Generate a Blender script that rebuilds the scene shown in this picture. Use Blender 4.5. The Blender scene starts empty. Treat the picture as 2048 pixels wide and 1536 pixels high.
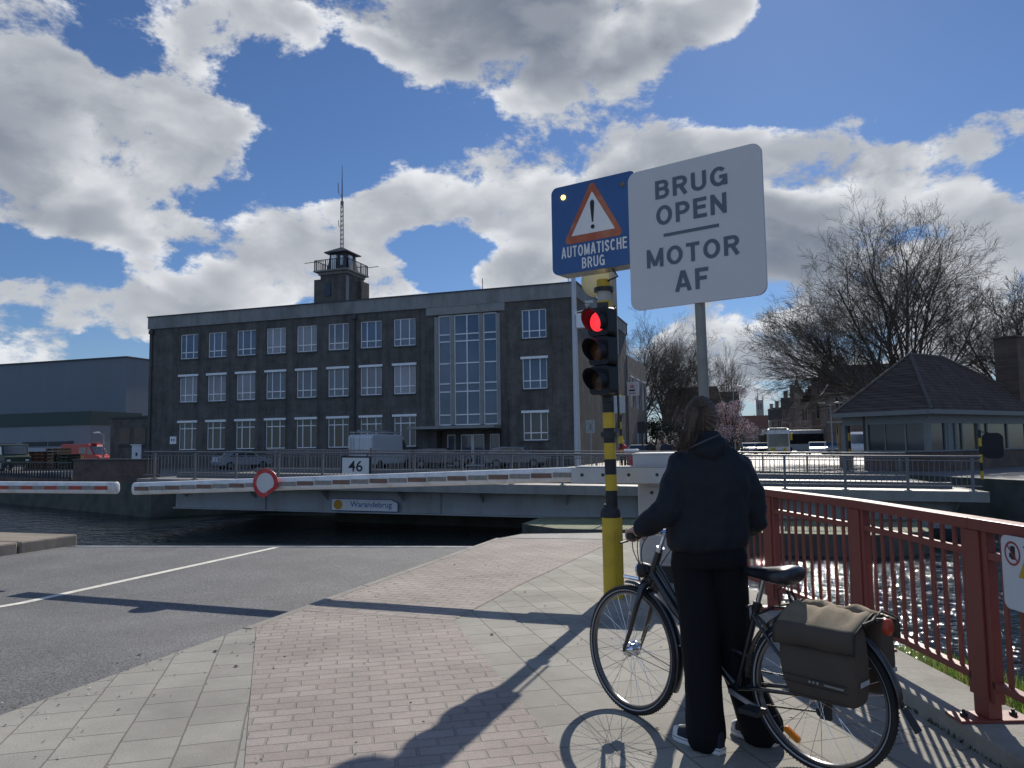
import bpy, bmesh, math, random
from mathutils import Vector as V, Matrix, noise
rad = math.radians
scene = bpy.context.scene
COL = scene.collection
# ---------------------------------------------------------------- camera, sky, sun, exposure
YAW, PITCH, ROLL, EYE, FPX = 18.3, 4.61, -0.84, 1.5, 1536.0
cam_data = bpy.data.cameras.new("camera"); cam = bpy.data.objects.new("camera", cam_data); COL.objects.link(cam)
cam_data.lens = 27.0; cam_data.sensor_width = 36.0; cam_data.clip_start = 0.05; cam_data.clip_end = 3000
CM = Matrix.Rotation(rad(YAW), 3, 'Z') @ Matrix.Rotation(rad(90 + PITCH), 3, 'X') @ Matrix.Rotation(rad(ROLL), 3, 'Z')
cam.matrix_world = Matrix.Translation((0, 0, EYE)) @ CM.to_4x4()
scene.camera = cam
EYEV = V((0, 0, EYE))
def ray(x, y): return CM @ V(((x - 1024) / FPX, (768 - y) / FPX, -1))
def onY(x, y, Y): d = ray(x, y); return EYEV + d * (Y / d.y)
def onX(x, y, X): d = ray(x, y); return EYEV + d * (X / d.x)
def onZ(x, y, z=0): d = ray(x, y); return EYEV + d * ((z - EYE) / d.z)
def onP(x, y, p, n): d = ray(x, y); return EYEV + d * ((p - EYEV).dot(n) / d.dot(n))
def atD(x, y, dep): return EYEV + ray(x, y) * dep

SUN_AZ, SUN_EL = 1.8, 34.0
sl = bpy.data.lights.new("sun", 'SUN'); sl.energy = 5.0; sl.angle = rad(0.5); sl.color = (1.0, 0.935, 0.83)
so = bpy.data.objects.new("sun", sl); COL.objects.link(so)
sund = V((math.sin(rad(SUN_AZ)) * math.cos(rad(SUN_EL)), math.cos(rad(SUN_AZ)) * math.cos(rad(SUN_EL)), math.sin(rad(SUN_EL))))
so.rotation_euler = sund.to_track_quat('Z', 'Y').to_euler()
scene.view_settings.view_transform = 'Standard'; scene.view_settings.look = 'None'
scene.view_settings.exposure = 0.0; scene.view_settings.gamma = 1.0
scene.render.engine = 'CYCLES'
scene.cycles.use_denoising = True
scene.cycles.max_bounces = 6; scene.cycles.diffuse_bounces = 3; scene.cycles.glossy_bounces = 3
scene.cycles.transmission_bounces = 4; scene.cycles.transparent_max_bounces = 6
scene.cycles.sample_clamp_indirect = 4.0

world = bpy.data.worlds.new("World"); scene.world = world; world.use_nodes = True
def build_world():
    nt = world.node_tree; nt.nodes.clear(); L = nt.links
    def nd(t, **k):
        n = nt.nodes.new(t)
        for a, b in k.items(): setattr(n, a, b)
        return n
    def mth(op, a, b=None, c=None, clamp=False):
        n = nd('ShaderNodeMath', operation=op, use_clamp=clamp)
        for i, v in enumerate((a, b, c)):
            if v is None: continue
            if isinstance(v, (int, float)): n.inputs[i].default_value = v
            else: L.new(v, n.inputs[i])
        return n.outputs[0]
    def sstep(v, a, b, o0=0.0, o1=1.0):
        n = nd('ShaderNodeMapRange', interpolation_type='SMOOTHSTEP')
        L.new(v, n.inputs[0])
        for i, q in enumerate((a, b, o0, o1)): n.inputs[i + 1].default_value = q
        return n.outputs[0]
    def mixc(f, a, b):
        n = nd('ShaderNodeMix', data_type='RGBA')
        for k, v in ((0, f), (6, a), (7, b)):
            if isinstance(v, (int, float)): n.inputs[k].default_value = v
            elif isinstance(v, tuple): n.inputs[k].default_value = (*v, 1)
            else: L.new(v, n.inputs[k])
        return n.outputs[2]
    out = nd('ShaderNodeOutputWorld'); bg = nd('ShaderNodeBackground'); bg.inputs[1].default_value = 0.1
    L.new(bg.outputs[0], out.inputs[0])
    sky = nd('ShaderNodeTexSky', sky_type='NISHITA', sun_disc=False)
    sky.sun_elevation = rad(SUN_EL); sky.sun_rotation = rad(SUN_AZ)
    sky.altitude = 0; sky.air_density = 1.0; sky.dust_density = 0.1; sky.ozone_density = 1.6
    tc = nd('ShaderNodeTexCoord'); gen = tc.outputs['Generated']
    sep = nd('ShaderNodeSeparateXYZ'); L.new(gen, sep.inputs[0])
    az = mth('ARCTAN2', sep.outputs[0], sep.outputs[1]); el = mth('ARCSINE', sep.outputs[2])
    cmb = nd('ShaderNodeCombineXYZ'); L.new(az, cmb.inputs[0]); L.new(el, cmb.inputs[1])
    # cloud masses of the day, as directions in the sky (azimuth, elevation) with angular half-sizes
    def fieldsum(lst):
        acc = None
        for (x, y, rx, ry, w) in lst:
            d = ray(x, y).normalized(); a0 = math.atan2(d.x, d.y); e0 = math.asin(d.z)
            n = nd('ShaderNodeVectorMath', operation='MULTIPLY_ADD'); L.new(cmb.outputs[0], n.inputs[0])
            sa, se = FPX / rx, FPX / ry
            n.inputs[1].default_value = (sa, se, 0); n.inputs[2].default_value = (-a0 * sa, -e0 * se, 0)
            l = nd('ShaderNodeVectorMath', operation='LENGTH'); L.new(n.outputs[0], l.inputs[0])
            b = sstep(l.outputs['Value'], 0.25, 1.45, w, 0.0)
            acc = b if acc is None else mth('ADD', acc, b)
        return acc
    body = fieldsum(CLOUDS); dark = fieldsum(DARKS); clear = fieldsum(CLEARS)
    far = mth('LESS_THAN', sep.outputs[1], 0.05)
    # perspective coordinates of a cloud layer
    zc = mth('ADD', mth('MAXIMUM', sep.outputs[2], 0.0), 0.22)
    px = mth('DIVIDE', sep.outputs[0], zc); py = mth('DIVIDE', sep.outputs[1], zc)
    pv = nd('ShaderNodeCombineXYZ'); L.new(px, pv.inputs[0]); L.new(py, pv.inputs[1])
    def fbm(vec, scale, detail, rough, off):
        m = nd('ShaderNodeMapping'); L.new(vec, m.inputs[0]); m.inputs['Location'].default_value = off
        n = nd('ShaderNodeTexNoise', noise_dimensions='3D'); L.new(m.outputs[0], n.inputs['Vector'])
        n.inputs['Scale'].default_value = scale; n.inputs['Detail'].default_value = detail
        n.inputs['Roughness'].default_value = rough; n.inputs['Lacunarity'].default_value = 2.1
        n.inputs['Distortion'].default_value = 0.15
        return n.outputs['Fac']
    gs = nd('ShaderNodeVectorMath', operation='ADD'); L.new(gen, gs.inputs[0]); gs.inputs[1].default_value = (0, 0, 0)
    stretch = nd('ShaderNodeVectorMath', operation='MULTIPLY'); L.new(gen, stretch.inputs[0]); stretch.inputs[1].default_value = (1, 1, 1.7)
    n1 = fbm(stretch.outputs[0], 6.2, 12, 0.62, (3.1, 1.7, 0.4))
    st2 = nd('ShaderNodeVectorMath', operation='ADD'); L.new(stretch.outputs[0], st2.inputs[0]); st2.inputs[1].default_value = (0.004, 0.010, 0.035)
    n2 = fbm(st2.outputs[0], 6.2, 9, 0.60, (3.1, 1.7, 0.4))
    nl = fbm(stretch.outputs[0], 6.2, 2.5, 0.5, (3.1, 1.7, 0.4))
    st3 = nd('ShaderNodeVectorMath', operation='ADD'); L.new(stretch.outputs[0], st3.inputs[0]); st3.inputs[1].default_value = (0.004, 0.014, 0.05)
    nl2 = fbm(st3.outputs[0], 6.2, 2.5, 0.5, (3.1, 1.7, 0.4))
    n3 = fbm(stretch.outputs[0], 21.0, 9, 0.62, (7.3, 2.2, 5.0))
    bodyb = mth('ADD', body, mth('MULTIPLY', far, 0.60))  # cloud cover added out of view to lift the ambient light
    bodyc = mth('SUBTRACT', mth('MINIMUM', bodyb, 1.08), clear)
    dens = mth('ADD', mth('MULTIPLY_ADD', n1, 3.3, -2.16), mth('ADD', mth('MULTIPLY', bodyc, 0.92), mth('MULTIPLY_ADD', n3, 0.55, -0.275)))
    alpha = sstep(dens, -0.02, 0.30)
    dsm = mth('ADD', mth('MULTIPLY_ADD', nl, 2.8, -1.92), mth('MULTIPLY', bodyc, 0.92))
    core = sstep(mth('ADD', dsm, mth('MULTIPLY_ADD', n1, 0.9, -0.45)), 0.08, 0.95)
    lit = sstep(mth('ADD', mth('MULTIPLY', mth('SUBTRACT', nl, nl2), 1.0), mth('MULTIPLY', mth('SUBTRACT', n1, n2), 0.75)), -0.13, 0.13)
    cd = mth('ADD', mth('MULTIPLY', core, 0.66), mth('MULTIPLY', mth('SUBTRACT', 1.0, lit), 0.48))
    darkf = sstep(dark, 0.0, 1.0, 0.70, 1.45)
    sh0 = mth('MULTIPLY', cd, darkf)
    shade = mth('MULTIPLY', mth('DIVIDE', sh0, mth('ADD', sh0, 0.62)), 1.36, clamp=True)
    bright = (8.6, 8.8, 9.1); grey = (1.6, 1.95, 2.6)
    ccol = mixc(shade, bright, grey)
    # unseen clouds away from the sun, added bright and blue to fill the shade
    ccol = mixc(mth('MULTIPLY', far, 1.0), ccol, mixc(shade, (6.9, 9.0, 12.6), (3.6, 5.0, 7.6)))
    sk = nd('ShaderNodeMix', data_type='RGBA', blend_type='MULTIPLY'); sk.inputs[0].default_value = 1.0
    L.new(sky.outputs[0], sk.inputs[6]); sk.inputs[7].default_value = (0.42, 0.55, 0.76, 1)
    fin = mixc(alpha, sk.outputs[2], ccol)
    # thin haze low over the horizon
    hz = sstep(el, 0.0, 0.16, 0.45, 0.0)
    fin2 = mixc(hz, fin, (3.6, 4.3, 5.2))
    L.new(fin2, bg.inputs[0])
CLOUDS = [(60, 200, 330, 190, 1), (330, 290, 270, 110, .9), (40, 420, 190, 110, .8), (500, 260, 120, 60, .7),
    (450, 50, 190, 80, .9), (560, 100, 90, 45, .6), (820, 20, 320, 90, 1), (1010, 90, 250, 110, 1), (1270, 60, 240, 110, 1),
    (1450, 40, 80, 50, .7), (1060, 170, 120, 40, .6), (1150, 290, 200, 100, .8), (930, 390, 240, 100, 1), (740, 420, 110, 50, .7),
    (1350, 340, 200, 90, .8), (1150, 440, 190, 90, .7), (1030, 545, 130, 45, 1.1), (470, 470, 190, 100, 1.2), (330, 560, 180, 90, 1.2), (230, 610, 130, 70, 1.1),
    (560, 550, 140, 80, 1.2), (740, 540, 90, 80, 1.2), (800, 590, 100, 30, .6), (80, 640, 130, 85, 1.2), (90, 715, 110, 30, 1.1),
    (1620, 340, 230, 110, 1), (1680, 440, 190, 110, 1), (1480, 520, 170, 160, 1), (1560, 670, 220, 110, 1), (1800, 600, 220, 140, .9),
    (1850, 400, 100, 80, .8), (1960, 470, 150, 130, .8), (1960, 260, 120, 50, .7), (1745, 215, 55, 30, .75), (1440, 195, 28, 18, .7), (1330, 740, 260, 80, 1.0), (1950, 700, 150, 90, .8)]
DARKS = [(1130, 70, 270, 90, 1.5), (820, 20, 280, 70, 1.3), (60, 240, 230, 120, .55), (1640, 470, 180, 170, 1), (1500, 640, 220, 150, 1), (1180, 350, 180, 60, .5), (420, 520, 150, 60, .4), (40, 430, 160, 60, .7)]
CLEARS = [(240, 60, 90, 70, .9), (620, 200, 140, 120, 1.0), (570, 340, 120, 60, .8), (690, 330, 90, 50, .6), (430, 410, 80, 40, .5), (150, 520, 190, 45, .9), (880, 500, 95, 40, .75), (905, 560, 50, 30, .5), (1700, 110, 280, 110, 1.0), (1900, 130, 150, 110, .8), (190, 700, 40, 40, .6), (1500, 770, 130, 14, .5)]
build_world()

# ---------------------------------------------------------------- mesh helpers
class MB:
    def __init__(s): s.v = []; s.f = []; s.m = []
    def add(s, vs, fs, mi=0, M=None):
        o = len(s.v)
        s.v += [tuple(M @ V(p)) if M else tuple(p) for p in vs]
        for f in fs: s.f.append(tuple(i + o for i in f)); s.m.append(mi)
        return s
    def bx(s, x0, x1, y0, y1, z0, z1, mi=0, M=None):
        return s.add([(x0, y0, z0), (x1, y0, z0), (x1, y1, z0), (x0, y1, z0), (x0, y0, z1), (x1, y0, z1), (x1, y1, z1), (x0, y1, z1)],
                     [(0, 3, 2, 1), (4, 5, 6, 7), (0, 1, 5, 4), (1, 2, 6, 5), (2, 3, 7, 6), (3, 0, 4, 7)], mi, M)
    def bar(s, a, b, w, h, mi=0, up=(0, 0, 1)):
        a, b = V(a), V(b); d = (b - a).normalized(); u = V(up)
        if abs(d.dot(u)) > .99: u = V((0, 1, 0))
        sx = d.cross(u).normalized() * (w / 2); sz = sx.cross(d).normalized() * (h / 2)
        vs = [a - sx - sz, a + sx - sz, a + sx + sz, a - sx + sz, b - sx - sz, b + sx - sz, b + sx + sz, b - sx + sz]
        return s.add(vs, [(0, 1, 2, 3), (7, 6, 5, 4), (0, 4, 5, 1), (1, 5, 6, 2), (2, 6, 7, 3), (3, 7, 4, 0)], mi)
    def tube(s, pts, r, n=8, mi=0, cap=True, closed=False):
        pts = [V(p) for p in pts]; k = len(pts); rs = r if isinstance(r, (list, tuple)) else [r] * k
        o = len(s.v); t0 = (pts[1] - pts[0]).normalized()
        u = t0.cross(V((0, 0, 1)));
        if u.length < 1e-3: u = t0.cross(V((0, 1, 0)))
        u.normalize()
        for i, p in enumerate(pts):
            if closed: t = pts[(i + 1) % k] - pts[i - 1]
            else: t = pts[min(i + 1, k - 1)] - pts[max(i - 1, 0)]
            t = t.normalized() if t.length > 1e-9 else t0
            u = u - t * u.dot(t)
            if u.length < 1e-6: u = t.cross(V((1, .3, .2)))
            u.normalize(); w = t.cross(u)
            for j in range(n):
                a = 2 * math.pi * j / n; s.v.append(tuple(p + (u * math.cos(a) + w * math.sin(a)) * rs[i]))
        for i in range(k if closed else k - 1):
            i2 = (i + 1) % k
            for j in range(n):
                s.f.append((o + i * n + j, o + i * n + (j + 1) % n, o + i2 * n + (j + 1) % n, o + i2 * n + j)); s.m.append(mi)
        if cap and not closed:
            s.f.append(tuple(o + j for j in range(n))[::-1]); s.m.append(mi)
            s.f.append(tuple(o + (k - 1) * n + j for j in range(n))); s.m.append(mi)
        return s
    def lathe(s, prof, n=24, M=None, mi=0, cap=True):
        o = len(s.v)
        for (r, z) in prof:
            for j in range(n):
                a = 2 * math.pi * j / n; p = V((r * math.cos(a), r * math.sin(a), z)); s.v.append(tuple(M @ p if M else p))
        for i in range(len(prof) - 1):
            for j in range(n):
                s.f.append((o + i * n + j, o + i * n + (j + 1) % n, o + (i + 1) * n + (j + 1) % n, o + (i + 1) * n + j)); s.m.append(mi)
        if cap:
            if prof[0][0] > 1e-6: s.f.append(tuple(o + j for j in range(n))[::-1]); s.m.append(mi)
            if prof[-1][0] > 1e-6: s.f.append(tuple(o + (len(prof) - 1) * n + j for j in range(n))); s.m.append(mi)
        return s
    def prism(s, poly, M, d, mi=0):
        n = len(poly); vs = [(x, y, 0) for x, y in poly] + [(x, y, d) for x, y in poly]
        fs = [tuple(range(n))[::-1], tuple(range(n, 2 * n))] + [(i, (i + 1) % n, n + (i + 1) % n, n + i) for i in range(n)]
        return s.add(vs, fs, mi, M)
    def loft(s, rings, n=16, mi=0, cap=True):
        # rings: (centre, half-axis a, half-axis b, superellipse power)
        o = len(s.v)
        for rg in rings:
            c, a, b = V(rg[0]), V(rg[1]), V(rg[2]); p = rg[3] if len(rg) > 3 else 2
            for j in range(n):
                t = 2 * math.pi * j / n; ct, st = math.cos(t), math.sin(t)
                s.v.append(tuple(c + a * math.copysign(abs(ct) ** (2 / p), ct) + b * math.copysign(abs(st) ** (2 / p), st)))
        for i in range(len(rings) - 1):
            for j in range(n):
                s.f.append((o + i * n + j, o + i * n + (j + 1) % n, o + (i + 1) * n + (j + 1) % n, o + (i + 1) * n + j)); s.m.append(mi)
        if cap:
            s.f.append(tuple(o + j for j in range(n))[::-1]); s.m.append(mi)
            s.f.append(tuple(o + (len(rings) - 1) * n + j for j in range(n))); s.m.append(mi)
        return s
    def ell(s, c, r, n=14, mi=0, M=None):
        c = V(c); k = n // 2
        prof = [(math.sin(math.pi * i / k), -math.cos(math.pi * i / k)) for i in range(k + 1)]
        T = Matrix.Translation(c) @ (M.to_4x4() if M else Matrix.Identity(4)) @ Matrix.Diagonal((*r, 1)) if not isinstance(r, (int, float)) else Matrix.Translation(c) @ Matrix.Scale(r, 4)
        prof[0] = (1e-4, -1); prof[-1] = (1e-4, 1)
        return s.lathe(prof, n, T, mi)
    def mesh(s, name, mats, smooth=None):
        me = bpy.data.meshes.new(name); me.from_pydata(s.v, [], s.f)
        for m in (mats if isinstance(mats, (list, tuple)) else [mats]): me.materials.append(m)
        if any(s.m): me.polygons.foreach_set('material_index', s.m)
        me.update()
        if smooth:
            me.polygons.foreach_set('use_smooth', [True] * len(me.polygons))
            if smooth < 179: me.set_sharp_from_angle(angle=rad(smooth))
        return me
    def build(s, name, mats, parent=None, smooth=None, bevel=0, fix=True):
        me = s.mesh(name, mats, smooth)
        if fix:
            bm = bmesh.new(); bm.from_mesh(me); bmesh.ops.recalc_face_normals(bm, faces=bm.faces); bm.to_mesh(me); bm.free()
        o = bpy.data.objects.new(name, me); COL.objects.link(o)
        if parent: o.parent = parent
        if bevel:
            b = o.modifiers.new('bevel', 'BEVEL'); b.width = bevel; b.segments = 2; b.limit_method = 'ANGLE'; b.angle_limit = rad(40)
            b.harden_normals = False
        return o
def tag(o, label=None, cat=None, group=None, kind=None):
    for k, v in (('label', label), ('category', cat), ('group', group), ('kind', kind)):
        if v: o[k] = v
    return o
def thing(name, label, cat, loc=(0, 0, 0), rz=0, group=None):
    o = bpy.data.objects.new(name, None); COL.objects.link(o); o.location = loc; o.rotation_euler = (0, 0, rz); o.empty_display_size = .2
    return tag(o, label, cat, group)
def dup(src, parent=None):
    c = src.copy(); COL.objects.link(c)
    if parent: c.parent = parent
    for ch in list(src.children): dup(ch, c)
    return c
def frame(o, u, n, up=(0, 0, 1)):
    u, n = V(u).normalized(), V(n).normalized(); w = n.cross(u).normalized(); o = V(o)
    return Matrix(((u.x, w.x, n.x, o.x), (u.y, w.y, n.y, o.y), (u.z, w.z, n.z, o.z), (0, 0, 0, 1)))
def rrect(w, h, r, k=6, cx=0, cy=0):
    pts = []
    for (sx, sy, a0) in ((1, 1, 0), (-1, 1, 90), (-1, -1, 180), (1, -1, 270)):
        for i in range(k + 1):
            a = rad(a0 + 90 * i / k); pts.append((cx + sx * (w / 2 - r) + r * math.cos(a), cy + sy * (h / 2 - r) + r * math.sin(a)))
    return pts
def circ(r, n=28, cx=0, cy=0): return [(cx + r * math.cos(2 * math.pi * i / n), cy + r * math.sin(2 * math.pi * i / n)) for i in range(n)]
def text(name, s, M, mat, parent, w=None, h=None, bold=0.0, ext=.001, align='CENTER', cap=True):
    """lettering as a mesh; its box is fitted to width w and height h, centred on M"""
    cu = bpy.data.curves.new('txt', 'FONT'); cu.body = s; cu.size = 1; cu.offset = bold; cu.extrude = 0.0; cu.align_x = 'CENTER'
    t = bpy.data.objects.new('txt', cu); COL.objects.link(t)
    dg = bpy.context.evaluated_depsgraph_get(); dg.update()
    me = bpy.data.meshes.new_from_object(t.evaluated_get(dg)); bpy.data.objects.remove(t)
    xs = [v.co.x for v in me.vertices]; ys = [v.co.y for v in me.vertices]
    x0, x1, y0, y1 = min(xs), max(xs), min(ys), max(ys)
    if not h: h = w * (y1 - y0) / (x1 - x0)
    if not w: w = h * (x1 - x0) / (y1 - y0)
    sx, sy = w / (x1 - x0), h / (y1 - y0)
    for v in me.vertices:
        p = V(((v.co.x - (x0 + x1) / 2) * sx, (v.co.y - (y0 + y1) / 2) * sy, ext)); v.co = M @ p
    me.materials.clear(); me.materials.append(mat)
    o = bpy.data.objects.new(name, me); COL.objects.link(o)
    if parent: o.parent = parent
    return o
def stroke_text(name, s, M, m, parent, w, h, t, gap=.17, aspect=1.0):
    """plain sans lettering drawn with strokes of even weight; fitted to width w and height h, centred on M"""
    a = t / 2
    def arc(cx, cy, rx, ry, d0, d1, n=18): return [(cx + rx * math.cos(rad(d0 + (d1 - d0) * i / n)), cy + ry * math.sin(rad(d0 + (d1 - d0) * i / n))) for i in range(n + 1)]
    def bowl(x0, y0, y1, xr):
        r = (y1 - y0) / 2; return [(x0, y1), (xr - r, y1)] + arc(xr - r, (y0 + y1) / 2, r, r, 90, -90, 12)[1:-1] + [(xr - r, y0), (x0, y0)]
    W = {'I': t, 'M': .84, 'O': .78, 'G': .77, 'C': .74, 'A': .74, 'N': .72, 'U': .70, 'B': .68, 'R': .70, 'P': .66, 'E': .62, 'F': .58, 'T': .64, 'S': .66, 'H': .70}
    def glyph(c, w_):
        L, R_, T_, B = a, w_ - a, 1 - a, a; mid = .53
        st = [(L, 0), (L, 1)]
        if c == 'I': return [st]
        if c == 'B': return [st, bowl(L, mid, T_, R_ - .03), bowl(L, B, mid, R_)]
        if c == 'R': return [st, bowl(L, mid - .04, T_, R_ - .01), [(w_ * .52, mid - .04), (R_ + a * .1, 0)]]
        if c == 'P': return [st, bowl(L, mid - .07, T_, R_)]
        if c == 'E': return [st, [(0, T_), (w_, T_)], [(0, B), (w_, B)], [(0, mid), (w_ * .92, mid)]]
        if c == 'F': return [st, [(0, T_), (w_, T_)], [(0, mid - .02), (w_ * .88, mid - .02)]]
        if c == 'H': return [st, [(R_, 0), (R_, 1)], [(L, mid), (R_, mid)]]
        if c == 'T': return [[(0, T_), (w_, T_)], [(w_ / 2, 0), (w_ / 2, T_)]]
        if c == 'N': return [st, [(R_, 0), (R_, 1)], [(L, 1 - a * .8), (R_, a * .8)]]
        if c == 'M': return [st, [(R_, 0), (R_, 1)], [(L, 1 - a * .6), (w_ / 2, a)], [(w_ / 2, a), (R_, 1 - a * .6)]]
        if c == 'A': return [[(a * .85, 0), (w_ / 2 - a * .1, 1)], [(w_ - a * .85, 0), (w_ / 2 + a * .1, 1)], [(w_ * .22, .29), (w_ * .78, .29)]]
        if c == 'U': r = (R_ - L) / 2; return [[(L, 1), (L, B + r)] + arc(w_ / 2, B + r, r, r, 180, 360)[1:-1] + [(R_, B + r), (R_, 1)]]
        if c == 'O': return [arc(w_ / 2, .5, w_ / 2 - a, .5 - a, 0, 360, 36)]
        if c == 'C': return [arc(w_ / 2, .5, w_ / 2 - a, .5 - a, 42, 318, 30)]
        if c == 'G': return [arc(w_ / 2, .5, w_ / 2 - a, .5 - a, 42, 345, 32), [(R_, 0.02), (R_, .47)], [(w_ * .54, .47), (w_, .47)]]
        if c == 'S':
            k = [(R_ - .01, .74), (w_ * .78, T_ - .06), (w_ / 2, T_), (L + .07, T_ - .06), (L + .01, .73), (L + .08, .60), (w_ / 2, .52), (R_ - .08, .43), (R_, .28), (R_ - .08, B + .06), (w_ / 2, B), (L + .08, B + .06), (L, .27)]
            o = []
            for i in range(len(k) - 1):
                p0, p1, p2, p3 = [V((*k[min(max(j, 0), len(k) - 1)], 0)) for j in (i - 1, i, i + 1, i + 2)]
                for q in range(4):
                    u = q / 4; v = .5 * (2 * p1 + (p2 - p0) * u + (2 * p0 - 5 * p1 + 4 * p2 - p3) * u * u + (3 * p1 - p0 - 3 * p2 + p3) * u ** 3); o.append((v.x, v.y))
            return [o + [k[-1]]]
        return []
    tot = sum(W[c] * aspect if c != 'I' else t for c in s) + gap * aspect * (len(s) - 1); sx = w / tot; x = -tot / 2; mb = MB(); lay = 0
    for c in s:
        w_ = W[c] * aspect if c != 'I' else t
        for line in glyph(c, w_):
            z = .0008 + .00025 * (lay % 6); lay += 1; P = [V((p[0], p[1], 0)) for p in line]; n = len(P); o = len(mb.v)
            closed = (P[0] - P[-1]).length < 1e-4
            for i, p in enumerate(P):
                d0 = (P[i] - P[i - 1]) if i else ((P[0] - P[-2]) if closed else P[1] - P[0]); d1 = (P[i + 1] - P[i]) if i < n - 1 else ((P[1] - P[0]) if closed else P[-1] - P[-2])
                d0.normalize(); d1.normalize(); nn = V((-d0.y - d1.y, d0.x + d1.x, 0)).normalized(); k_ = a / max(.5, nn.dot(V((-d0.y, d0.x, 0))))
                for sg in (1, -1): q = p + nn * k_ * sg; mb.v.append(tuple(M @ V(((x + q.x) * sx, (q.y - .5) * h, z))))
            for i in range(n - 1): mb.f.append((o + 2 * i, o + 2 * i + 1, o + 2 * i + 3, o + 2 * i + 2)); mb.m.append(0)
        x += w_ + gap * aspect
    o = mb.build(name, m, None, fix=False); o.parent = parent
    return o
def remeshed(mb, name, mats, parent, voxel, smooth_it=4, disp=None, fac=.5):
    tmp = mb.build('tmp', mats[0] if isinstance(mats, (list, tuple)) else mats)
    r = tmp.modifiers.new('r', 'REMESH'); r.mode = 'VOXEL'; r.voxel_size = voxel; r.use_smooth_shade = True
    if smooth_it:
        q = tmp.modifiers.new('s', 'SMOOTH'); q.iterations = smooth_it; q.factor = fac
    dg = bpy.context.evaluated_depsgraph_get(); dg.update()
    me = bpy.data.meshes.new_from_object(tmp.evaluated_get(dg)); old = tmp.data
    bpy.data.objects.remove(tmp); bpy.data.meshes.remove(old)
    me.name = name
    if disp:
        nr = [v.normal.copy() for v in me.vertices]
        for v, n_ in zip(me.vertices, nr): v.co += n_ * disp(v.co)
    me.materials.clear()
    for m in (mats if isinstance(mats, (list, tuple)) else [mats]): me.materials.append(m)
    me.polygons.foreach_set('use_smooth', [True] * len(me.polygons)); me.update()
    o = bpy.data.objects.new(name, me); COL.objects.link(o)
    if parent: o.parent = parent
    return o

# ---------------------------------------------------------------- materials
MATS = {}
def translucent(m, f=.5):
    nt = m.node_tree; L = nt.links; b = nt.nodes['Principled BSDF']; o = nt.nodes['Material Output']
    t = nt.nodes.new('ShaderNodeBsdfTranslucent'); x = nt.nodes.new('ShaderNodeMixShader'); x.inputs[0].default_value = f
    L.new(b.inputs['Base Color'].links[0].from_socket, t.inputs[0]); L.new(b.outputs[0], x.inputs[1]); L.new(t.outputs[0], x.inputs[2]); L.new(x.outputs[0], o.inputs[0]); return m
def mat(name, col, rough=.6, metal=0.0, var=.12, scale=4.0, bump=0.0, bscale=60.0, spec=.4, coat=0.0, dirt=None, dirtamt=.0, dscale=1.5, emit=None, estr=0, stretch=(1, 1, 1), obj=False):
    if name in MATS: return MATS[name]
    m = bpy.data.materials.new(name); m.use_nodes = True; MATS[name] = m
    nt = m.node_tree; L = nt.links; b = nt.nodes['Principled BSDF']
    b.inputs['Roughness'].default_value = rough; b.inputs['Metallic'].default_value = metal
    b.inputs['Specular IOR Level'].default_value = spec; b.inputs['Coat Weight'].default_value = coat
    g = nt.nodes.new('ShaderNodeNewGeometry') if not obj else nt.nodes.new('ShaderNodeTexCoord')
    src = g.outputs['Position'] if not obj else g.outputs['Object']
    mp = nt.nodes.new('ShaderNodeMapping'); mp.inputs['Scale'].default_value = stretch; L.new(src, mp.inputs[0]); vec = mp.outputs[0]
    def noi(sc, det, ro=.6):
        n = nt.nodes.new('ShaderNodeTexNoise'); n.inputs['Scale'].default_value = sc; n.inputs['Detail'].default_value = det
        n.inputs['Roughness'].default_value = ro; L.new(vec, n.inputs['Vector']); return n.outputs['Fac']
    f = noi(scale, 6)
    r = nt.nodes.new('ShaderNodeMapRange'); L.new(f, r.inputs[0]); r.inputs[1].default_value = .25; r.inputs[2].default_value = .75
    r.inputs[3].default_value = 1 - var; r.inputs[4].default_value = 1 + var
    mx = nt.nodes.new('ShaderNodeMix'); mx.data_type = 'RGBA'; mx.blend_type = 'MULTIPLY'; mx.inputs[0].default_value = 1
    mx.inputs[6].default_value = (*col, 1); L.new(r.outputs[0], mx.inputs[7]); c = mx.outputs[2]
    if dirt:
        d = noi(dscale, 8, .65); rr = nt.nodes.new('ShaderNodeMapRange'); L.new(d, rr.inputs[0])
        rr.inputs[1].default_value = .45; rr.inputs[2].default_value = .7; rr.inputs[3].default_value = 0; rr.inputs[4].default_value = dirtamt
        m2 = nt.nodes.new('ShaderNodeMix'); m2.data_type = 'RGBA'; L.new(rr.outputs[0], m2.inputs[0]); L.new(c, m2.inputs[6]); m2.inputs[7].default_value = (*dirt, 1); c = m2.outputs[2]
    L.new(c, b.inputs['Base Color'])
    rn = nt.nodes.new('ShaderNodeMapRange'); L.new(f, rn.inputs[0]); rn.inputs[3].default_value = max(0, rough - .1); rn.inputs[4].default_value = min(1, rough + .1)
    L.new(rn.outputs[0], b.inputs['Roughness'])
    if bump:
        bn = noi(bscale, 5); bp = nt.nodes.new('ShaderNodeBump'); bp.inputs['Strength'].default_value = bump; bp.inputs['Distance'].default_value = .02
        L.new(bn, bp.inputs['Height']); L.new(bp.outputs[0], b.inputs['Normal'])
    if emit:
        b.inputs['Emission Color'].default_value = (*emit, 1); b.inputs['Emission Strength'].default_value = estr
    return m
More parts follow.
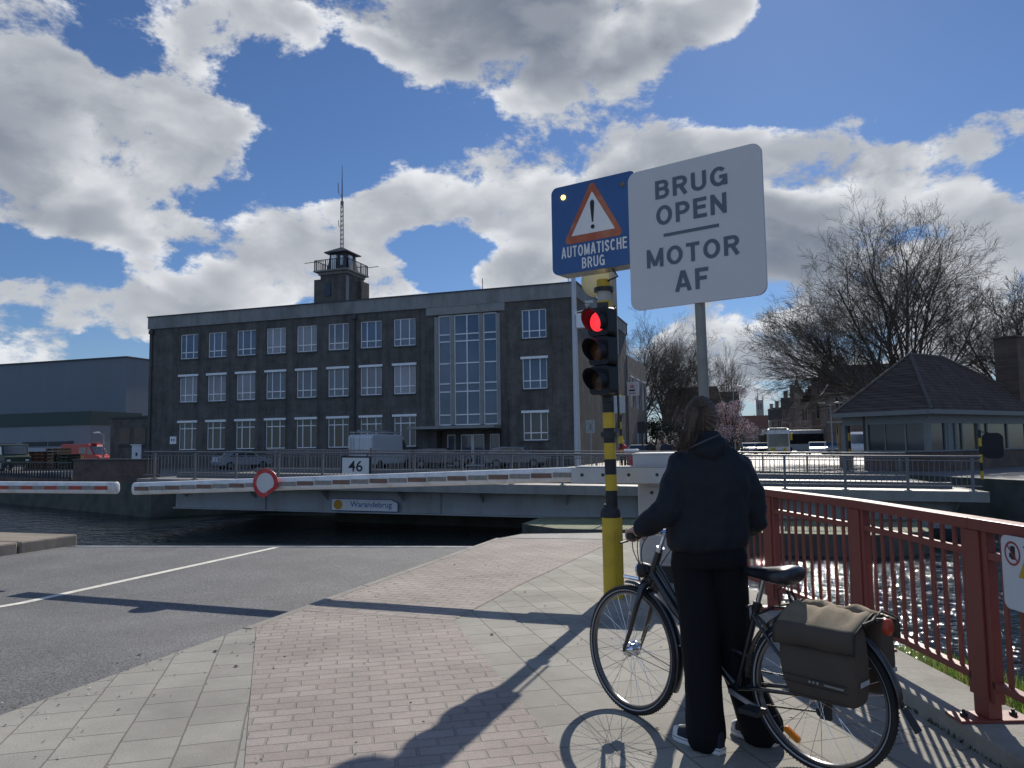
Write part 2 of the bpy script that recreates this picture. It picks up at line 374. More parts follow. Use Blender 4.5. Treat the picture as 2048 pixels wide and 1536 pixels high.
def brickmat(name, c1, c2, mortar, bw, bh, ms=.01, rot=0.0, plane='XY', rough=.85, offset=.5, bump=.5, stain=.25, loc=(0, 0, 0), dist=.01, spec=.3, streak=0):
    """paving or masonry: running bond in world coordinates; plane says which axes carry the pattern"""
    if name in MATS: return MATS[name]
    m = bpy.data.materials.new(name); m.use_nodes = True; MATS[name] = m
    nt = m.node_tree; L = nt.links; b = nt.nodes['Principled BSDF']; b.inputs['Roughness'].default_value = rough; b.inputs['Specular IOR Level'].default_value = spec
    g = nt.nodes.new('ShaderNodeNewGeometry'); vec = g.outputs['Position']
    if plane != 'XY':
        sp = nt.nodes.new('ShaderNodeSeparateXYZ'); L.new(vec, sp.inputs[0]); cb = nt.nodes.new('ShaderNodeCombineXYZ')
        if plane == 'XZ': L.new(sp.outputs[0], cb.inputs[0])
        elif plane == 'YZ': L.new(sp.outputs[1], cb.inputs[0])
        else:
            ad = nt.nodes.new('ShaderNodeMath'); L.new(sp.outputs[0], ad.inputs[0]); L.new(sp.outputs[1], ad.inputs[1]); L.new(ad.outputs[0], cb.inputs[0])
        L.new(sp.outputs[2], cb.inputs[1]); vec = cb.outputs[0]
    mp = nt.nodes.new('ShaderNodeMapping'); mp.inputs['Rotation'].default_value = (0, 0, rot); mp.inputs['Location'].default_value = loc; L.new(vec, mp.inputs[0])
    wn = nt.nodes.new('ShaderNodeTexNoise'); wn.inputs['Scale'].default_value = 6; wn.inputs['Detail'].default_value = 3; L.new(vec, wn.inputs['Vector'])
    ws = nt.nodes.new('ShaderNodeVectorMath'); ws.operation = 'MULTIPLY_ADD'; L.new(wn.outputs['Color'], ws.inputs[0]); ws.inputs[1].default_value = (dist, dist, 0); L.new(mp.outputs[0], ws.inputs[2])
    t = nt.nodes.new('ShaderNodeTexBrick'); L.new(ws.outputs[0], t.inputs['Vector']); t.offset = offset
    t.inputs['Color1'].default_value = (*c1, 1); t.inputs['Color2'].default_value = (*c2, 1); t.inputs['Mortar'].default_value = (*mortar, 1)
    t.inputs['Scale'].default_value = 1; t.inputs['Mortar Size'].default_value = ms; t.inputs['Mortar Smooth'].default_value = .3
    t.inputs['Brick Width'].default_value = bw; t.inputs['Row Height'].default_value = bh; t.inputs['Bias'].default_value = 0
    def noi(sc, det, ro=.65):
        n = nt.nodes.new('ShaderNodeTexNoise'); n.inputs['Scale'].default_value = sc; n.inputs['Detail'].default_value = det; n.inputs['Roughness'].default_value = ro; L.new(vec, n.inputs['Vector']); return n.outputs['Fac']
    def mr(s, a, b_, c, d):
        r = nt.nodes.new('ShaderNodeMapRange'); L.new(s, r.inputs[0])
        for i, q in enumerate((a, b_, c, d)): r.inputs[i + 1].default_value = q
        return r.outputs[0]
    def mul(a, bb):
        x = nt.nodes.new('ShaderNodeMix'); x.data_type = 'RGBA'; x.blend_type = 'MULTIPLY'; x.inputs[0].default_value = 1; L.new(a, x.inputs[6]); L.new(bb, x.inputs[7]); return x.outputs[2]
    c = mul(t.outputs['Color'], mr(noi(1.1, 8), .3, .7, 1 - stain, 1 + stain))
    if streak:
        ms_ = nt.nodes.new('ShaderNodeMapping'); ms_.inputs['Scale'].default_value = (1.6, .14, 1); L.new(vec, ms_.inputs[0])
        sn = nt.nodes.new('ShaderNodeTexNoise'); sn.inputs['Scale'].default_value = 1; sn.inputs['Detail'].default_value = 6; sn.inputs['Roughness'].default_value = .7; L.new(ms_.outputs[0], sn.inputs['Vector'])
        c = mul(c, mr(sn.outputs['Fac'], .35, .68, 1 + streak * .35, 1 - streak))
    fine = noi(90, 4); c = mul(c, mr(fine, .25, .75, .82, 1.18))
    L.new(c, b.inputs['Base Color'])
    bp = nt.nodes.new('ShaderNodeBump'); bp.inputs['Strength'].default_value = bump; bp.inputs['Distance'].default_value = .01
    hh = nt.nodes.new('ShaderNodeMath'); hh.operation = 'MULTIPLY_ADD'; L.new(t.outputs['Fac'], hh.inputs[0]); hh.inputs[1].default_value = -1.0
    cl = nt.nodes.new('ShaderNodeRGBToBW'); L.new(t.outputs['Color'], cl.inputs[0]); h2_ = nt.nodes.new('ShaderNodeMath'); h2_.operation = 'MULTIPLY_ADD'; L.new(cl.outputs[0], h2_.inputs[0]); h2_.inputs[1].default_value = 4.0; L.new(mr(fine, 0, 1, 0, .35), h2_.inputs[2])
    L.new(h2_.outputs[0], hh.inputs[2]); L.new(hh.outputs[0], bp.inputs['Height']); L.new(bp.outputs[0], b.inputs['Normal'])
    return m
# ---------------------------------------------------------------- materials of the place
M_slab = brickmat('paving slabs', (.272, .258, .228), (.308, .294, .26), (.18, .17, .145), .30, .30, .006, rot=rad(56.5), bump=.7, stain=.25, dist=.012)
M_clinkL = brickmat('red clinker oblique', (.295, .252, .226), (.338, .292, .264), (.25, .228, .203), .215, .108, .009, rot=rad(-30), bump=.8, stain=.22, dist=.016)
M_clinkU = brickmat('red clinker straight', (.30, .26, .232), (.338, .295, .266), (.245, .222, .198), .215, .108, .009, rot=rad(6), bump=.8, stain=.22, dist=.016)
def asphalt_mat(name, col, spec=.5, rough=.8):
    m = mat(name, col, rough, var=.2, scale=1.2, spec=spec, dirt=tuple(c * .62 for c in col), dirtamt=.7, dscale=.55)
    nt = m.node_tree; L = nt.links; b = nt.nodes['Principled BSDF']
    g = nt.nodes.new('ShaderNodeNewGeometry')
    vo = nt.nodes.new('ShaderNodeTexNoise'); vo.inputs['Scale'].default_value = 75; vo.inputs['Detail'].default_value = 3; L.new(g.outputs['Position'], vo.inputs['Vector'])
    src = b.inputs['Base Color'].links[0].from_socket
    r = nt.nodes.new('ShaderNodeMapRange'); L.new(vo.outputs['Fac'], r.inputs[0]); r.inputs[1].default_value = .3; r.inputs[2].default_value = .7; r.inputs[3].default_value = .3; r.inputs[4].default_value = 1.75
    x = nt.nodes.new('ShaderNodeMix'); x.data_type = 'RGBA'; x.blend_type = 'MULTIPLY'; x.inputs[0].default_value = 1; L.new(src, x.inputs[6]); L.new(r.outputs[0], x.inputs[7]); L.new(x.outputs[2], b.inputs['Base Color'])
    bp = nt.nodes.new('ShaderNodeBump'); bp.inputs['Strength'].default_value = .55; bp.inputs['Distance'].default_value = .008; L.new(vo.outputs['Fac'], bp.inputs['Height']); L.new(bp.outputs[0], b.inputs['Normal'])
    return m
M_asph = asphalt_mat('road asphalt', (.130, .13, .132))
M_far = asphalt_mat('far asphalt', (.15, .145, .14), .5, .62)
M_deck = asphalt_mat('deck asphalt', (.22, .215, .205), .5, .5)
M_kerb = mat('kerb stone', (.27, .25, .225), .8, var=.15, bump=.3, dirt=(.14, .13, .11), dirtamt=.5)
M_line = mat('road paint', (.74, .71, .62), .7, var=.1, scale=9, dirt=(.35, .34, .32), dirtamt=.55, dscale=7)
M_conc = mat('concrete', (.33, .32, .295), .85, var=.15, bump=.35, bscale=40, dirt=(.14, .14, .11), dirtamt=.55)
M_concd = mat('mossy quay wall', (.10, .10, .085), .9, var=.3, bump=.5, bscale=14, dirt=(.03, .045, .02), dirtamt=.8, dscale=1.0)
M_qbrick = brickmat('quay brick', (.11, .07, .055), (.15, .095, .07), (.12, .11, .10), .22, .075, .01, plane='D', stain=.35, dist=.004)
M_fbrick = brickmat('facade brick', (.108, .100, .090), (.135, .122, .11), (.105, .10, .095), .2, .065, .008, plane='D', stain=.3, dist=.003, bump=.25, streak=.4)
M_parap = mat('facade concrete band', (.25, .25, .245), .85, var=.14, bump=.2, dirt=(.10, .10, .095), dirtamt=.75, dscale=.55, stretch=(1, 1, .35))
M_stone = mat('pale stone trim', (.27, .27, .26), .8, var=.12, bump=.2, dirt=(.13, .13, .12), dirtamt=.4)
M_white = mat('white window paint', (.80, .81, .82), .45, var=.05)
M_dark = mat('dark steel', (.03, .032, .035), .5, var=.2)
M_lead = mat('dark downpipe', (.055, .06, .065), .6, var=.2)
M_roof = mat('roof felt', (.07, .07, .07), .9)
def glassmat(name, col, rough=.05):
    m = mat(name, col, rough, var=.25, scale=.35, spec=.6, coat=.12); m.node_tree.nodes['Principled BSDF'].inputs['Coat Roughness'].default_value = .02
    return m
M_glass = [glassmat('dark window glass', (.025, .032, .042)), glassmat('blue window glass', (.065, .105, .17)), glassmat('curtained glass', (.23, .23, .26), .12), glassmat('half curtained glass', (.125, .14, .17), .1)]
M_wet = None

def water_mat():
    m = bpy.data.materials.new('canal water'); m.use_nodes = True; nt = m.node_tree; L = nt.links; b = nt.nodes['Principled BSDF']
    b.inputs['Base Color'].default_value = (.012, .018, .020, 1); b.inputs['Roughness'].default_value = .05; b.inputs['IOR'].default_value = 1.33
    b.inputs['Specular IOR Level'].default_value = .5
    g = nt.nodes.new('ShaderNodeNewGeometry'); mp = nt.nodes.new('ShaderNodeMapping'); mp.inputs['Scale'].default_value = (1, 1.7, 1); mp.inputs['Rotation'].default_value = (0, 0, rad(-15)); L.new(g.outputs['Position'], mp.inputs[0])
    hs = []
    for sc, w, dt in ((1.0, 1.0, 2), (2.7, .5, 2), (6.0, .26, 2)):
        n = nt.nodes.new('ShaderNodeTexNoise'); n.inputs['Scale'].default_value = sc; n.inputs['Detail'].default_value = dt; n.inputs['Roughness'].default_value = .55; L.new(mp.outputs[0], n.inputs['Vector'])
        q = nt.nodes.new('ShaderNodeMath'); q.operation = 'MULTIPLY'; L.new(n.outputs['Fac'], q.inputs[0]); q.inputs[1].default_value = w; hs.append(q.outputs[0])
    a0 = nt.nodes.new('ShaderNodeMath'); a0.operation = 'ADD'; L.new(hs[0], a0.inputs[0]); L.new(hs[1], a0.inputs[1])
    a = nt.nodes.new('ShaderNodeMath'); a.operation = 'ADD'; L.new(a0.outputs[0], a.inputs[0]); L.new(hs[2], a.inputs[1])
    bp = nt.nodes.new('ShaderNodeBump'); bp.inputs['Strength'].default_value = 1.0; bp.inputs['Distance'].default_value = .17; L.new(a.outputs[0], bp.inputs['Height']); L.new(bp.outputs[0], b.inputs['Normal'])
    return m
M_water = water_mat()

# ---------------------------------------------------------------- ground, quays, water
def struct(mb, name, m, **k): return tag(mb.build(name, m, **k), kind='structure')
struct(MB().add([(-400, -80, -1.6), (400, -80, -1.6), (400, 80, -1.6), (-400, 80, -1.6)], [(0, 1, 2, 3)]), 'canal_water', M_water)
def slabpoly(name, poly, z0, z1, top, side):
    mb = MB(); n = len(poly); vs = [(x, y, z1) for x, y in poly] + [(x, y, z0) for x, y in poly]
    mb.add(vs, [tuple(range(n))], 0); mb.f += [(i, (i + 1) % n, n + (i + 1) % n, n + i) for i in range(n)]; mb.m += [1] * n
    return struct(mb, name, [top, side])
FARQ = [(-2500, 990), (-70, 45.3), (-35.6, 32.15), (-27.5, 29.1), (-24, 33), (-16, 41.8), (-14, 43.3), (-1.5, 43.3), (3, 40), (6.3, 36.5), (9.3, 31), (14, 24), (30, 5), (70, -60), (2500, -900), (2500, 2500), (-2500, 2500)]
slabpoly('far_ground', FARQ, -3, 0, M_far, M_concd)
# near bank: carriageway (a little lower) and footway
RE = lambda x: 11.72 + (x + 4.25) * .2        # the end of the carriageway at the water
xs = [-60, -30, -12, -9, -7, -5.5, -4.9, -4.27]; ys = [-60, 0, 3, 4.6, 5.2, 5.9, 6.3, 8]
rmb = MB(); vs = []; zf = lambda x, y: -.008 - .092 * min(1, max(0, (y - 4.7) / 1.5))
for x in xs:
    for y in ys + [None]: yy = RE(x) if y is None else min(y, RE(x) - .05 * (9 - ys.index(y))); vs.append((x, yy, zf(x, yy)))
k = len(ys) + 1
rmb.add(vs, [(i * k + j, (i + 1) * k + j, (i + 1) * k + j + 1, i * k + j + 1) for i in range(len(xs) - 1) for j in range(k - 1)])
struct(rmb, 'road', M_asph, smooth=179)
FOOT = [(-4.25, -60), (-4.25, 11.95), (-4.05, 12.65), (-2.7, 13.08), (-1.3, 13.15), (-1.0, 9.6), (-.75, 8.7), (.1, 7.2), (.72, 5.9), (1.15, 4.65), (1.57, 3.4), (2.0, 2.1), (2.46, .8), (4.5, -6), (20, -60)]
slabpoly('pavement', FOOT, -3, 0, M_slab, M_concd)
slabpoly('road_quay', [(-60, -60), (-4.25, -60), (-4.25, 11.70), (-60, RE(-60) - .02)], -3, -.13, M_conc, M_concd)
struct(MB().add([(-1.3, 1.4, .004), (.58, 1.4, .004), (-1.07, 3.85, .004), (-2.64, 6.27, .004), (-4.17, 6.27, .004), (-4.17, 5.62, .004), (-2.41, 3.17, .004)], [tuple(range(7))]), 'oblique_clinker_path', M_clinkL)
struct(MB().add([(-4.17, 6.275, .0045), (-2.64, 6.275, .0045), (-2.6, 8.05, .0045), (-2.32, 12.0, .0045), (-4.17, 12.0, .0045)], [tuple(range(5))]), 'clinker_path', M_clinkU)
kb = MB()
y = 5.55
while y < 11.9:
    z = .012
    kb.bx(-4.262, -4.17, y, min(y + .995, 11.94), -.4, z if y > 5.6 else .008); y += 1.0
tag(kb.build('kerb', M_kerb, bevel=.012), kind='structure')
struct(MB().add([(-4.1, 12.02, .005), (-1.3, 12.3, .005), (-1.28, 13.1, .005), (-2.7, 13.04, .005), (-4.03, 12.6, .005)], [tuple(range(5))]), 'quay_coping', M_conc)
# steel edge strip where the deck lands
struct(MB().add([(-11.4, RE(-11.4) - .14, -.095), (-4.27, RE(-4.27) - .16, -.095), (-4.27, RE(-4.27) + .01, -.094), (-11.4, RE(-11.4) + .01, -.094)], [(0, 1, 2, 3)]), 'road_edge_strip', mat('worn steel', (.55, .55, .55), .35, 1.0, var=.2))
# painted line along the carriageway
x0 = -7.68
lp = []
for yy in (-10, 0, 3, 4.6, 5.2, 5.9, 6.3, 8, 10.86): lp += [(x0 - .06 + (yy - 10) * -.012, yy, zf(x0, yy) + .004), (x0 + .06 + (yy - 10) * -.012, yy, zf(x0, yy) + .004)]
struct(MB().add(lp, [(2 * i, 2 * i + 1, 2 * i + 3, 2 * i + 2) for i in range(8)]), 'road_line', M_line)
# low kerb that carries the railing, and the grass on the bank
RAIL = [V((-.62, 8.15, 0)), V((0.0, 6.98, 0)), V((.57, 5.77, 0)), V((1.0, 4.53, 0)), V((1.42, 3.28, 0)), V((1.85, 2.0, 0)), V((2.3, .7, 0))]
def offpath(d):
    o = []
    for i, p in enumerate(RAIL):
        t = (RAIL[min(i + 1, 6)] - RAIL[max(i - 1, 0)]).normalized(); o.append(p + V((-t.y, t.x, 0)) * d)
    return o
inn, out = offpath(-.17), offpath(.22)
wk = MB(); n = len(inn)
wk.add([p + V((0, 0, -.2)) for p in inn] + [p + V((0, 0, .1)) for p in inn] + [p + V((0, 0, .1)) for p in out] + [p + V((0, 0, -2)) for p in out],
       [(r * n + i, r * n + i + 1, (r + 1) * n + i + 1, (r + 1) * n + i) for r in range(3) for i in range(n - 1)] + [(0, n, 2 * n, 3 * n), (n - 1, 2 * n - 1, 3 * n - 1, 4 * n - 1)])
M_kconc = mat('kerb concrete', (.30, .285, .25), .85, var=.16, bump=.4, bscale=50, dirt=(.11, .10, .07), dirtamt=.6, dscale=2.2)
tag(wk.build('railing_kerb', M_kconc, bevel=.012), kind='structure')
b0, b1 = offpath(.215), offpath(.62)
bk = MB(); bk.add([p + V((0, 0, .02)) for p in b0[2:]] + [p + V((0, 0, -.1)) for p in b1[2:]] + [p + V((0, 0, -2)) for p in offpath(1.1)[2:]], [(r * 5 + i, r * 5 + i + 1, (r + 1) * 5 + i + 1, (r + 1) * 5 + i) for r in range(2) for i in range(4)])
struct(bk, 'bank', mat('bank soil', (.07, .06, .035), .95, var=.4, bump=.5))
random.seed(5); gb = MB()
for i in range(5200):
    t = random.random() ** 1.0 * 3.6 + .55; q = min(int(t), 3); f = t - q; q += 1
    p = b0[q].lerp(b0[q + 1], f).lerp(b1[q].lerp(b1[q + 1], f), random.random() ** .8)
    if p.y > 6.3: continue
    h = random.uniform(.05, .17) * (1.35 if p.y < 4.6 else 1) * min(1, max(.25, (6.5 - p.y) / 1.2)); a = random.uniform(0, 6.28); ln = random.uniform(.1, .7)
    d = V((math.cos(a), math.sin(a), 0)); s = V((-d.y, d.x, 0)) * random.uniform(.002, .0045)
    m1 = p + d * h * ln * .35 + V((0, 0, h * .6)); m2 = p + d * h * ln + V((0, 0, h))
    gb.add([p - s, p + s, m1 + s * .8, m1 - s * .8, m2], [(0, 1, 2, 3), (3, 2, 4)], random.choice((0, 0, 1, 2)))
gr = gb.build('grass', [translucent(mat('grass green', (.10, .18, .03), .6, var=.3)), translucent(mat('grass light', (.18, .27, .05), .6, var=.3)), translucent(mat('grass dry', (.28, .25, .10), .7, var=.3))], fix=False); tag(gr, kind='stuff')
# stone coping beside the carriageway on the left
for (ya, yb, lab) in ((9.34, 10.42, 'long weathered timber baulk nearest the water left of the road end'), (7.4, 9.30, 'long weathered timber baulk set back from the water left of the road')):
    o = MB().bx(-26, -11.42, ya, yb, -.5, .085).build('fender_baulk', mat('weathered timber', (.27, .23, .19), .9, var=.25, scale=2, bump=.4, stretch=(.3, 3, 1), dirt=(.10, .09, .075), dirtamt=.5), bevel=.03)
    tag(o, lab, 'timber baulk')
# grit, seed husks and flakes lying about on the footway and gutter
random.seed(77); lt_ = MB()
for i in range(520):
    if i < 300: x, y = random.uniform(-4.0, .6), random.uniform(2.2, 9.5)
    else: x, y = -4.25 + random.gauss(.12, .22), random.uniform(2.5, 8.5)
    if x > .3 and y > 4.5: continue
    z = .006 if x > -4.25 else zf(x, y) + .003
    s = random.uniform(.004, .012) * (1 if i % 9 else 1.9); a = random.uniform(0, 6.28); q = V((math.cos(a), math.sin(a), 0)) * s; r_ = V((-q.y, q.x, 0)) * random.uniform(.35, .9); p = V((x, y, z)); h = V((0, 0, s * random.uniform(.15, .5)))
    lt_.add([p - q, p - r_, p + q, p + r_, p + h], [(0, 1, 4), (1, 2, 4), (2, 3, 4), (3, 0, 4)], random.choice((0, 0, 1, 1, 2)))
tag(lt_.build('grit', [mat('pale flakes', (.55, .50, .43), .8), mat('dark husks', (.06, .05, .04), .9), mat('brown husks', (.22, .16, .11), .9)], fix=False), kind='stuff')
# moss along the foot of the railing kerb
random.seed(12); ms_ = MB()
for i in range(1500):
    t = random.uniform(.9, 4.6); q_ = int(t); f = t - q_; p = inn[q_].lerp(inn[q_ + 1], f); d_ = (inn[q_ + 1] - inn[q_]).normalized(); p = p + V((-d_.y, d_.x, 0)) * -abs(random.gauss(0, .018)) * -1 * random.choice((1, 1, .3))
    p = V((p.x, p.y, .004)); h = random.uniform(.006, .03); a = random.uniform(0, 6.28); s = V((math.cos(a), math.sin(a), 0)) * random.uniform(.005, .014); l_ = V((random.gauss(0, .008), random.gauss(0, .008), h))
    ms_.add([p - s, p + s, p + l_], [(0, 1, 2)], random.choice((0, 0, 1)))
tag(ms_.build('moss', [mat('moss green', (.05, .06, .018), .9, var=.3), mat('moss brown', (.055, .045, .025), .9, var=.3)], fix=False), kind='stuff')
# pier island of the swing bridge in the canal
slabpoly('bridge_pier', [(-7.6, 23.8), (-6.1, 22.6), (2.6, 22.6), (4.2, 23.9), (4.2, 33), (2.6, 34.5), (-17, 34.5), (-18.5, 33), (-18.5, 30.5), (-17.5, 29), (-9, 28), (-7.6, 27)], -3, -1.0, mat('mossy concrete', (.24, .25, .16), .9, var=.25, bump=.3, dirt=(.10, .12, .05), dirtamt=.6), M_concd)

# ---------------------------------------------------------------- main office building
FY = 54.5; BX0, BX1 = -52.1, -13.05
def holes_wall(mb, x0, x1, z0, z1, holes, y, dep, mi=0):
    """wall in the plane Y=y seen from -Y, with recessed openings (reveals dep deep)"""
    X = sorted({x0, x1} | {h[0] for h in holes} | {h[1] for h in holes}); Z = sorted({z0, z1} | {h[2] for h in holes} | {h[3] for h in holes})
    for i in range(len(X) - 1):
        for j in range(len(Z) - 1):
            cx, cz = (X[i] + X[i + 1]) / 2, (Z[j] + Z[j + 1]) / 2
            if any(h[0] < cx < h[1] and h[2] < cz < h[3] for h in holes): continue
            mb.add([(X[i], y, Z[j]), (X[i + 1], y, Z[j]), (X[i + 1], y, Z[j + 1]), (X[i], y, Z[j + 1])], [(0, 1, 2, 3)], mi)
    for a, b, c, d in holes:
        yb = y + dep
        mb.add([(a, y, c), (b, y, c), (b, y, d), (a, y, d), (a, yb, c), (b, yb, c), (b, yb, d), (a, yb, d)], [(0, 4, 5, 1), (1, 5, 6, 2), (2, 6, 7, 3), (3, 7, 4, 0)], mi)
WX = [(-48.7 + 2.975 * i, -46.8 + 2.975 * i) for i in range(8)]
ROWS = [(9.5, 11.68), (5.7, 8.08), (1.57, 4.05)]
wins = []
for r, (z0, z1) in enumerate(ROWS):
    for i, (a, b) in enumerate(WX): wins.append((a, b, z0, z1, r, i))
    wins.append((-17.2, -15.28, z0 if r < 2 else 1.88, z1 - .0, r, 8))
ob = thing('office_building', 'long dark brick office building with three rows of white windows and a roof tower', 'building', ((BX0 + BX1) / 2, FY, 0))
INV = Matrix.Translation(-V(ob.location))
def part(mb, name, m, parent, **k):
    o = mb.build(name, m, None, **k); o.parent = parent; o.matrix_parent_inverse = Matrix.Translation(-V(parent.location)) if parent.type == 'EMPTY' and parent.parent is None and abs(parent.rotation_euler.z) < 1e-9 else Matrix.Identity(4)
    return o
hl = [(a, b, c, d) for a, b, c, d, _, _ in wins] + [(-24.3, -18.95, 3.1, 11.68), (-24.2, -18.9, 0, 2.75)]
w = MB(); holes_wall(w, BX0, BX1, -.5, 12.36, hl, FY, .22)
w.add([(BX0, FY, -.5), (BX0, 76, -.5), (BX0, 76, 12.36), (BX0, FY, 12.36), (BX1, FY, -.5), (BX1, 76, -.5), (BX1, 76, 12.36), (BX1, FY, 12.36)], [(0, 3, 2, 1), (4, 5, 6, 7), (1, 2, 6, 5)])
part(w, 'wall', M_fbrick, ob, fix=False)
pb = MB().bx(BX0 - .12, BX1 + .12, FY - .12, FY + .5, 12.36, 13.42).bx(BX0 - .12, BX0 + .5, FY + .5, 76, 12.36, 13.42).bx(BX1 - .5, BX1 + .12, FY + .5, 76, 12.36, 13.42).bx(BX0 - .12, BX1 + .12, 75.5, 76.1, 12.36, 13.42)
part(pb, 'parapet', M_parap, ob)
part(MB().bx(BX0 - .2, BX1 + .2, FY - .2, FY + .6, 13.42, 13.5).bx(BX1 - .6, BX1 + .2, FY + .6, 76.1, 13.42, 13.5).bx(BX0 - .2, BX0 + .6, FY + .6, 76.1, 13.42, 13.5), 'coping', M_lead, ob)
part(MB().bx(BX0 + .5, BX1 - .5, FY + .5, 75.5, 12.9, 13.0), 'roof', M_roof, ob)
random.seed(11)
def add_window(parent, a, b, z0, z1, y, fr, pane, split, sill=True, lintel=False):
    """three-light casement: bars follow the photo: two mullions and one transom"""
    f = MB(); t = .075; yf, yb = y + .10, y + .17
    f.bx(a, a + t, yf, yb, z0, z1).bx(b - t, b, yf, yb, z0, z1).bx(a + t, b - t, yf, yb, z0, z0 + t).bx(a + t, b - t, yf, yb, z1 - t, z1)
    m1, m2 = a + (b - a) * .3, a + (b - a) * .71
    for m in (m1, m2): f.bx(m - t / 2, m + t / 2, yf + .003, yb, z0 + t, z1 - t)
    zt = z0 + (z1 - z0) * split; f.bx(a + t, b - t, yf + .006, yb, zt - t / 2, zt + t / 2)
    o = part(f, 'window', M_white, parent)
    p = MB().add([(a + .02, y + .15, z0 + .02), (b - .02, y + .15, z0 + .02), (b - .02, y + .15, z1 - .02), (a + .02, y + .15, z1 - .02)], [(0, 1, 2, 3)])
    q = part(p, 'pane', pane, o)
    s = MB().bx(a - .08, b + .08, y - .07, y + .12, z0 - .1, z0); q = part(s, 'sill', M_lead, o)
    if lintel: part(MB().bx(a - .1, b + .1, y - .1, y + .14, z1 - .13, z1 + .05), 'shutter_box', M_white, o)
    return o
for (a, b, z0, z1, r, i) in wins:
    if r == 2: random.random(); pane = M_glass[0]
    elif i == 8: pane = M_glass[1]
    else: pane = M_glass[((1, 1, 1, 2, 2, 3, 1, 1), (2, 2, 2, 3, 3, 3, 3, 2))[r][i]]
    add_window(ob, a, b, z0, z1, FY, M_white, pane, .26 if not (r == 2 and i < 8) else .74, lintel=r > 0)
# tall stair window between stone piers
st = MB(); st.bx(-24.32, -24.02, FY - .06, FY + .22, 3.1, 11.6).bx(-19.2, -18.92, FY - .06, FY + .22, 3.1, 11.6).bx(-23.0, -22.7, FY - .04, FY + .22, 3.15, 11.68).bx(-20.6, -20.3, FY - .04, FY + .22, 3.15, 11.68)
stair = part(st, 'stair_window', M_stone, ob)
fr = MB()
for (a, b, mid) in ((-24.02, -23.0, None), (-22.7, -20.6, -21.65), (-20.3, -19.2, None)):
    fr.bx(a, a + .07, FY + .08, FY + .17, 3.14, 11.66).bx(b - .07, b, FY + .08, FY + .17, 3.14, 11.66)
    for z in (3.14, 3.9, 5.68, 6.31, 7.87, 9.58, 10.13, 11.6): fr.bx(a + .07, b - .07, FY + .083, FY + .168, z, z + .085)
    if mid: fr.bx(mid - .04, mid + .04, FY + .078, FY + .166, 3.22, 11.6)
part(fr, 'window_frame', M_white, stair)
part(MB().add([(-24.02, FY + .15, 3.14), (-19.2, FY + .15, 3.14), (-19.2, FY + .15, 11.66), (-24.02, FY + .15, 11.66)], [(0, 1, 2, 3)]), 'pane', M_glass[1], stair)
part(MB().bx(-25.0, -18.5, FY - .1, FY - .003, 11.75, 12.355), 'stair_lintel', M_stone, ob)
part(MB().bx(-26.0, -18.95, FY - 1.5, FY - .003, 2.86, 3.06), 'canopy', M_stone, ob)
for (a, b, lab) in ((-23.75, -23.05, 0), (-22.6, -20.65, 1), (-20.2, -19.4, 0)):
    f = MB(); yy = FY + 1.0; t = .07
    f.bx(a, a + t, yy, yy + .08, 0, 2.45).bx(b - t, b, yy, yy + .08, 0, 2.45).bx(a + t, b - t, yy, yy + .08, 2.38, 2.45).bx(a + t, b - t, yy, yy + .08, 0, .1)
    if lab: f.bx((a + b) / 2 - .12, (a + b) / 2 + .12, yy - .003, yy + .08, .1, 2.38)
    o = part(f, 'door' if lab else 'side_light', M_white, ob)
    part(MB().add([(a + .03, yy + .05, .03), (b - .03, yy + .05, .03), (b - .03, yy + .05, 2.42), (a + .03, yy + .05, 2.42)], [(0, 1, 2, 3)]), 'pane', M_glass[3], o)
pr = MB(); holes_wall(pr, -24.2, -18.9, 0, 2.75, [(-23.75, -23.05, 0, 2.45), (-22.6, -20.65, 0, 2.45), (-20.2, -19.4, 0, 2.45)], FY + .95, .02)
pr.add([(-24.2, FY + .2, 0), (-24.2, FY + 1, 0), (-24.2, FY + 1, 2.75), (-24.2, FY + .2, 2.75)], [(0, 1, 2, 3)]).add([(-18.9, FY + .2, 0), (-18.9, FY + 1, 0), (-18.9, FY + 1, 2.75), (-18.9, FY + .2, 2.75)], [(3, 2, 1, 0)]).add([(-24.2, FY + .2, 2.75), (-18.9, FY + .2, 2.75), (-18.9, FY + 1, 2.75), (-24.2, FY + 1, 2.75)], [(3, 2, 1, 0)])
part(pr, 'porch', M_fbrick, ob, fix=False)
for (x, z0, z1, r) in ((-31.35, 0, 11.9, .09), (-51.75, 0, 11.9, .08), (-18.35, 0, 5.0, .05), (-25.55, 4.5, 12.3, .025)):
    d = MB().tube([(x, FY - .1, z0), (x, FY - .1, z1)], r, 8)
    if r > .05: d.bx(x - .22, x + .22, FY - .28, FY - .003, z1, z1 + .35)
    part(d, 'downpipe', M_lead, ob, smooth=40)
part(MB().bx(-49.55, -48.9, FY - .08, FY - .003, 2.1, 2.75).bx(-49.4, -49.3, FY - .1, FY - .08, 2.35, 2.55, 1).bx(-49.15, -49.05, FY - .1, FY - .08, 2.35, 2.55, 1), 'meter_box', [M_white, M_dark], ob)
part(MB().tube([(-20.7, 55.6, 13.3), (-20.7, 55.6, 14.6)], .03, 5), 'vent_pipe', M_dark, ob)
part(MB().tube([(-13.6, 54.8, 13.4), (-13.6, 54.8, 16.5)], .025, 5), 'aerial', M_dark, ob)
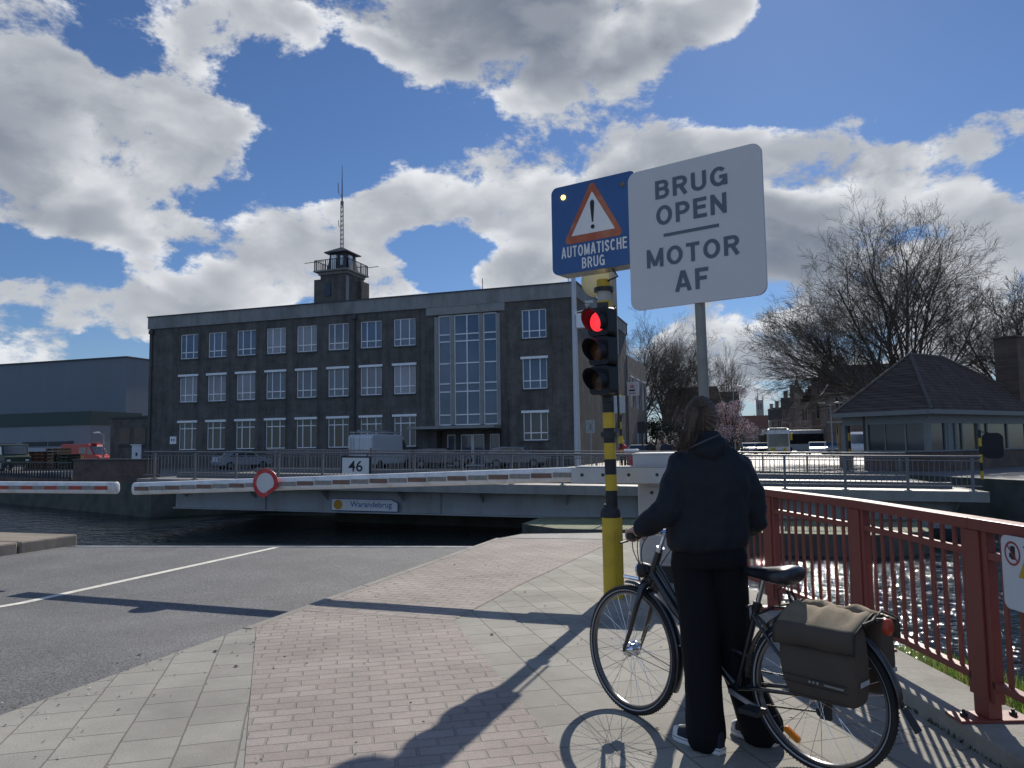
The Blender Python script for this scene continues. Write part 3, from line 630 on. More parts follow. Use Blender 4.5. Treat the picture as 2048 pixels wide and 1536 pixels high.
# lookout tower on the roof
TX, TY = -38.0, 63.6
tw = MB().bx(-39.35, -36.5, 62.0, 65.2, 12.9, 17.75).bx(-40.2, -39.3, 62.25, 64.9, 14.2, 17.45).bx(-40.0, -39.3, 62.35, 64.8, 12.9, 14.2).bx(-36.8, -36.1, 64.0, 65.5, 12.9, 17.4)
tower = part(tw, 'tower', M_fbrick, ob, bevel=.04)
part(MB().bx(-36.55, -36.42, 61.93, 62.25, 12.9, 17.5), 'corner_pier', M_stone, tower)
part(MB().bx(-39.5, -36.4, 61.85, 65.25, 17.75, 18.0).bx(-39.8, -36.15, 61.5, 65.5, 18.0, 18.14), 'gallery', M_parap, tower)
rl = MB()
gx0, gx1, gy0, gy1 = -39.7, -36.25, 61.6, 65.4
for k in range(19):
    f = k / 18
    for (x, y) in ((gx0 + (gx1 - gx0) * f, gy0), (gx0 + (gx1 - gx0) * f, gy1), (gx0, gy0 + (gy1 - gy0) * f), (gx1, gy0 + (gy1 - gy0) * f)):
        rl.bar((x, y, 18.14), (x, y, 19.1), .035 if k % 6 else .08, .035 if k % 6 else .08)
for (a, b) in (((gx0, gy0), (gx1, gy0)), ((gx1, gy0), (gx1, gy1)), ((gx1, gy1), (gx0, gy1)), ((gx0, gy1), (gx0, gy0))): rl.bar((*a, 19.1), (*b, 19.1), .06, .06)
rl.bar((gx0 - 1.1, gy0, 18.95), (gx0 + .9, gy0, 18.99), .05, .05).bar((gx1 - .2, gy1, 18.95), (gx1 + 1.2, gy1, 18.98), .05, .05)
part(rl, 'gallery_rail', M_dark, tower)
ln = MB()
def fr4(x0, x1, y0, y1, z, X0, X1, Y0, Y1, Z, mi=0): ln.add([(x0, y0, z), (x1, y0, z), (x1, y1, z), (x0, y1, z), (X0, Y0, Z), (X1, Y0, Z), (X1, Y1, Z), (X0, Y1, Z)], [(0, 3, 2, 1), (4, 5, 6, 7), (0, 1, 5, 4), (1, 2, 6, 5), (2, 3, 7, 6), (3, 0, 4, 7)], mi)
fr4(-39.0, -36.8, 62.5, 64.7, 18.14, -38.75, -37.05, 62.75, 64.45, 20.0)
part(ln, 'lantern', mat('lantern boards', (.06, .065, .07), .6), tower)
part(MB().bx(-38.45, -37.95, 62.42, 62.7, 18.2, 19.7).bx(-37.45, -37.3, 62.42, 62.7, 18.7, 19.6).bx(-36.99, -36.8, 63.0, 63.5, 18.2, 19.7), 'lantern_window', M_white, tower)
lr = MB().add([(-39.15, 62.3, 19.95), (-36.65, 62.3, 19.95), (-36.65, 64.9, 19.95), (-39.15, 64.9, 19.95), (-38, 63.6, 20.75), (-39.15, 62.3, 20.05), (-36.65, 62.3, 20.05), (-36.65, 64.9, 20.05), (-39.15, 64.9, 20.05)], [(0, 3, 2, 1), (5, 6, 4), (6, 7, 4), (7, 8, 4), (8, 5, 4), (0, 1, 6, 5), (1, 2, 7, 6), (2, 3, 8, 7), (3, 0, 5, 8)])
part(lr, 'lantern_roof', M_lead, tower)
ma = MB()
for a in range(3):
    c, s = .17 * math.cos(a * 2.1), .17 * math.sin(a * 2.1); ma.bar((-38 + c, 63.6 + s, 20.6), (-38 + c * .8, 63.6 + s * .8, 25.2), .05, .05)
for z in [20.9 + i * .45 for i in range(10)]:
    for a in range(3): ma.bar((-38 + .16 * math.cos(a * 2.1), 63.6 + .16 * math.sin(a * 2.1), z), (-38 + .16 * math.cos(a * 2.1 + 2.1), 63.6 + .16 * math.sin(a * 2.1 + 2.1), z + .3), .03, .03)
ma.tube([(-38, 63.6, 24.8), (-38, 63.6, 26.5), (-38, 63.6, 28.8)], [.09, .06, .02], 6).tube([(-38, 63.6, 25.6), (-38.4, 63.6, 26.1), (-38.45, 63.6, 27.1)], .035, 5).tube([(-38.1, 63.6, 22.6), (-38.35, 63.6, 22.8), (-38.38, 63.6, 23.4)], .03, 5)
part(ma, 'mast', mat('mast steel', (.12, .12, .13), .5, .3), tower)
part(MB().bx(-38.75, -38.2, 61.9, 62.02, 15.75, 17.0), 'tower_window', M_glass[0], tower)
sh = [(-.3, .35), (.3, .35), (.3, -.05), (0, -.4), (-.3, -.05)]
part(MB().prism(sh, frame((-38.45, 61.995, 14.55), (1, 0, 0), (0, -1, 0)), .04), 'crest', mat('crest yellow', (.42, .33, .05), .6), tower)

# lower wing behind it along the street
wg = thing('brick_annex', 'two storey grey brick wing behind the office along the street', 'building', (-13.2, 82, 0))
hw = MB(); RYZ = Matrix(((0, -1, 0, 0), (1, 0, 0, 0), (0, 0, 1, 0), (0, 0, 0, 1)))
h2 = [(77.6, 79.2, 5.3, 8.3), (81.4, 83.2, 5.3, 8.3), (85.2, 87, 5.3, 8.3), (81.2, 82.6, 0, 3.0), (85.2, 87.2, 1.0, 3.2)]
tmp = MB(); holes_wall(tmp, 76.1, 88.3, -.5, 10.4, h2, 0, .2)
for (x, y, z) in tmp.v: hw.v.append((-13.0 - y, x, z))
hw.f = tmp.f; hw.m = tmp.m
hw.add([(-13, 76.1, 10.4), (-13, 88.3, 10.4), (-24, 88.3, 10.4), (-24, 76.1, 10.4), (-13, 88.3, -.5), (-24, 88.3, -.5), (-13, 76.1, -.5), (-24, 76.1, -.5)], [(0, 1, 2, 3), (1, 4, 5, 2), (0, 3, 7, 6)])
part(hw, 'wall', brickmat('wing brick', (.15, .13, .115), (.17, .15, .13), (.15, .14, .13), .2, .065, .008, plane='D', bump=.2), wg, fix=False)
for i, (a, b, z0, z1) in enumerate(h2):
    f = MB()
    for q in ((a, a + .09, z0, z1), (b - .09, b, z0, z1), (a + .09, b - .09, z1 - .09, z1), (a + .09, b - .09, z0, z0 + .09), ((a + b) / 2 - .045, (a + b) / 2 + .045, z0 + .09, z1 - .09)): f.bx(-13.17, -13.1, q[0], q[1], q[2], q[3])
    o = part(f, 'door' if i == 3 else 'window', M_white, wg); part(MB().bx(-13.2, -13.15, a + .02, b - .02, z0 + .02, z1 - .02), 'pane', M_glass[1], o)
    if i < 3: part(MB().bx(-13.1, -12.88, a - .1, b + .1, z1 + .002, z1 + .16), 'lintel', M_white, o)
# small brick annex and pale warehouse on the left
an = thing('brick_outbuilding', 'low dark brick outbuilding with a white door against the office end wall', 'building', (-54.8, 58, 0))
part(MB().bx(-57.4, -52.13, 55.6, 63, -.5, 4.55).bx(-57.6, -52.11, 55.45, 63.2, 4.55, 4.72, 1), 'wall', [M_fbrick, M_lead], an)
part(MB().bx(-56.4, -52.6, 55.5, 55.597, 2.0, 2.12).bx(-56.3, -55.1, 55.55, 55.598, 2.2, 3.6, 1).bx(-54.6, -53.3, 55.55, 55.598, 2.2, 3.6, 1), 'blind_window', [M_lead, mat('bricked window', (.14, .115, .09), .9, var=.2)], an)
part(MB().bx(-54.75, -53.7, 55.48, 55.6, 0, 2.05).bx(-54.85, -53.6, 55.4, 55.6, 2.06, 2.15).bx(-54.3, -54.1, 55.46, 55.48, 1.1, 1.4, 1), 'door', [mat('white door', (.62, .64, .66), .5), M_dark], an)
wh = thing('warehouse', 'big pale grey windowless warehouse with a dark green band at the left', 'warehouse', (-95, 95, 0))
M_clad = mat('grey cladding', (.15, .175, .205), .55, var=.08, scale=.4, bump=.12, bscale=8, stretch=(3, 3, .1))
part(MB().bx(-170, -80.2, 80, 130, -.5, 13.95).bx(-170.2, -80.0, 79.8, 130, 13.95, 14.1, 1), 'hall', [M_clad, M_lead], wh)
part(MB().bx(-170, -77.4, 72, 79.8, -.5, 4.8), 'loading_block', mat('light cladding', (.20, .225, .245), .6, var=.08, scale=.4, stretch=(3, 3, .1)), wh)
part(MB().bx(-170, -77.3, 71.9, 79.9, 4.8, 6.45), 'band', mat('green band', (.03, .055, .05), .5, var=.15), wh)
part(MB().bx(-110, -89.5, 71.95, 71.997, 2.2, 2.75).bx(-88.3, -84.2, 71.95, 71.997, 2.3, 2.85).bx(-84.0, -80.8, 71.95, 71.997, 2.3, 2.85).bx(-80.8, -80.0, 71.94, 71.997, 1.2, 2.9), 'dock_opening', M_dark, wh)
part(MB().bx(-112, -80.9, 71.2, 71.9, 1.45, 2.1), 'dock_canopy', mat('canopy grey', (.36, .39, .43), .5), wh)
part(MB().bx(-94.6, -94, 84, 85, 14.1, 14.6).bx(-89.4, -88.9, 84, 85, 14.1, 14.7), 'roof_vent', M_dark, wh)
# ---------------------------------------------------------------- swing bridge, standing open along the canal
M_gird = mat('bridge steel paint', (.37, .375, .38), .55, var=.1, scale=.8, bump=.1, bscale=20, dirt=(.22, .185, .15), dirtamt=.65, dscale=1.6, stretch=(1, 1, .3))
M_rail = mat('railing grey paint', (.15, .155, .165), .45, var=.1)
M_rail2 = mat('railing dark paint', (.12, .125, .14), .5, var=.1)
br = thing('swing_bridge', 'grey steel swing bridge turned open along the canal with railings on both sides', 'bridge', (-8.06, 29.93, .15)); br.rotation_euler = (0, rad(1.0), rad(4.64))
bpy.context.view_layer.update(); BM = br.matrix_world.copy(); BI = BM.inverted(); BN = (BM.to_3x3() @ V((0, -1, 0)))
def onB(x, y, yl): return BI @ onP(x, y, BM @ V((0, yl, 0)), BN)
X0, X1 = -15.7, 13.85
MB().bx(X0, X1, -4.5, 4.5, -.14, 0).build('deck', M_deck, br)
MB().bx(X0, X1, -4.62, -4.503, -.30, .012).bx(X0, X1, 4.503, 4.62, -.30, .012).bx(X0 - .12, X0 - .003, -4.62, 4.62, -.3, .012).bx(X1 + .003, X1 + .12, -4.62, 4.62, -.3, .012).build('edge_beam', mat('weathered beam', (.27, .265, .25), .7, var=.2, dirt=(.12, .11, .09), dirtamt=.75, dscale=2.0, stretch=(1, 1, .4)), br)
MB().bx(X0 + .4, X1 - .4, -2.95, -2.75, .003, .2).bx(X0 + .4, X1 - .4, 2.75, 2.95, .003, .2).build('kerb_beam', M_rail2, br)
gd = MB()
for y in (-3.7, 3.7):
    gd.bx(X0 + 1.0, X1 - .6, y - .02, y + .02, -1.12, -.143)
    gd.bx(X0 + 1.0, X1 - .6, y - .2, y + .2, -1.17, -1.12)
    x = X0 + 1.9 + 3.1
    while x < X1 - 1: gd.bx(x - .012, x + .012, y - .12, y + .12, -1.117, -.146); x += 7.1
for x in [X0 + 1.2 + 2.6 * i for i in range(11)]: gd.bx(x - .1, x + .1, -3.67, 3.67, -.9, -.15)
gd.build('girder', M_gird, br)
for i in range(10):
    x = X0 + 1.5 + 3.05 * i
    for s in (-1, 1):
        MB().add([(x - .02, s * 3.73, -.145), (x + .02, s * 3.73, -.145), (x + .02, s * 4.48, -.145), (x - .02, s * 4.48, -.145), (x - .02, s * 4.48, -.28), (x + .02, s * 4.48, -.28), (x - .02, s * 3.73, -.72), (x + .02, s * 3.73, -.72)], [(0, 1, 2, 3), (3, 2, 5, 4), (4, 5, 7, 6), (6, 7, 1, 0), (0, 3, 4, 6), (1, 7, 5, 2)]).bx(x - .12, x + .12, min(s * 3.9, s * 4.48), max(s * 3.9, s * 4.48), -.3, -.283).build('bracket', M_gird, br)
MB().lathe([(2.1, -2.2), (2.1, -1.45), (1.5, -1.4), (1.5, -1.18)], 24).build('pivot', M_gird, br, smooth=40)
for s in (-1, 1):
    y = s * 4.4
    r = MB().tube([(X0, y, 1.06), (X1, y, 1.06)], .032, 8).bar((X0, y, .16), (X1, y, .16), .03, .035)
    if s > 0: r.tube([(X0, y, .86), (X1, y, .86)], .02, 6)
    else: r.bar((X0, y, .93), (X1, y, .93), .02, .03)
    rl = r.build('railing', M_rail, br, smooth=40)
    posts = [X0 + .5 + 1.8 * i for i in range(17)]
    for i, x in enumerate(posts):
        MB().bx(x - .035, x + .035, y - .05, y + .05, .012, 1.03).bx(x - .09, x + .09, y - .08, y + .08, .002, .03).build('post', M_rail, rl)
        if i < len(posts) - 1:
            b = MB(); nb = 11
            for k in range(1, nb + 1): xx = x + 1.8 * k / (nb + 1); b.bx(xx - .0075, xx + .0075, y - .012, y + .012, .18, .915 if s < 0 else 1.03)
            b.build('baluster_panel', M_rail, rl)
b = MB()
for k in range(1, 3): b.bx(X0 + .5 - .155 * k - .0075, X0 + .5 - .155 * k + .0075, -4.412, -4.388, .18, .915)
b.build('baluster_panel', M_rail, rl)
M_black = mat('black paint', (.012, .012, .014), .4)
M_sgnw = mat('sign white', (.72, .71, .69), .45, var=.04)
M_blue = mat('lettering blue', (.02, .07, .33), .4)
M_blk = mat('lettering black', (.02, .02, .025), .5)
# number plate and name board
a, b_ = onB(683, 912, -4.5), onB(743, 948, -4.5); pw, ph = b_.x - a.x, a.z - b_.z; pc = (a + b_) / 2
np_ = MB().bx(pc.x - pw / 2, pc.x + pw / 2, -4.53, -4.5, b_.z, a.z).build('number_plate', M_black, br)
MB().bx(pc.x - pw / 2 + .05, pc.x + pw / 2 - .09, -4.536, -4.531, b_.z + .0, a.z - .06).build('plate_face', M_sgnw, np_)
text('number', '46', frame((pc.x - .02, -4.536, pc.z - .04), (1, 0, 0), (0, -1, 0)), M_blk, np_, w=.56, h=.40, bold=.012)
YN = -3.9
a, b_ = onB(663.5, 997, YN), onB(796.5, 1024, YN); pc = (a + b_) / 2; hw_, hh_ = (b_.x - a.x) / 2, (a.z - b_.z) / 2
poly = [(-hw_, -hh_), (hw_, -hh_), (hw_, hh_ * .45), (hw_ * .82, hh_), (-hw_, hh_)]
nb = MB().prism(poly, frame((pc.x, YN, pc.z), (1, 0, 0), (0, -1, 0)), .03).build('name_board', M_blue, br)
FB = frame((pc.x, YN - .03, pc.z), (1, 0, 0), (0, -1, 0))
MB().prism([(x * .985, y * .93) for x, y in poly], FB, .004).build('board_face', M_sgnw, nb)
MB().prism(circ(hh_ * .82, 24, -hw_ * .79, 0), FB @ Matrix.Translation((0, 0, .0042)), .002).build('sun_emblem', mat('emblem orange', (.55, .27, .02), .5, var=.2, scale=20), nb)
text('lettering', 'Warandebrug', FB @ Matrix.Translation((hw_ * .20, 0, .005)), M_blue, nb, w=hw_ * 1.24, h=hh_ * 1.22, bold=.008)

# ---------------------------------------------------------------- barriers
M_boom = mat('boom white', (.72, .72, .71), .4, var=.06, dirt=(.36, .34, .30), dirtamt=.55, dscale=5)
M_redref = mat('faded red foil', (.165, .10, .078), .5, var=.25, scale=12)
M_gryref = mat('grey foil', (.23, .22, .20), .5, var=.35, scale=25)
M_redpat = mat('red foil', (.34, .055, .035), .5, var=.2, scale=12)
M_cab = mat('cabinet paint', (.46, .47, .48), .5, var=.06, dirt=(.28, .28, .27), dirtamt=.4, dscale=2)
M_alu = mat('brushed aluminium', (.42, .43, .44), .4, .6, var=.12, dirt=(.35, .34, .33), dirtamt=.5)
BY = 8.3
def boom_mesh(p0, p1, r0, r1):
    p0, p1 = V(p0), V(p1); d = (p1 - p0).normalized()
    ring = lambda p, k: (p, V((0, .74 * k, 0)), V((0, 0, k)), 2.6)
    return MB().loft([ring(p0 - d * .012, r0 * .55), ring(p0 - d * .006, r0 * .9), ring(p0, r0), ring(p1, r1)], 20)
bar = thing('barrier', 'closed white barrier boom with a round red sign, worked from the grey cabinet', 'barrier', (-1.0, 8.7, 0))
L0, L1 = V((-8.12, BY, 1.0)), V((-2.0, BY, 1.178))
part(boom_mesh(L0, L1, .082, .082), 'boom', M_boom, bar, smooth=50)
stp = MB(); nn = 24
for i in range(nn):
    a = L0.lerp(L1, .008 + (i) / nn * .99); b = L0.lerp(L1, .008 + (i + .94) / nn * .99)
    stp.bx(a.x, b.x, BY - .066, BY - .058, (a.z + b.z) / 2 - .026, (a.z + b.z) / 2 + .026, i % 2)
part(stp, 'reflector_strip', [M_redref, M_gryref], bar)
br_ = MB()
for sgn in (0,): br_.bar((-2.05, BY - .075, 1.17), (-.9, BY - .085, 1.165), .02, .17).bar((-2.05, BY + .075, 1.17), (-.9, BY + .085, 1.165), .02, .17).bar((-2.0, BY, 1.262), (-1.0, BY, 1.258), .15, .012)
arm = part(br_, 'boom_arm', M_alu, bar, bevel=.004)
for x in (-1.93, -1.70, -1.42, -1.12, -1.02): part(MB().lathe([(.018, 0), (.018, .012), (.012, .016)], 8, frame((x, BY - .087, 1.175), (1, 0, 0), (0, -1, 0))), 'bolt', M_dark, arm)
cb = MB().bx(-1.375, -.55, 8.5, 9.15, .18, 1.08)
part(cb, 'cabinet', M_cab, bar, bevel=.012)
part(MB().bx(-1.3, -.62, 8.492, 8.498, .24, 1.03).bx(-1.295, -.625, 8.487, 8.493, .245, 1.025), 'door', M_cab, bar)
part(MB().lathe([(.018, 0), (.018, .01)], 12, frame((-1.22, 8.487, .97), (1, 0, 0), (0, -1, 0))), 'lock', M_dark, bar)
part(MB().bx(-1.34, -.58, 8.53, 9.12, 0, .177), 'plinth', M_dark, bar)
part(MB().bx(-1.40, -.58, 8.42, 9.2, 1.09, 1.235).bx(-1.405, -.9, 8.40, 9.0, 1.24, 1.385), 'drive_box', M_cab, bar, bevel=.008)
part(MB().bx(-1.41, -.895, 8.395, 9.005, 1.386, 1.402), 'box_lid', M_boom, bar)
rc = onY(531, 966, BY - .1); rr_ = .183
def bent(n, r):
    pts = []
    for (x, y) in circ(r, n):
        d = (x * .5 - y * .86) - r * .80      # the dented lower right edge
        if d > 0: x -= d * .5; y += d * .86
        pts.append((x, y))
    return pts
FR = frame(rc, (1, 0, 0), (0, -1, 0))
rs = part(MB().prism(bent(40, rr_), FR, .006), 'round_sign', mat('sign red', (.42, .02, .025), .4, var=.08, dirt=(.55, .45, .42), dirtamt=.25, dscale=14), bar)
part(MB().prism(bent(40, rr_ * .69), FR @ Matrix.Translation((0, 0, .0063)), .002), 'sign_face', mat('sign face grey', (.50, .51, .52), .4, var=.08, scale=6), rs)
part(MB().bx(rc.x - .05, rc.x + .05, BY - .095, BY - .05, rc.z - .02, rc.z + .03), 'sign_clamp', M_alu, rs)
lb = thing('barrier', 'closed barrier boom with bright red and grey bands reaching in from the left edge', 'barrier', (-15, 8.7, 0))
K0, K1 = V((-8.44, BY, 1.01)), V((-14.7, BY, 1.02))
part(boom_mesh(K0, K1, .082, .082), 'boom', M_boom, lb, smooth=50)
stp = MB()
for i in range(27):
    a = K0.x - .09 - .225 * i; stp.bx(a - .222, a, BY - .066, BY - .058, 1.012 - .026, 1.012 + .026, i % 2)
part(stp, 'reflector_strip', [M_redpat, M_gryref], lb)
part(MB().bx(-15.4, -14.6, 8.5, 9.15, -.1, 1.08).bx(-15.3, -14.65, 8.2, 9.0, 1.085, 1.3), 'cabinet', M_cab, lb, bevel=.012)

# ---------------------------------------------------------------- traffic light
M_yel = mat('pole yellow', (.58, .40, .03), .5, var=.1, scale=3, dirt=(.30, .22, .04), dirtamt=.45, dscale=4)
PX, PY = -1.48, 7.62
lean = lambda z: PX - .014 * z      # the pole leans slightly to the left
tl = thing('traffic_light', 'traffic light showing red on a black and yellow banded pole with a yellow sleeve', 'traffic light', (PX, PY, 0))
edges = [0.0, .80, .90, 1.044, 1.202, 1.355, 1.515, 1.664, 1.819, 2.83, 2.955, 3.03]
pm = MB()
def seg(z0, z1, r, mi, n=18): pm.tube([(lean(z0), PY, z0), (lean(z1), PY, z1)], r, n, mi)
for z0, z1, mi in ((.85, 1.044, 1), (1.044, 1.202, 0), (1.202, 1.355, 1), (1.355, 1.515, 0), (1.515, 1.664, 1), (1.664, 1.819, 0), (1.819, 2.80, 1), (2.80, 2.95, 0), (2.95, 3.05, 2), (3.05, 3.09, 1), (3.09, 3.17, 0)): seg(z0, z1, .058 if z1 < 2.9 else (.068 if mi != 1 else .10), mi)
pole = part(pm, 'pole', [M_yel, M_black, mat('pale band', (.40, .40, .38), .6, var=.2)], tl, smooth=40)
part(MB().lathe([(.101, 0), (.101, .78)], 24, Matrix.Translation((PX - .015, PY, 0))), 'sleeve', M_yel, tl, smooth=40)
part(MB().lathe([(.101, .782), (.099, .83), (.085, .865), (.062, .89), (.062, .91)], 24, Matrix.Translation((PX - .03, PY, 0))), 'collar', M_black, tl, smooth=60)
part(MB().bar((PX + .06, PY - .078, .08), (PX + .045, PY - .078, .66), .075, .006, up=(1, 0, 0)), 'sleeve_door', M_yel, tl)
part(MB().tube([(lean(1.63) - .005, PY, 1.57), (lean(1.63) - .005, PY, 1.63)], .066, 18).bx(lean(1.6) - .08, lean(1.6) + .08, PY - .03, PY + .03, 1.58, 1.62), 'clamp_band', M_dark, tl)
ha = rad(244); hn = V((math.cos(ha), math.sin(ha), 0)); hu = V((-hn.y, hn.x, 0)) * 1
hc = V((lean(2.4) + .085, PY, 2.42)) + hn * .12
FH = frame(hc, hu, hn)
M_head = mat('signal housing', (.012, .013, .016), .55, var=.1)
hb = MB()
for k in (-1, 0, 1): hb.prism(rrect(.255, .285, .05, 5, 0, k * .29), FH, .14)
hb.prism(rrect(.22, .88, .02, 3), FH @ Matrix.Translation((0, 0, -.03)), .028)
head = part(hb, 'signal_head', M_head, tl, bevel=.006)
part(MB().bx(lean(2.9) - .06, lean(2.9) + .05, PY - .07, PY + .06, 2.86, 2.93).bx(lean(1.95) - .04, lean(1.95) + .05, PY - .07, PY + .06, 1.93, 1.97), 'mount', M_dark, tl)
for k, (nm, m) in enumerate((('red_lamp', mat('lit red lens', (.6, .01, .01), .3, emit=(1, .035, .05), estr=1.25, var=.25, scale=40)), ('amber_lamp', mat('dark amber lens', (.09, .035, .015), .25, var=.3, scale=20)), ('green_lamp', mat('dark green lens', (.055, .035, .02), .25, var=.3, scale=20)))):
    zz = .29 - .29 * k
    T = FH @ Matrix.Translation((0, zz, .14))
    o = part(MB().lathe([(.0985, 0), (.085, .012), (.05, .022), (.001, .026)], 28, T), nm, m, head, smooth=60)
    vs = MB(); n = 26
    for i in range(n + 1):
        a = rad(-50 + 280 * i / n); up = (1 + math.sin(a)) / 2; ln_ = .05 + .12 * up
        for (r, z) in ((.112, 0), (.112, ln_), (.107, ln_), (.107, 0)): vs.v.append(tuple(T @ V((r * math.cos(a), r * math.sin(a), z))))
    for i in range(n):
        for j in range(3): vs.f.append((i * 4 + j, i * 4 + j + 1, i * 4 + 5 + j, i * 4 + 4 + j)); vs.m.append(0)
    part(vs, 'visor', M_head, head, smooth=40, fix=False)
part(MB().tube([(-1.415, PY + .02, 2.9), (-1.405, PY + .02, 1.66)], .012, 6), 'cable', M_dark, tl)

# ---------------------------------------------------------------- blue warning box sign on its own pole
M_post = mat('galvanised post', (.34, .35, .35), .5, .4, var=.15, dirt=(.20, .20, .19), dirtamt=.4)
u = V((.962, -.272, 0)); n = V((-.272, -.962, 0)); S0 = V((-1.6, 7.62, 0)) + n * .2
bs = thing('warning_sign', 'blue box sign AUTOMATISCHE BRUG with a red triangle and a lit amber lamp', 'road sign', (-1.43, 7.95, 0))
FS = frame(S0 + u * .085 + V((0, 0, 3.695)), u, n); SW, SH = .955, .915
M_sblue = mat('sign blue', (.035, .10, .26), .4, var=.12, scale=3)
part(MB().prism(rrect(SW, SH, .07, 6), FS @ Matrix.Translation((0, 0, -.22)), .2), 'sign_box', M_alu, bs, bevel=.006)
face = part(MB().prism(rrect(SW, SH, .07, 6), FS @ Matrix.Translation((0, 0, -.019)), .02), 'sign_face', M_sblue, bs)
def tri(ax, ay, lx, rx, by, r):
    P = [V((ax, ay)), V((lx, by)), V((rx, by))]; out_ = []
    for i in range(3):
        p, a, b = P[i], P[i - 1], P[(i + 1) % 3]; da, db = (a - p).normalized(), (b - p).normalized()
        for k in range(7):
            t = k / 6; q = p + (da * (1 - t) ** 2 + db * t ** 2) * r * 1.4; out_.append((q.x, q.y))
    return out_
zc = lambda z: z - 3.695
part(MB().prism(tri(0, zc(4.16), -.345, .345, zc(3.535), .06), FS @ Matrix.Translation((0, 0, .0015)), .002), 'red_triangle', mat('sign faded red', (.40, .10, .045), .5, var=.2, scale=8, dirt=(.42, .30, .18), dirtamt=.45, dscale=4), face)
part(MB().prism(tri(0, zc(4.035), -.245, .245, zc(3.612), .01), FS @ Matrix.Translation((0, 0, .004)), .002), 'white_triangle', M_sgnw, face)
ex = [(-.022, zc(3.93)), (0, zc(3.95)), (.022, zc(3.93)), (.024, zc(3.90)), (.008, zc(3.72)), (-.008, zc(3.72)), (-.024, zc(3.90))]
part(MB().prism(ex, FS @ Matrix.Translation((0, 0, .0062)), .002).prism(circ(.022, 16, 0, zc(3.672)), FS @ Matrix.Translation((0, 0, .0062)), .002), 'exclamation_mark', M_blk, face)
stroke_text('lettering', 'AUTOMATISCHE', FS @ Matrix.Translation((-.0, zc(3.455), .0015)), M_sgnw, face, .735, .115, .15, .17, .72)
stroke_text('lettering', 'BRUG', FS @ Matrix.Translation((-.005, zc(3.32), .0015)), M_sgnw, face, .255, .11, .15, .17, .78)
for x, lit in ((-.333, 1), (.337, 0)):
    T = FS @ Matrix.Translation((x, zc(4.035), .002))
    m = mat('lit amber lamp', (.8, .4, .05), .3, emit=(1, .62, .12), estr=5) if lit else mat('unlit lamp', (.16, .13, .10), .3)
    o = part(MB().lathe([(.026, 0), (.022, .012), (.001, .018)], 16, T), 'lamp', m, face, smooth=60); 
    if lit: o['label'] = 'lit amber lamp'
part(MB().tube([(-1.445, 7.76, 2.42), (-1.46, 7.76, 3.95)], .036, 16).bar((-1.53, 7.6, 2.6), (-1.44, 7.76, 2.6), .03, .05).bar((-1.53, 7.6, 3.1), (-1.44, 7.76, 3.1), .03, .05), 'pole', M_post, bs, smooth=40)
part(MB().bar(S0 + u * -.1 + V((0, 0, 3.5)) - n * .24, S0 + u * .42 + V((0, 0, 3.5)) - n * .24, .04, .05).bar(S0 + u * -.1 + V((0, 0, 3.95)) - n * .24, S0 + u * .42 + V((0, 0, 3.95)) - n * .24, .04, .05), 'bracket', M_post, bs)
part(MB().tube([S0 + u * .24 + V((0, 0, 3.24)) - n * .1, S0 + u * .27 + V((0, 0, 3.17)) - n * .15, (lean(3.14), PY, 3.14)], .009, 6), 'cable', M_dark, bs)
rd = thing('round_reflector', 'pale yellow round disc fixed between the blue sign and the traffic light pole', 'disc', (-1.68, 8.02, 3.28))
part(MB().lathe([(.001, .02), (.12, .012), (.185, 0), (.19, -.012), (.12, -.03), (.001, -.035)], 32, frame((-1.68, 8.02, 3.27), u, n)), 'disc', mat('pale yellow plastic', (.56, .52, .30), .45, var=.08), rd, smooth=60)
part(MB().bar((-1.66, 8.05, 3.27), (-1.52, 7.99, 3.27), .03, .03), 'bracket', M_dark, rd)

# ---------------------------------------------------------------- white sign BRUG OPEN / MOTOR AF
u = V((.951, -.309, 0)); n = V((-.309, -.951, 0)); W0 = V((-.451, 6.096, 0))
ws = thing('information_sign', 'big white sign reading BRUG OPEN MOTOR AF on a grey post behind the cyclist', 'road sign', (-.50, 6.2, 0))
FW = frame(W0 + u * -.046 + V((0, 0, 3.178)), u, n); zc = lambda z: z + 2.615 - 3.178; uc = lambda x: x + .046
M_panel = mat('white sign panel', (.60, .59, .585), .45, var=.04, scale=2, dirt=(.62, .60, .57), dirtamt=.3, dscale=3)
M_let = mat('sign lettering grey', (.11, .135, .165), .5, var=.06)
pn = part(MB().prism(rrect(1.122, 1.165, .075, 8), FW @ Matrix.Translation((0, 0, -.025)), .025), 'sign_panel', M_panel, ws)
for s, (l, r, b, t) in (('BRUG', (-.36, .248, .872, 1.027)), ('OPEN', (-.358, .234, .653, .815)), ('MOTOR', (-.453, .323, .315, .468)), ('AF', (-.212, .068, .089, .255))):
    stroke_text('lettering', s, FW @ Matrix.Translation((uc((l + r) / 2), zc((b + t) / 2), .0015)), M_let, pn, r - l, t - b, .19, .17)
part(MB().prism([(uc(-.297), zc(.553)), (uc(.168), zc(.553)), (uc(.168), zc(.579)), (uc(-.297), zc(.579))], FW @ Matrix.Translation((0, 0, .0015)), .002), 'rule', M_let, pn)
part(MB().tube([(-.44, 6.155, 0), (-.475, 6.155, 3.6)], .04, 16), 'post', mat('old grey post', (.27, .265, .24), .6, .2, var=.2, scale=9, dirt=(.16, .15, .13), dirtamt=.5), ws, smooth=40)
part(MB().bar(W0 + u * -.4 - n * .03 + V((0, 0, 2.9)), W0 + u * .34 - n * .03 + V((0, 0, 2.9)), .02, .04).bar(W0 + u * -.4 - n * .03 + V((0, 0, 3.5)), W0 + u * .34 - n * .03 + V((0, 0, 3.5)), .02, .04), 'bracket', M_post, ws)

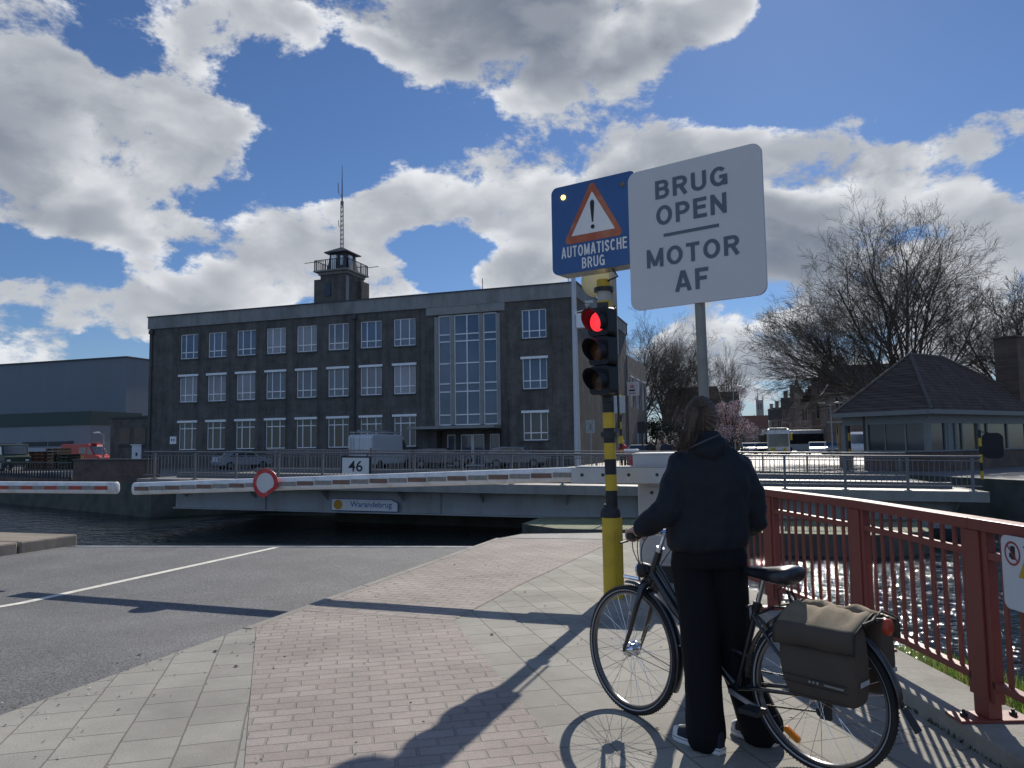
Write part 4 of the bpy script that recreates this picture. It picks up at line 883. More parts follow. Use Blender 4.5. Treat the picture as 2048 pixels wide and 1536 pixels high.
# ---------------------------------------------------------------- red railing along the footway
M_red = mat('red railing paint', (.225, .05, .036), .45, var=.16, scale=6, spec=.5, dirt=(.17, .035, .025), dirtamt=.5, dscale=3)
def red_railing(pts, lab, nsign=None, kerb=.1):
    t = thing('red_railing', lab, 'railing', pts[0])
    for i, p in enumerate(pts):
        a = pts[max(i - 1, 0)]; b = pts[min(i + 1, len(pts) - 1)]; d = (b - a).normalized(); s = V((-d.y, d.x, 0))
        T = Matrix(((d.x, s.x, 0, p.x), (d.y, s.y, 0, p.y), (0, 0, 1, 0), (0, 0, 0, 1)))
        po = part(MB().bx(-.06, .06, -.035, .035, kerb + .014, 1.04, 0, T), 'post', M_red, t, bevel=.004)
        part(MB().bx(-.075, .075, -.18, .18, kerb, kerb + .014, 0, T), 'base_plate', M_red, po, bevel=.003)
        for y in (-.125, .125): part(MB().lathe([(.018, 0), (.018, .016), (.009, .017), (.009, .03)], 6, T @ Matrix.Translation((0, y, kerb + .0145))), 'bolt', M_dark, po)
    for i in range(len(pts) - 1):
        p, q = pts[i], pts[i + 1]; d = (q - p).normalized(); L = (q - p).length; z = V((0, 0, 1)); s = V((-d.y, d.x, 0))
        part(MB().bar(p + z * 1.072 - d * .0, q + z * 1.072, .10, .058), 'top_rail', M_red, t, bevel=.006)
        pb = MB()
        a, b = p + d * .085, q - d * .085
        pb.bar(a + z * .92, b + z * .92, .04, .035).bar(a + z * .29, b + z * .29, .045, .035)
        for e in (a, b): pb.bar(e + z * .20, e + z * 1.042, .045, .045, up=d)
        m = 9
        for k in range(1, m + 1):
            e = a.lerp(b, k / (m + 1)); pb.bar(e + z * .308, e + z * .902, .012, .03, up=d); pb.bar(e + z * .938, e + z * 1.042, .012, .03, up=d)
        part(pb, 'panel', M_red, t)
    return t
red_railing(RAIL, 'red steel railing along the footway beside the water and behind the bicycle')
red_railing([V((-1.52, 12.85, 0)), V((-1.38, 11.3, 0)), V((-1.2, 9.75, 0))], 'short red railing at the quay edge behind the barrier cabinet', kerb=0.0)
# safety notice hung on the railing
d = (RAIL[4] - RAIL[3]).normalized(); s = V((d.y, -d.x, 0)); s = s if s.x < 0 else -s
pl = RAIL[3] + s * .06
c1 = onP(2003, 1068, pl, s); c2 = onP(2008, 1212, pl, s); wN, hN = .52, c1.z - c2.z
FN = frame(pl + d * ((c1 - pl).dot(d) + wN / 2) + V((0, 0, (c1.z + c2.z) / 2)), d, s)
if (FN.to_3x3() @ V((0, 1, 0))).z < 0: FN = FN @ Matrix.Rotation(math.pi, 4, 'Z')
nt_ = thing('safety_notice', 'white notice with a red no-entry hand and yellow triangle hung on the red railing', 'notice', tuple(FN.translation))
bd = part(MB().prism(rrect(wN, hN, .035, 6), FN, .006), 'board', mat('notice white', (.62, .64, .65), .4, var=.06), nt_)
FT = FN @ Matrix.Translation((0, 0, .0063)); lx = -wN / 2
ring = MB(); N_ = 32
for i in range(N_):
    a = 2 * math.pi * i / N_
    for r in (.056, .046): ring.v.append(tuple(FT @ V((lx + .08 + r * math.cos(a), hN / 2 - .08 + r * math.sin(a), .001))))
ring.f = [(2 * i, 2 * ((i + 1) % N_), 2 * ((i + 1) % N_) + 1, 2 * i + 1) for i in range(N_)]; ring.m = [0] * N_
ring.add([FT @ V((lx + .08 + x, hN / 2 - .08 + y, .0012)) for x, y in ((-.036, .03), (-.03, .036), (.036, -.03), (.03, -.036))], [(0, 1, 2, 3)])
part(ring, 'prohibition_ring', mat('notice red', (.33, .03, .04), .4), bd)
hd = MB().prism(rrect(.034, .036, .01, 3, lx + .083, hN / 2 - .09), FT, .001)
for k in range(4): hd.prism(rrect(.007, .03, .003, 2, lx + .071 + .0085 * k, hN / 2 - .062 + (.003 if k in (1, 2) else 0)), FT, .001)
hd.prism(rrect(.007, .022, .003, 2, lx + .061, hN / 2 - .09), FT, .001)
part(hd, 'hand_symbol', M_blk, bd)
text('lettering', 'TOEGANG', FT @ Matrix.Translation((lx + .325, hN / 2 - .055, .001)), M_blk, bd, w=.33, h=.036, bold=.01)
text('lettering', 'VERBODEN', FT @ Matrix.Translation((lx + .325, hN / 2 - .115, .001)), M_blk, bd, w=.33, h=.036, bold=.01)
part(MB().prism([(lx + .115, -.015 - .0), (lx + .235, -.015), (lx + .175, .095)], FT, .001), 'warning_triangle', M_yel, bd)
part(MB().prism([(lx + .165, .01), (lx + .185, .01), (lx + .178, .06), (lx + .172, .06)], FT @ Matrix.Translation((0, 0, .0012)), .001), 'warning_mark', M_blk, bd)

# ---------------------------------------------------------------- bridge keeper's house
ks = thing('keepers_house', "low bridge keeper's house with a steep hipped tile roof, glazed sides and brick base", 'building', (7.35, 40.35, 0), rad(37.7 + 90 - 37.7 * 2 - 0))
# local axes: x runs back along the right-hand side, y along the left-hand side
ks.rotation_euler = (0, 0, math.atan2(.791, .612))
M_tile = brickmat('roof tile', (.085, .06, .05), (.11, .08, .066), (.045, .035, .03), .24, .16, .02, plane='D', bump=1.0, stain=.35, dist=.01)
M_pale = mat('pale painted timber', (.19, .20, .195), .7, var=.12, dirt=(.22, .23, .21), dirtamt=.4)
KL, KW, ez = 5.1, 14.0, 2.92
ap1, ap2 = (3.1, KL / 2, 5.95), (6.3, KL / 2, 5.95)
c = [(-.0, 0, ez), (KW, 0, ez), (KW, KL, ez), (0, KL, ez)]
rf = MB().add(c + [ap1, ap2] + [(x, y, z - .1) for x, y, z in c], [(0, 1, 5, 4), (1, 2, 5), (2, 3, 4, 5), (3, 0, 4), (6, 9, 8, 7), (0, 6, 7, 1), (1, 7, 8, 2), (2, 8, 9, 3), (3, 9, 6, 0)])
roof = rf.build('roof', M_tile, ks)
hp = MB()
for a, b in ((c[0], ap1), (c[3], ap1), (c[1], ap2), (c[2], ap2), (ap1, ap2)): hp.tube([V(a) + V((0, 0, .02)), V(b) + V((0, 0, .03))], .09, 6)
hp.build('ridge_tiles', mat('ridge tile', (.10, .085, .075), .8, var=.25, scale=6), roof, smooth=40)
MB().bx(-.02, KW + .02, -.03, -.002, ez - .2, ez + .02).bx(-.05, -.022, -.03, KL + .02, ez - .2, ez + .02).build('gutter', M_pale, ks)
e = .42; yk = 3.75
MB().bx(e, KW - e, e, e + .12, ez - .62, ez - .12).bx(e, e + .12, e + .123, KL - .2, ez - .62, ez - .12).build('beam', M_pale, ks)
wl = MB().bx(e, KW - e, e, yk, -1.4, .92).bx(KW - e - .2, KW - e, e, yk, .92, ez - .12).bx(e, KW - e, yk - .15, yk, .92, ez - .12)
wl.build('wall', M_qbrick, ks)
MB().bx(e - .06, KW - e, e - .06, yk, .922, 1.0).build('sill', M_pale, ks)
pp = ((e, e), (e, yk - .25), (e, KL - .35), (2.2, e), (2.9, e), (KW - e - .3, e), (5.2, e))
for x, y in pp: MB().bx(x, x + .24, y, y + .24, 1.0 if y < yk else -1.4, ez - .62).build('post', M_pale, ks)
MB().bx(2.0, 2.75, e + .03, e + .1, 1.002, ez - .622).build('panel', M_pale, ks)
gl = MB().add([(e + .1, e + .24, 1.0), (e + .1, yk - .25, 1.0), (e + .1, yk - .25, ez - .62), (e + .1, e + .24, ez - .62)], [(0, 1, 2, 3)])
wn = gl.build('window', M_glass[0], ks)
MB().bx(e + .06, e + .09, 1.55, 1.63, 1.0, ez - .62).build('mullion', M_pale, wn); MB().bx(e + .06, e + .09, 2.6, 2.65, 1.0, ez - .62).build('mullion', M_pale, wn)
gl = MB().add([(2.9, e + .1, 1.0), (KW - e, e + .1, 1.0), (KW - e, e + .1, ez - .62), (2.9, e + .1, ez - .62)], [(0, 1, 2, 3)])
wn = gl.build('window', mat('yellowish reflection glass', (.10, .088, .05), .12, var=.3, scale=.8, spec=.9), ks)  # yellow-brown reflection put into the pane colour
for x in (3.6, 6.2, 8.4, 10.6): MB().bx(x, x + .15, e + .04, e + .09, 1.0, ez - .62).build('mullion', M_rail2, wn)
gl = MB().add([(e + .24, e + .1, 1.0), (2.0, e + .1, 1.0), (2.0, e + .1, ez - .62), (e + .24, e + .1, ez - .62)], [(0, 1, 2, 3)]); gl.build('window', M_glass[0], ks)
MB().bx(10.35, 11.65, .5, 1.7, 2.6, 7.1).bx(10.28, 11.72, .43, 1.77, 7.103, 7.22).build('chimney', M_qbrick, ks, bevel=.02)
# ---------------------------------------------------------------- bicycle
M_bike = mat('black frame paint', (.012, .015, .02), .3, var=.1, spec=.6, coat=.5)
M_rub = mat('tyre rubber', (.018, .018, .019), .75, var=.15, scale=30)
M_chr = mat('chrome', (.72, .73, .75), .14, 1.0, var=.04)
M_rim = mat('rim alloy', (.16, .16, .17), .3, .8, var=.08)
M_plast = mat('black plastic', (.018, .018, .02), .5)
M_seat = mat('saddle vinyl', (.016, .017, .022), .3, spec=.6, var=.1)
bk = thing('bicycle', 'black step-through city bicycle straddled by the person at the crossing', 'bicycle', (.179, 3.87, 0), math.atan2(.501, -.866))
WB, RW = 1.10, .35
ha0, ha1 = V((.955, 0, .745)), V((.885, 0, .915)); sax = (ha1 - ha0).normalized()
STEER = Matrix.Translation(ha0) @ Matrix.Rotation(rad(-7), 4, sax) @ Matrix.Translation(-ha0)
def wheel(cx, M, hubr, nm):
    T = M @ Matrix.Translation((cx, 0, RW)) @ Matrix.Rotation(rad(90), 4, 'X')
    def torus(R, r, n=72, k=10, sq=1.0):
        mb = MB()
        for i in range(n):
            a = 2 * math.pi * i / n
            for j in range(k):
                b = 2 * math.pi * j / k; q = R + r * math.cos(b); mb.v.append(tuple(T @ V((q * math.cos(a), q * math.sin(a), r * sq * math.sin(b)))))
        for i in range(n):
            for j in range(k): mb.f.append((i * k + j, ((i + 1) % n) * k + j, ((i + 1) % n) * k + (j + 1) % k, i * k + (j + 1) % k)); mb.m.append(0)
        return mb
    w = torus(RW - .0195, .0195).build('tyre', M_rub, None, smooth=179)
    whl = MB().lathe([(.302, -.012), (.312, -.012), (.314, -.009), (.3145, 0), (.314, .009), (.312, .012), (.302, .012), (.298, 0), (.302, -.012)], 72, T, cap=False).build('wheel', M_rim, bk, smooth=50)
    whl['label'] = nm; w.parent = whl
    st = MB()
    for s in (-1, 1): st.lathe([(.3195, s * .0168), (.3225, s * .0188), (.3255, s * .0203)], 72, T, cap=False)
    st.build('reflective_band', mat('reflective band', (.33, .33, .34), .4), whl, smooth=179)
    tr = MB()
    for i in range(120):
        a = 2 * math.pi * i / 120
        for s in (-1, 1): tr.bx(RW - .003, RW + .0012, -.0018, .0018, s * .004 if s > 0 else -.0105, .0105 if s > 0 else -.004, 0, T @ Matrix.Rotation(a + s * .012, 4, 'Z'))
    tr.build('tread', M_rub, whl)
    sp = MB()
    for i in range(32):
        a = 2 * math.pi * i / 32; s = 1 if i % 2 else -1; off = (.9 if (i // 2) % 2 else -.9)
        p = T @ V((hubr * .8 * math.cos(a + off), hubr * .8 * math.sin(a + off), s * .028)); q = T @ V((.303 * math.cos(a), .303 * math.sin(a), s * .003)); sp.tube([p, q], .00125, 4, cap=False)
    sp.build('spokes', M_chr, whl, smooth=60)
    MB().lathe([(.012, -.05), (.016, -.045), (hubr, -.032), (hubr, -.024), (hubr * .72, -.018), (hubr * .72, .018), (hubr, .024), (hubr, .032), (.016, .045), (.012, .05)], 20, T).lathe([(.006, -.075), (.006, .075)], 8, T).build('hub', M_chr, whl, smooth=40)
    return whl
I4 = Matrix.Identity(4)
fwh = wheel(WB, STEER, .042, 'front wheel'); rwh = wheel(0, I4, .03, 'rear wheel')
T = Matrix.Translation((0, 0, RW)) @ Matrix.Rotation(rad(90), 4, 'X') @ Matrix.Rotation(rad(-57), 4, 'Z')
MB().prism([(x + .258, y) for x, y in rrect(.03, .088, .013, 4)], T @ Matrix.Rotation(rad(0), 4, 'Z') @ Matrix.Translation((0, 0, -.012)), .018).build('reflector', mat('amber reflector', (.75, .22, .01), .25, var=.2, scale=60, coat=.8), rwh, bevel=.002)
BB = V((.43, 0, .285))
fm = MB()
fm.tube([ha0 - sax * .01, ha1 + sax * .005], .021, 14)
fm.tube([V((.937, 0, .79)), V((.80, 0, .62)), V((.60, 0, .43)), BB], [.024, .024, .0225, .021], 14)
fm.tube([V((.915, 0, .85)), V((.78, 0, .66)), V((.60, 0, .485)), V((.36, 0, .45))], .0135, 12)
fm.tube([BB, V((.30, 0, .70))], .0165, 12)
fm.tube([BB + V((0, -.04, 0)), BB + V((0, .04, 0))], .024, 14)
for s in (-1, 1):
    fm.tube([BB + V((0, s * .02, 0)), V((.30, s * .045, .315)), V((.01, s * .062, .35))], [.012, .011, .008], 8)
    fm.tube([V((.318, s * .012, .655)), V((.20, s * .05, .54)), V((.0, s * .062, .35))], [.009, .009, .007], 8)
fm.build('frame', M_bike, bk, smooth=50)
tg = ((V((.815, .0235, .655)), V((.66, .0235, .502))))
MB().bar(tg[0], tg[1], .001, .018, up=(0, 1, 0)).build('frame_decal', mat('decal grey', (.30, .31, .32), .4, var=.6, scale=120), bk)
fk = MB(); cr = STEER
fk.tube([cr @ (ha0 - sax * .005), cr @ (ha0 - sax * .03)], .022, 12)
ax_f = V((WB, 0, RW))
for s in (-1, 1): fk.tube([cr @ (ha0 - sax * .02 + V((0, s * .01, 0))), cr @ V((.965, s * .055, .705)), cr @ V((1.0, s * .062, .60)), cr @ V((1.045, s * .062, .47)), cr @ V((1.10, s * .062, .345))], [.018, .0185, .0165, .013, .009], 10)
fk.build('fork', M_bike, bk, smooth=60)
def guard(cx, a0, a1, M, R=.374, w=.026):
    mb = MB(); n = 30; k = 5
    for i in range(n + 1):
        a = rad(a0 + (a1 - a0) * i / n)
        for j in range(k):
            t = (j / (k - 1) - .5) * 2; r = R - .010 * t * t; mb.v.append(tuple(M @ V((cx + r * math.cos(a), t * w, RW + r * math.sin(a)))))
    for i in range(n):
        for j in range(k - 1): mb.f.append((i * k + j, (i + 1) * k + j, (i + 1) * k + j + 1, i * k + j + 1)); mb.m.append(0)
    return mb
g = guard(WB, 84, 205, STEER); go = g.build('front_mudguard', M_bike, bk, smooth=179, fix=False); go.modifiers.new('s', 'SOLIDIFY').thickness = .002
s_ = MB()
for s in (-1, 1):
    s_.tube([STEER @ V((WB, s * .06, RW)), STEER @ V((WB - .36, s * .028, RW - .06))], .002, 5)
    s_.tube([STEER @ V((WB - .365, s * .02, RW + .09)), STEER @ V((WB - .385, s * .02, RW + .09))], .005, 6)
s_.build('mudguard_stay', M_plast, go)
MB().tube([STEER @ V((1.16, -.0, .742)), STEER @ V((1.04, 0, .74))], .011, 8).build('chrome_tip', M_chr, go)
g = guard(0, -5, 176, I4); ro = g.build('rear_mudguard', M_bike, bk, smooth=179, fix=False); ro.modifiers.new('s', 'SOLIDIFY').thickness = .002
MB().add([(-.374, -.024, .375), (-.374, .024, .375), (-.43, .03, .29), (-.43, -.03, .29), (-.37, -.024, .375), (-.37, .024, .375), (-.424, .03, .288), (-.424, -.03, .288)], [(0, 1, 2, 3), (7, 6, 5, 4), (0, 4, 5, 1), (1, 5, 6, 2), (2, 6, 7, 3), (3, 7, 4, 0)]).build('mud_flap', M_plast, ro)
# seat
MB().tube([V((.303, 0, .69)), V((.245, 0, .875))], .0135, 14).build('seat_post', M_chr, bk, smooth=60)
MB().tube([V((.31, 0, .675)), V((.294, 0, .722))], .021, 12).tube([V((.33, -.02, .70)), V((.33, .045, .70))], .006, 6).build('seat_clamp', M_plast, bk, smooth=60)
sd = MB(); rings = []
for x, w, zt, zb in ((.37, .012, .872, .856), (.355, .024, .882, .846), (.31, .032, .888, .838), (.25, .05, .892, .83), (.19, .082, .902, .825), (.135, .105, .913, .822), (.095, .098, .912, .83), (.08, .07, .902, .845)):
    rings.append((V((x, 0, (zt + zb) / 2)), V((0, w, 0)), V((0, 0, (zt - zb) / 2)), 2.6))
sd.loft(rings, 22); sd.build('saddle', M_seat, bk, smooth=179)
# handlebar and its fittings
bz = 1.015
stc = STEER @ V((.868, 0, bz))
MB().tube([STEER @ ha1, STEER @ (ha1 + sax * .10), STEER @ V((.868, 0, bz))], [.0125, .0125, .014], 12).tube([STEER @ V((.868, -.03, bz)), STEER @ V((.868, .03, bz))], .019, 14).build('stem', M_chr, bk, smooth=60)
MB().tube([STEER @ (ha1 - sax * .005), STEER @ (ha1 + sax * .02)], .024, 14).build('headset', M_chr, bk, smooth=60)
hp_ = [V((.79, .315, 1.012)), V((.822, .24, 1.012)), V((.862, .15, 1.016)), V((.868, .05, bz)), V((.868, -.05, bz)), V((.862, -.15, 1.016)), V((.822, -.24, 1.012)), V((.79, -.315, 1.012))]
hbm = MB().tube([STEER @ p for p in hp_], .0115, 12).build('handlebar', M_chr, bk, smooth=60)
for s in (1, -1):
    MB().tube([STEER @ V((.785, s * .325, 1.012)), STEER @ V((.826, s * .228, 1.012))], .0165, 12).build('grip', M_plast, hbm, smooth=60)
    lv = MB().tube([STEER @ V((.845, s * .20, 1.012)), STEER @ V((.875, s * .205, .99)), STEER @ V((.875, s * .26, .975)), STEER @ V((.845, s * .33, .972))], [.011, .009, .006, .005], 8)
    lv.tube([STEER @ V((.84, s * .19, 1.012)), STEER @ V((.84, s * .225, 1.0))], .019, 10)
    lv.build('brake_lever', M_plast, hbm, smooth=60)
cb_ = MB()
for a, b_, c_, d_ in ((V((.88, .2, .99)), V((.93, .19, .93)), V((.94, .10, .84)), V((.945, .02, .76))), (V((.86, .185, 1.0)), V((.90, .17, .92)), V((.91, .13, .82)), V((.94, .03, .74))), (V((.88, .07, 1.01)), V((.96, .09, .95)), V((.985, .06, .86)), V((.955, .02, .77))), (V((.88, -.2, .99)), V((.95, -.17, .93)), V((.95, -.08, .84)), V((.945, -.02, .76)))):
    pts = []
    for i in range(13):
        t = i / 12; pts.append(STEER @ (a * (1 - t) ** 3 + b_ * 3 * t * (1 - t) ** 2 + c_ * 3 * t * t * (1 - t) + d_ * t ** 3))
    cb_.tube(pts, .0028, 6)
cb_.build('cables', M_plast, bk, smooth=60)
TL = STEER @ frame((1.02, .0, .795), (0, 1, 0), (.97, 0, -.15), up=(0, 0, 1))
hl_ = MB().lathe([(.012, -.075), (.03, -.06), (.041, -.02), (.043, .0), (.041, .012)], 20, TL).build('headlight', M_plast, bk, smooth=50)
MB().lathe([(.043, .0), (.0435, .012), (.04, .016), (.038, .012)], 20, TL, cap=False).build('headlight_ring', M_chr, hl_, smooth=50)
MB().lathe([(.038, .011), (.02, .017), (.001, .019)], 20, TL).build('headlight_lens', M_chr, hl_, smooth=60)
MB().bar(STEER @ V((.965, 0, .715)), STEER @ V((.985, 0, .775)), .014, .006).build('headlight_bracket', M_plast, hl_)
br_b = MB()
for s in (-1, 1): br_b.tube([STEER @ V((.985, s * .05, .665)), STEER @ V((.99, s * .045, .715)), STEER @ V((.985, s * .02, .745))], .008, 6)
br_b.build('brake', M_plast, bk)
# transmission, stand, rack, lights
TR = Matrix.Translation(BB + V((0, -.05, 0))) @ Matrix.Rotation(rad(90), 4, 'X')
ck = MB().lathe([(.06, -.002), (.086, -.002), (.088, 0), (.086, .002), (.06, .002)], 36, TR, cap=False)
for i in range(5): ck.bar(BB + V((0, -.05, 0)), BB + V((.065 * math.cos(1.257 * i), -.05, .065 * math.sin(1.257 * i))), .012, .006, up=(0, 1, 0))
ck.bar(BB + V((0, -.07, 0)), BB + V((.163, -.075, .045)), .022, .012, up=(0, 1, 0)).bar(BB + V((0, .07, 0)), BB + V((-.163, .085, -.045)), .022, .012, up=(0, 1, 0))
ckm = ck.build('crankset', mat('dull alloy', (.35, .36, .38), .4, .7), bk)
for s, dz in ((-1, .045), (1, -.045)): MB().bx(BB.x + (-.163 if s > 0 else .163) - .05, BB.x + (-.163 if s > 0 else .163) + .05, min(s * .085, s * .175), max(s * .085, s * .175), BB.z + dz - .012, BB.z + dz + .012).build('pedal', M_plast, ckm, bevel=.003)
cn = MB()
for a, b_ in ((BB + V((0, -.05, .086)), V((0, -.05, RW + .035))), (BB + V((0, -.05, -.086)), V((.02, -.055, RW - .10))), (V((.02, -.055, RW - .10)), V((.03, -.055, RW - .04)))):
    n = 44
    for i in range(n):
        p, q = a.lerp(b_, i / n), a.lerp(b_, (i + .72) / n); cn.bar(p, q, .005 if i % 2 else .007, .008)
cn.build('chain', mat('chain steel', (.07, .065, .06), .45, .6), bk)
MB().bx(-.02, .03, -.075, -.05, RW - .13, RW - .02).lathe([(.022, -.006), (.022, .006)], 14, Matrix.Translation((.025, -.056, RW - .10)) @ Matrix.Rotation(rad(90), 4, 'X')).lathe([(.04, -.012), (.05, 0), (.04, .012)], 20, Matrix.Translation((0, -.045, RW)) @ Matrix.Rotation(rad(90), 4, 'X')).build('derailleur', M_dark, bk)
rk = MB()
for s in (-1, 1):
    rk.tube([V((.19, s * .03, .715)), V((.14, s * .055, .725)), V((-.28, s * .06, .735)), V((-.315, s * .03, .735))], .0055, 8)
    rk.tube([V((-.08, s * .06, .728)), V((-.03, s * .07, .55)), V((0, s * .07, .36))], .005, 6); rk.tube([V((.06, s * .06, .726)), V((0.02, s * .07, .55)), V((0, s * .07, .36))], .005, 6)
    rk.tube([V((.19, s * .03, .715)), V((.29, s * .012, .665))], .005, 6)
for x in (.1, 0, -.1, -.2, -.3): rk.bar((x, -.058, .73), (x, .058, .73), .01, .006)
rk.tube([V((.15, -.05, .725)), V((.16, -.05, .80)), V((.15, 0, .82)), V((.16, .05, .80)), V((.15, .05, .725))], .004, 6)
rk.build('rack', M_plast, bk, smooth=50)
MB().lathe([(.036, -.012), (.036, .006), (.028, .014), (.001, .018)], 20, frame((-.325, .0, .70), (0, -1, 0), (-1, 0, 0))).build('tail_light', mat('tail light red', (.40, .05, .02), .25, var=.15, scale=40), bk, smooth=50)
# ---------------------------------------------------------------- double pannier bag over the rack
M_bag = mat('brown canvas', (.085, .066, .05), .85, var=.14, scale=9, bump=.35, bscale=260, dirt=(.10, .075, .055), dirtamt=.4, dscale=5)
M_trim = mat('bag trim', (.022, .02, .018), .7)
pg = thing('pannier_bag', 'brown canvas double pannier bag slung over the rear rack of the bicycle', 'bag', (.179, 3.87, 0), bk.rotation_euler.z)
def bagside(s):
    y0, y1 = .062, .205
    rings = []
    for z, gx, gy in ((.375, -.01, -.012), (.39, .002, .0), (.50, .012, .014), (.62, .006, .01), (.69, .0, .0), (.712, -.004, -.006)):
        tx = .075 if z > .5 else .075 - (.5 - z) * .22
        a, b = tx + gx, -.262 - gx
        rings.append((V(((a + b) / 2, s * (y0 + y1) / 2, z)), V(((a - b) / 2, 0, 0)), V((0, (y1 - y0) / 2 + gy, 0)), 6))
    o = MB().loft(rings, 40).build('bag_body', M_bag, pg, smooth=50)
    sub = o.modifiers.new('s', 'SUBSURF'); sub.levels = sub.render_levels = 1
    # flap over the top and down the outer side
    prof = [(.0, .738), (.04, .756), (.09, .742), (.15, .722), (.20, .702), (.222, .688), (.226, .66), (.2275, .61)]
    fl = MB(); N = 14
    for i in range(N + 1):
        x = .088 - .366 * i / N; sag = .009 * math.sin(i * .9 + s) + .006 * math.sin(i * 2.1)
        for (y, z) in prof: fl.v.append((x, s * (y + (.003 * math.sin(i * .8) if y > .21 else 0)), z + (sag if .03 < y < .19 else 0) - (.006 if i in (0, N) else 0)))
    k = len(prof)
    for i in range(N):
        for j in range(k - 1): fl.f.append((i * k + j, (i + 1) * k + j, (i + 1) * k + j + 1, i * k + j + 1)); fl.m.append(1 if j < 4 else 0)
    f = fl.build('flap', [M_bag, mat('sunlit-tone canvas', (.225, .175, .115), .85, var=.12, scale=9, bump=.35, bscale=260, dirt=(.13, .10, .065), dirtamt=.5, dscale=6)], pg, smooth=179, fix=False); q = f.modifiers.new('t', 'SOLIDIFY'); q.thickness = .004; q.offset = 0  # sunlight on the flap top is put into its lighter colour
    tr = MB()
    for x in (.089, -.279): tr.tube([V((x, s * y, z)) for y, z in prof], .004, 6)
    tr.tube([V((.089, s * .2275, .61)), V((-.279, s * .2275, .61))], .0035, 6)
    tr.build('flap_piping', M_trim, f, smooth=60)
    st = MB(); yy = s * .224
    for z0, z1 in ((.452, .446), (.482, .476), (.405, .401)): st.bar((.055, yy, z0), (-.24, yy, z1), .0015, .004)
    st.build('stitched_trim', M_trim, o)
    t = MB()
    for i in range(3): t.prism(circ(.006, 10), frame((-.075 - .018 * i, s * .2255, .466), (1, 0, 0), (0, s, 0)), .001)
    t.bar((-.14, s * .2255, .464), (-.225, s * .2255, .462), .001, .008); t.build('logo_strip', mat('faded logo', (.26, .24, .22), .7, var=.5, scale=90), o)
    MB().bx(-.2785, -.276, min(s * .10, s * .18), max(s * .10, s * .18), .472, .492).build('reflective_strip', mat('grey reflective', (.42, .43, .46), .4), o)
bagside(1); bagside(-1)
MB().tube([V((.10, -.02, .745)), V((.125, -.02, .79)), V((.12, .03, .80)), V((.10, .03, .745))], .007, 8).build('bag_handle', M_trim, pg, smooth=60)
MB().tube([V((-.283, .03, .742)), V((-.30, .09, .735)), V((-.285, .15, .725))], .008, 8).build('rear_strap', M_trim, pg, smooth=60)

# ---------------------------------------------------------------- the cyclist
M_skin = mat('skin', (.50, .30, .23), .55, var=.08, scale=30, spec=.35)
M_jack = mat('dark jacket cloth', (.007, .0095, .0155), .7, var=.12, scale=6, bump=.12, bscale=160, spec=.35)
M_trou = mat('black trousers cloth', (.0075, .008, .010), .85, var=.12, scale=6, bump=.12, bscale=200, spec=.2)
ps = thing('person', 'person with a brown ponytail, dark jacket and wide black trousers straddling the bicycle', 'person', (-.2, 4.1, 0))
PR = V((.955, .296, 0)); PF = V((-.296, .955, 0)); UP = V((0, 0, 1))
def P_(x, y, Y=4.1): return onY(x, y, Y)
GB = bk.matrix_world if False else (Matrix.Translation((.179, 3.87, 0)) @ Matrix.Rotation(math.atan2(.501, -.866), 4, 'Z')) @ STEER
# joints
hip = P_(1418, 1112); nk = P_(1407, 886, 4.10); hd_c = P_(1403, 840, 4.13)
shL, shR = P_(1362, 928, 4.07), P_(1478, 934, 4.15)
elL, wrL = P_(1340, 1022, 3.99), GB @ V((.775, .275, 1.045))
elR, wrR = P_(1505, 1040, 4.20), P_(1470, 1062, 4.40)
hpL, knL, anL = P_(1390, 1130, 4.08), P_(1402, 1300, 4.04), onZ(1412, 1480, .08)
hpR, knR, anR = P_(1448, 1132, 4.13), P_(1466, 1300, 4.18), onZ(1500, 1455, .08)
anL = V((-.345, 4.005, .08)); anR = V((-.085, 4.165, .08))
def limb(mb, pts, rs, n=14):
    pts = [V(p) for p in pts]; q = []; r = []
    for i in range(len(pts) - 1):
        for k in range(5): t = k / 5; q.append(pts[i].lerp(pts[i + 1], t)); r.append(rs[i] + (rs[i + 1] - rs[i]) * t)
    q.append(pts[-1]); r.append(rs[-1]); mb.tube(q, r, n)
    for p, rr in zip(pts, rs): mb.ell(p, (rr, rr, rr), 12)
def rg(c, hw, hd, p=2.3): return (c, PR * hw, PF * hd, p)
bd_ = MB()
bd_.loft([rg(hip + UP * -.01, .10, .07), rg(hip + UP * .03, .12, .085), rg(hip + UP * .15, .115, .08), rg(hip.lerp(nk, .7), .16, .105), rg(hip.lerp(nk, .86), .13, .09), rg(nk + UP * -.02, .06, .055)], 24)
bd_.tube([nk - UP * .06, nk + UP * .02, hd_c - UP * .05], [.06, .05, .05], 16)
HFd = (PF * .93 + PR * .36).normalized(); HRt = V((HFd.y, -HFd.x, 0))
HM = Matrix((HRt, HFd, UP)).transposed()
bd_.ell(hd_c, (.072, .092, .112), 22, 0, HM)
bd_.ell(hd_c + HFd * .03 - UP * .055, (.055, .062, .062), 16, 0, HM)
bd_.ell(hd_c + HFd * .098 - UP * .02, (.012, .018, .022), 10, 0, HM)
bd_.ell(hd_c + HFd * .086 - UP * .06, (.024, .010, .010), 10, 0, HM)
for s in (-1, 1): bd_.ell(hd_c + HRt * s * .076 - UP * .012 - HFd * .002, (.010, .020, .031), 10, 0, HM)
limb(bd_, [shL, elL, wrL], [.045, .036, .026]); limb(bd_, [shR, elR, wrR], [.045, .036, .026])
limb(bd_, [hpL, knL, anL], [.075, .052, .036]); limb(bd_, [hpR, knR, anR], [.075, .052, .036])
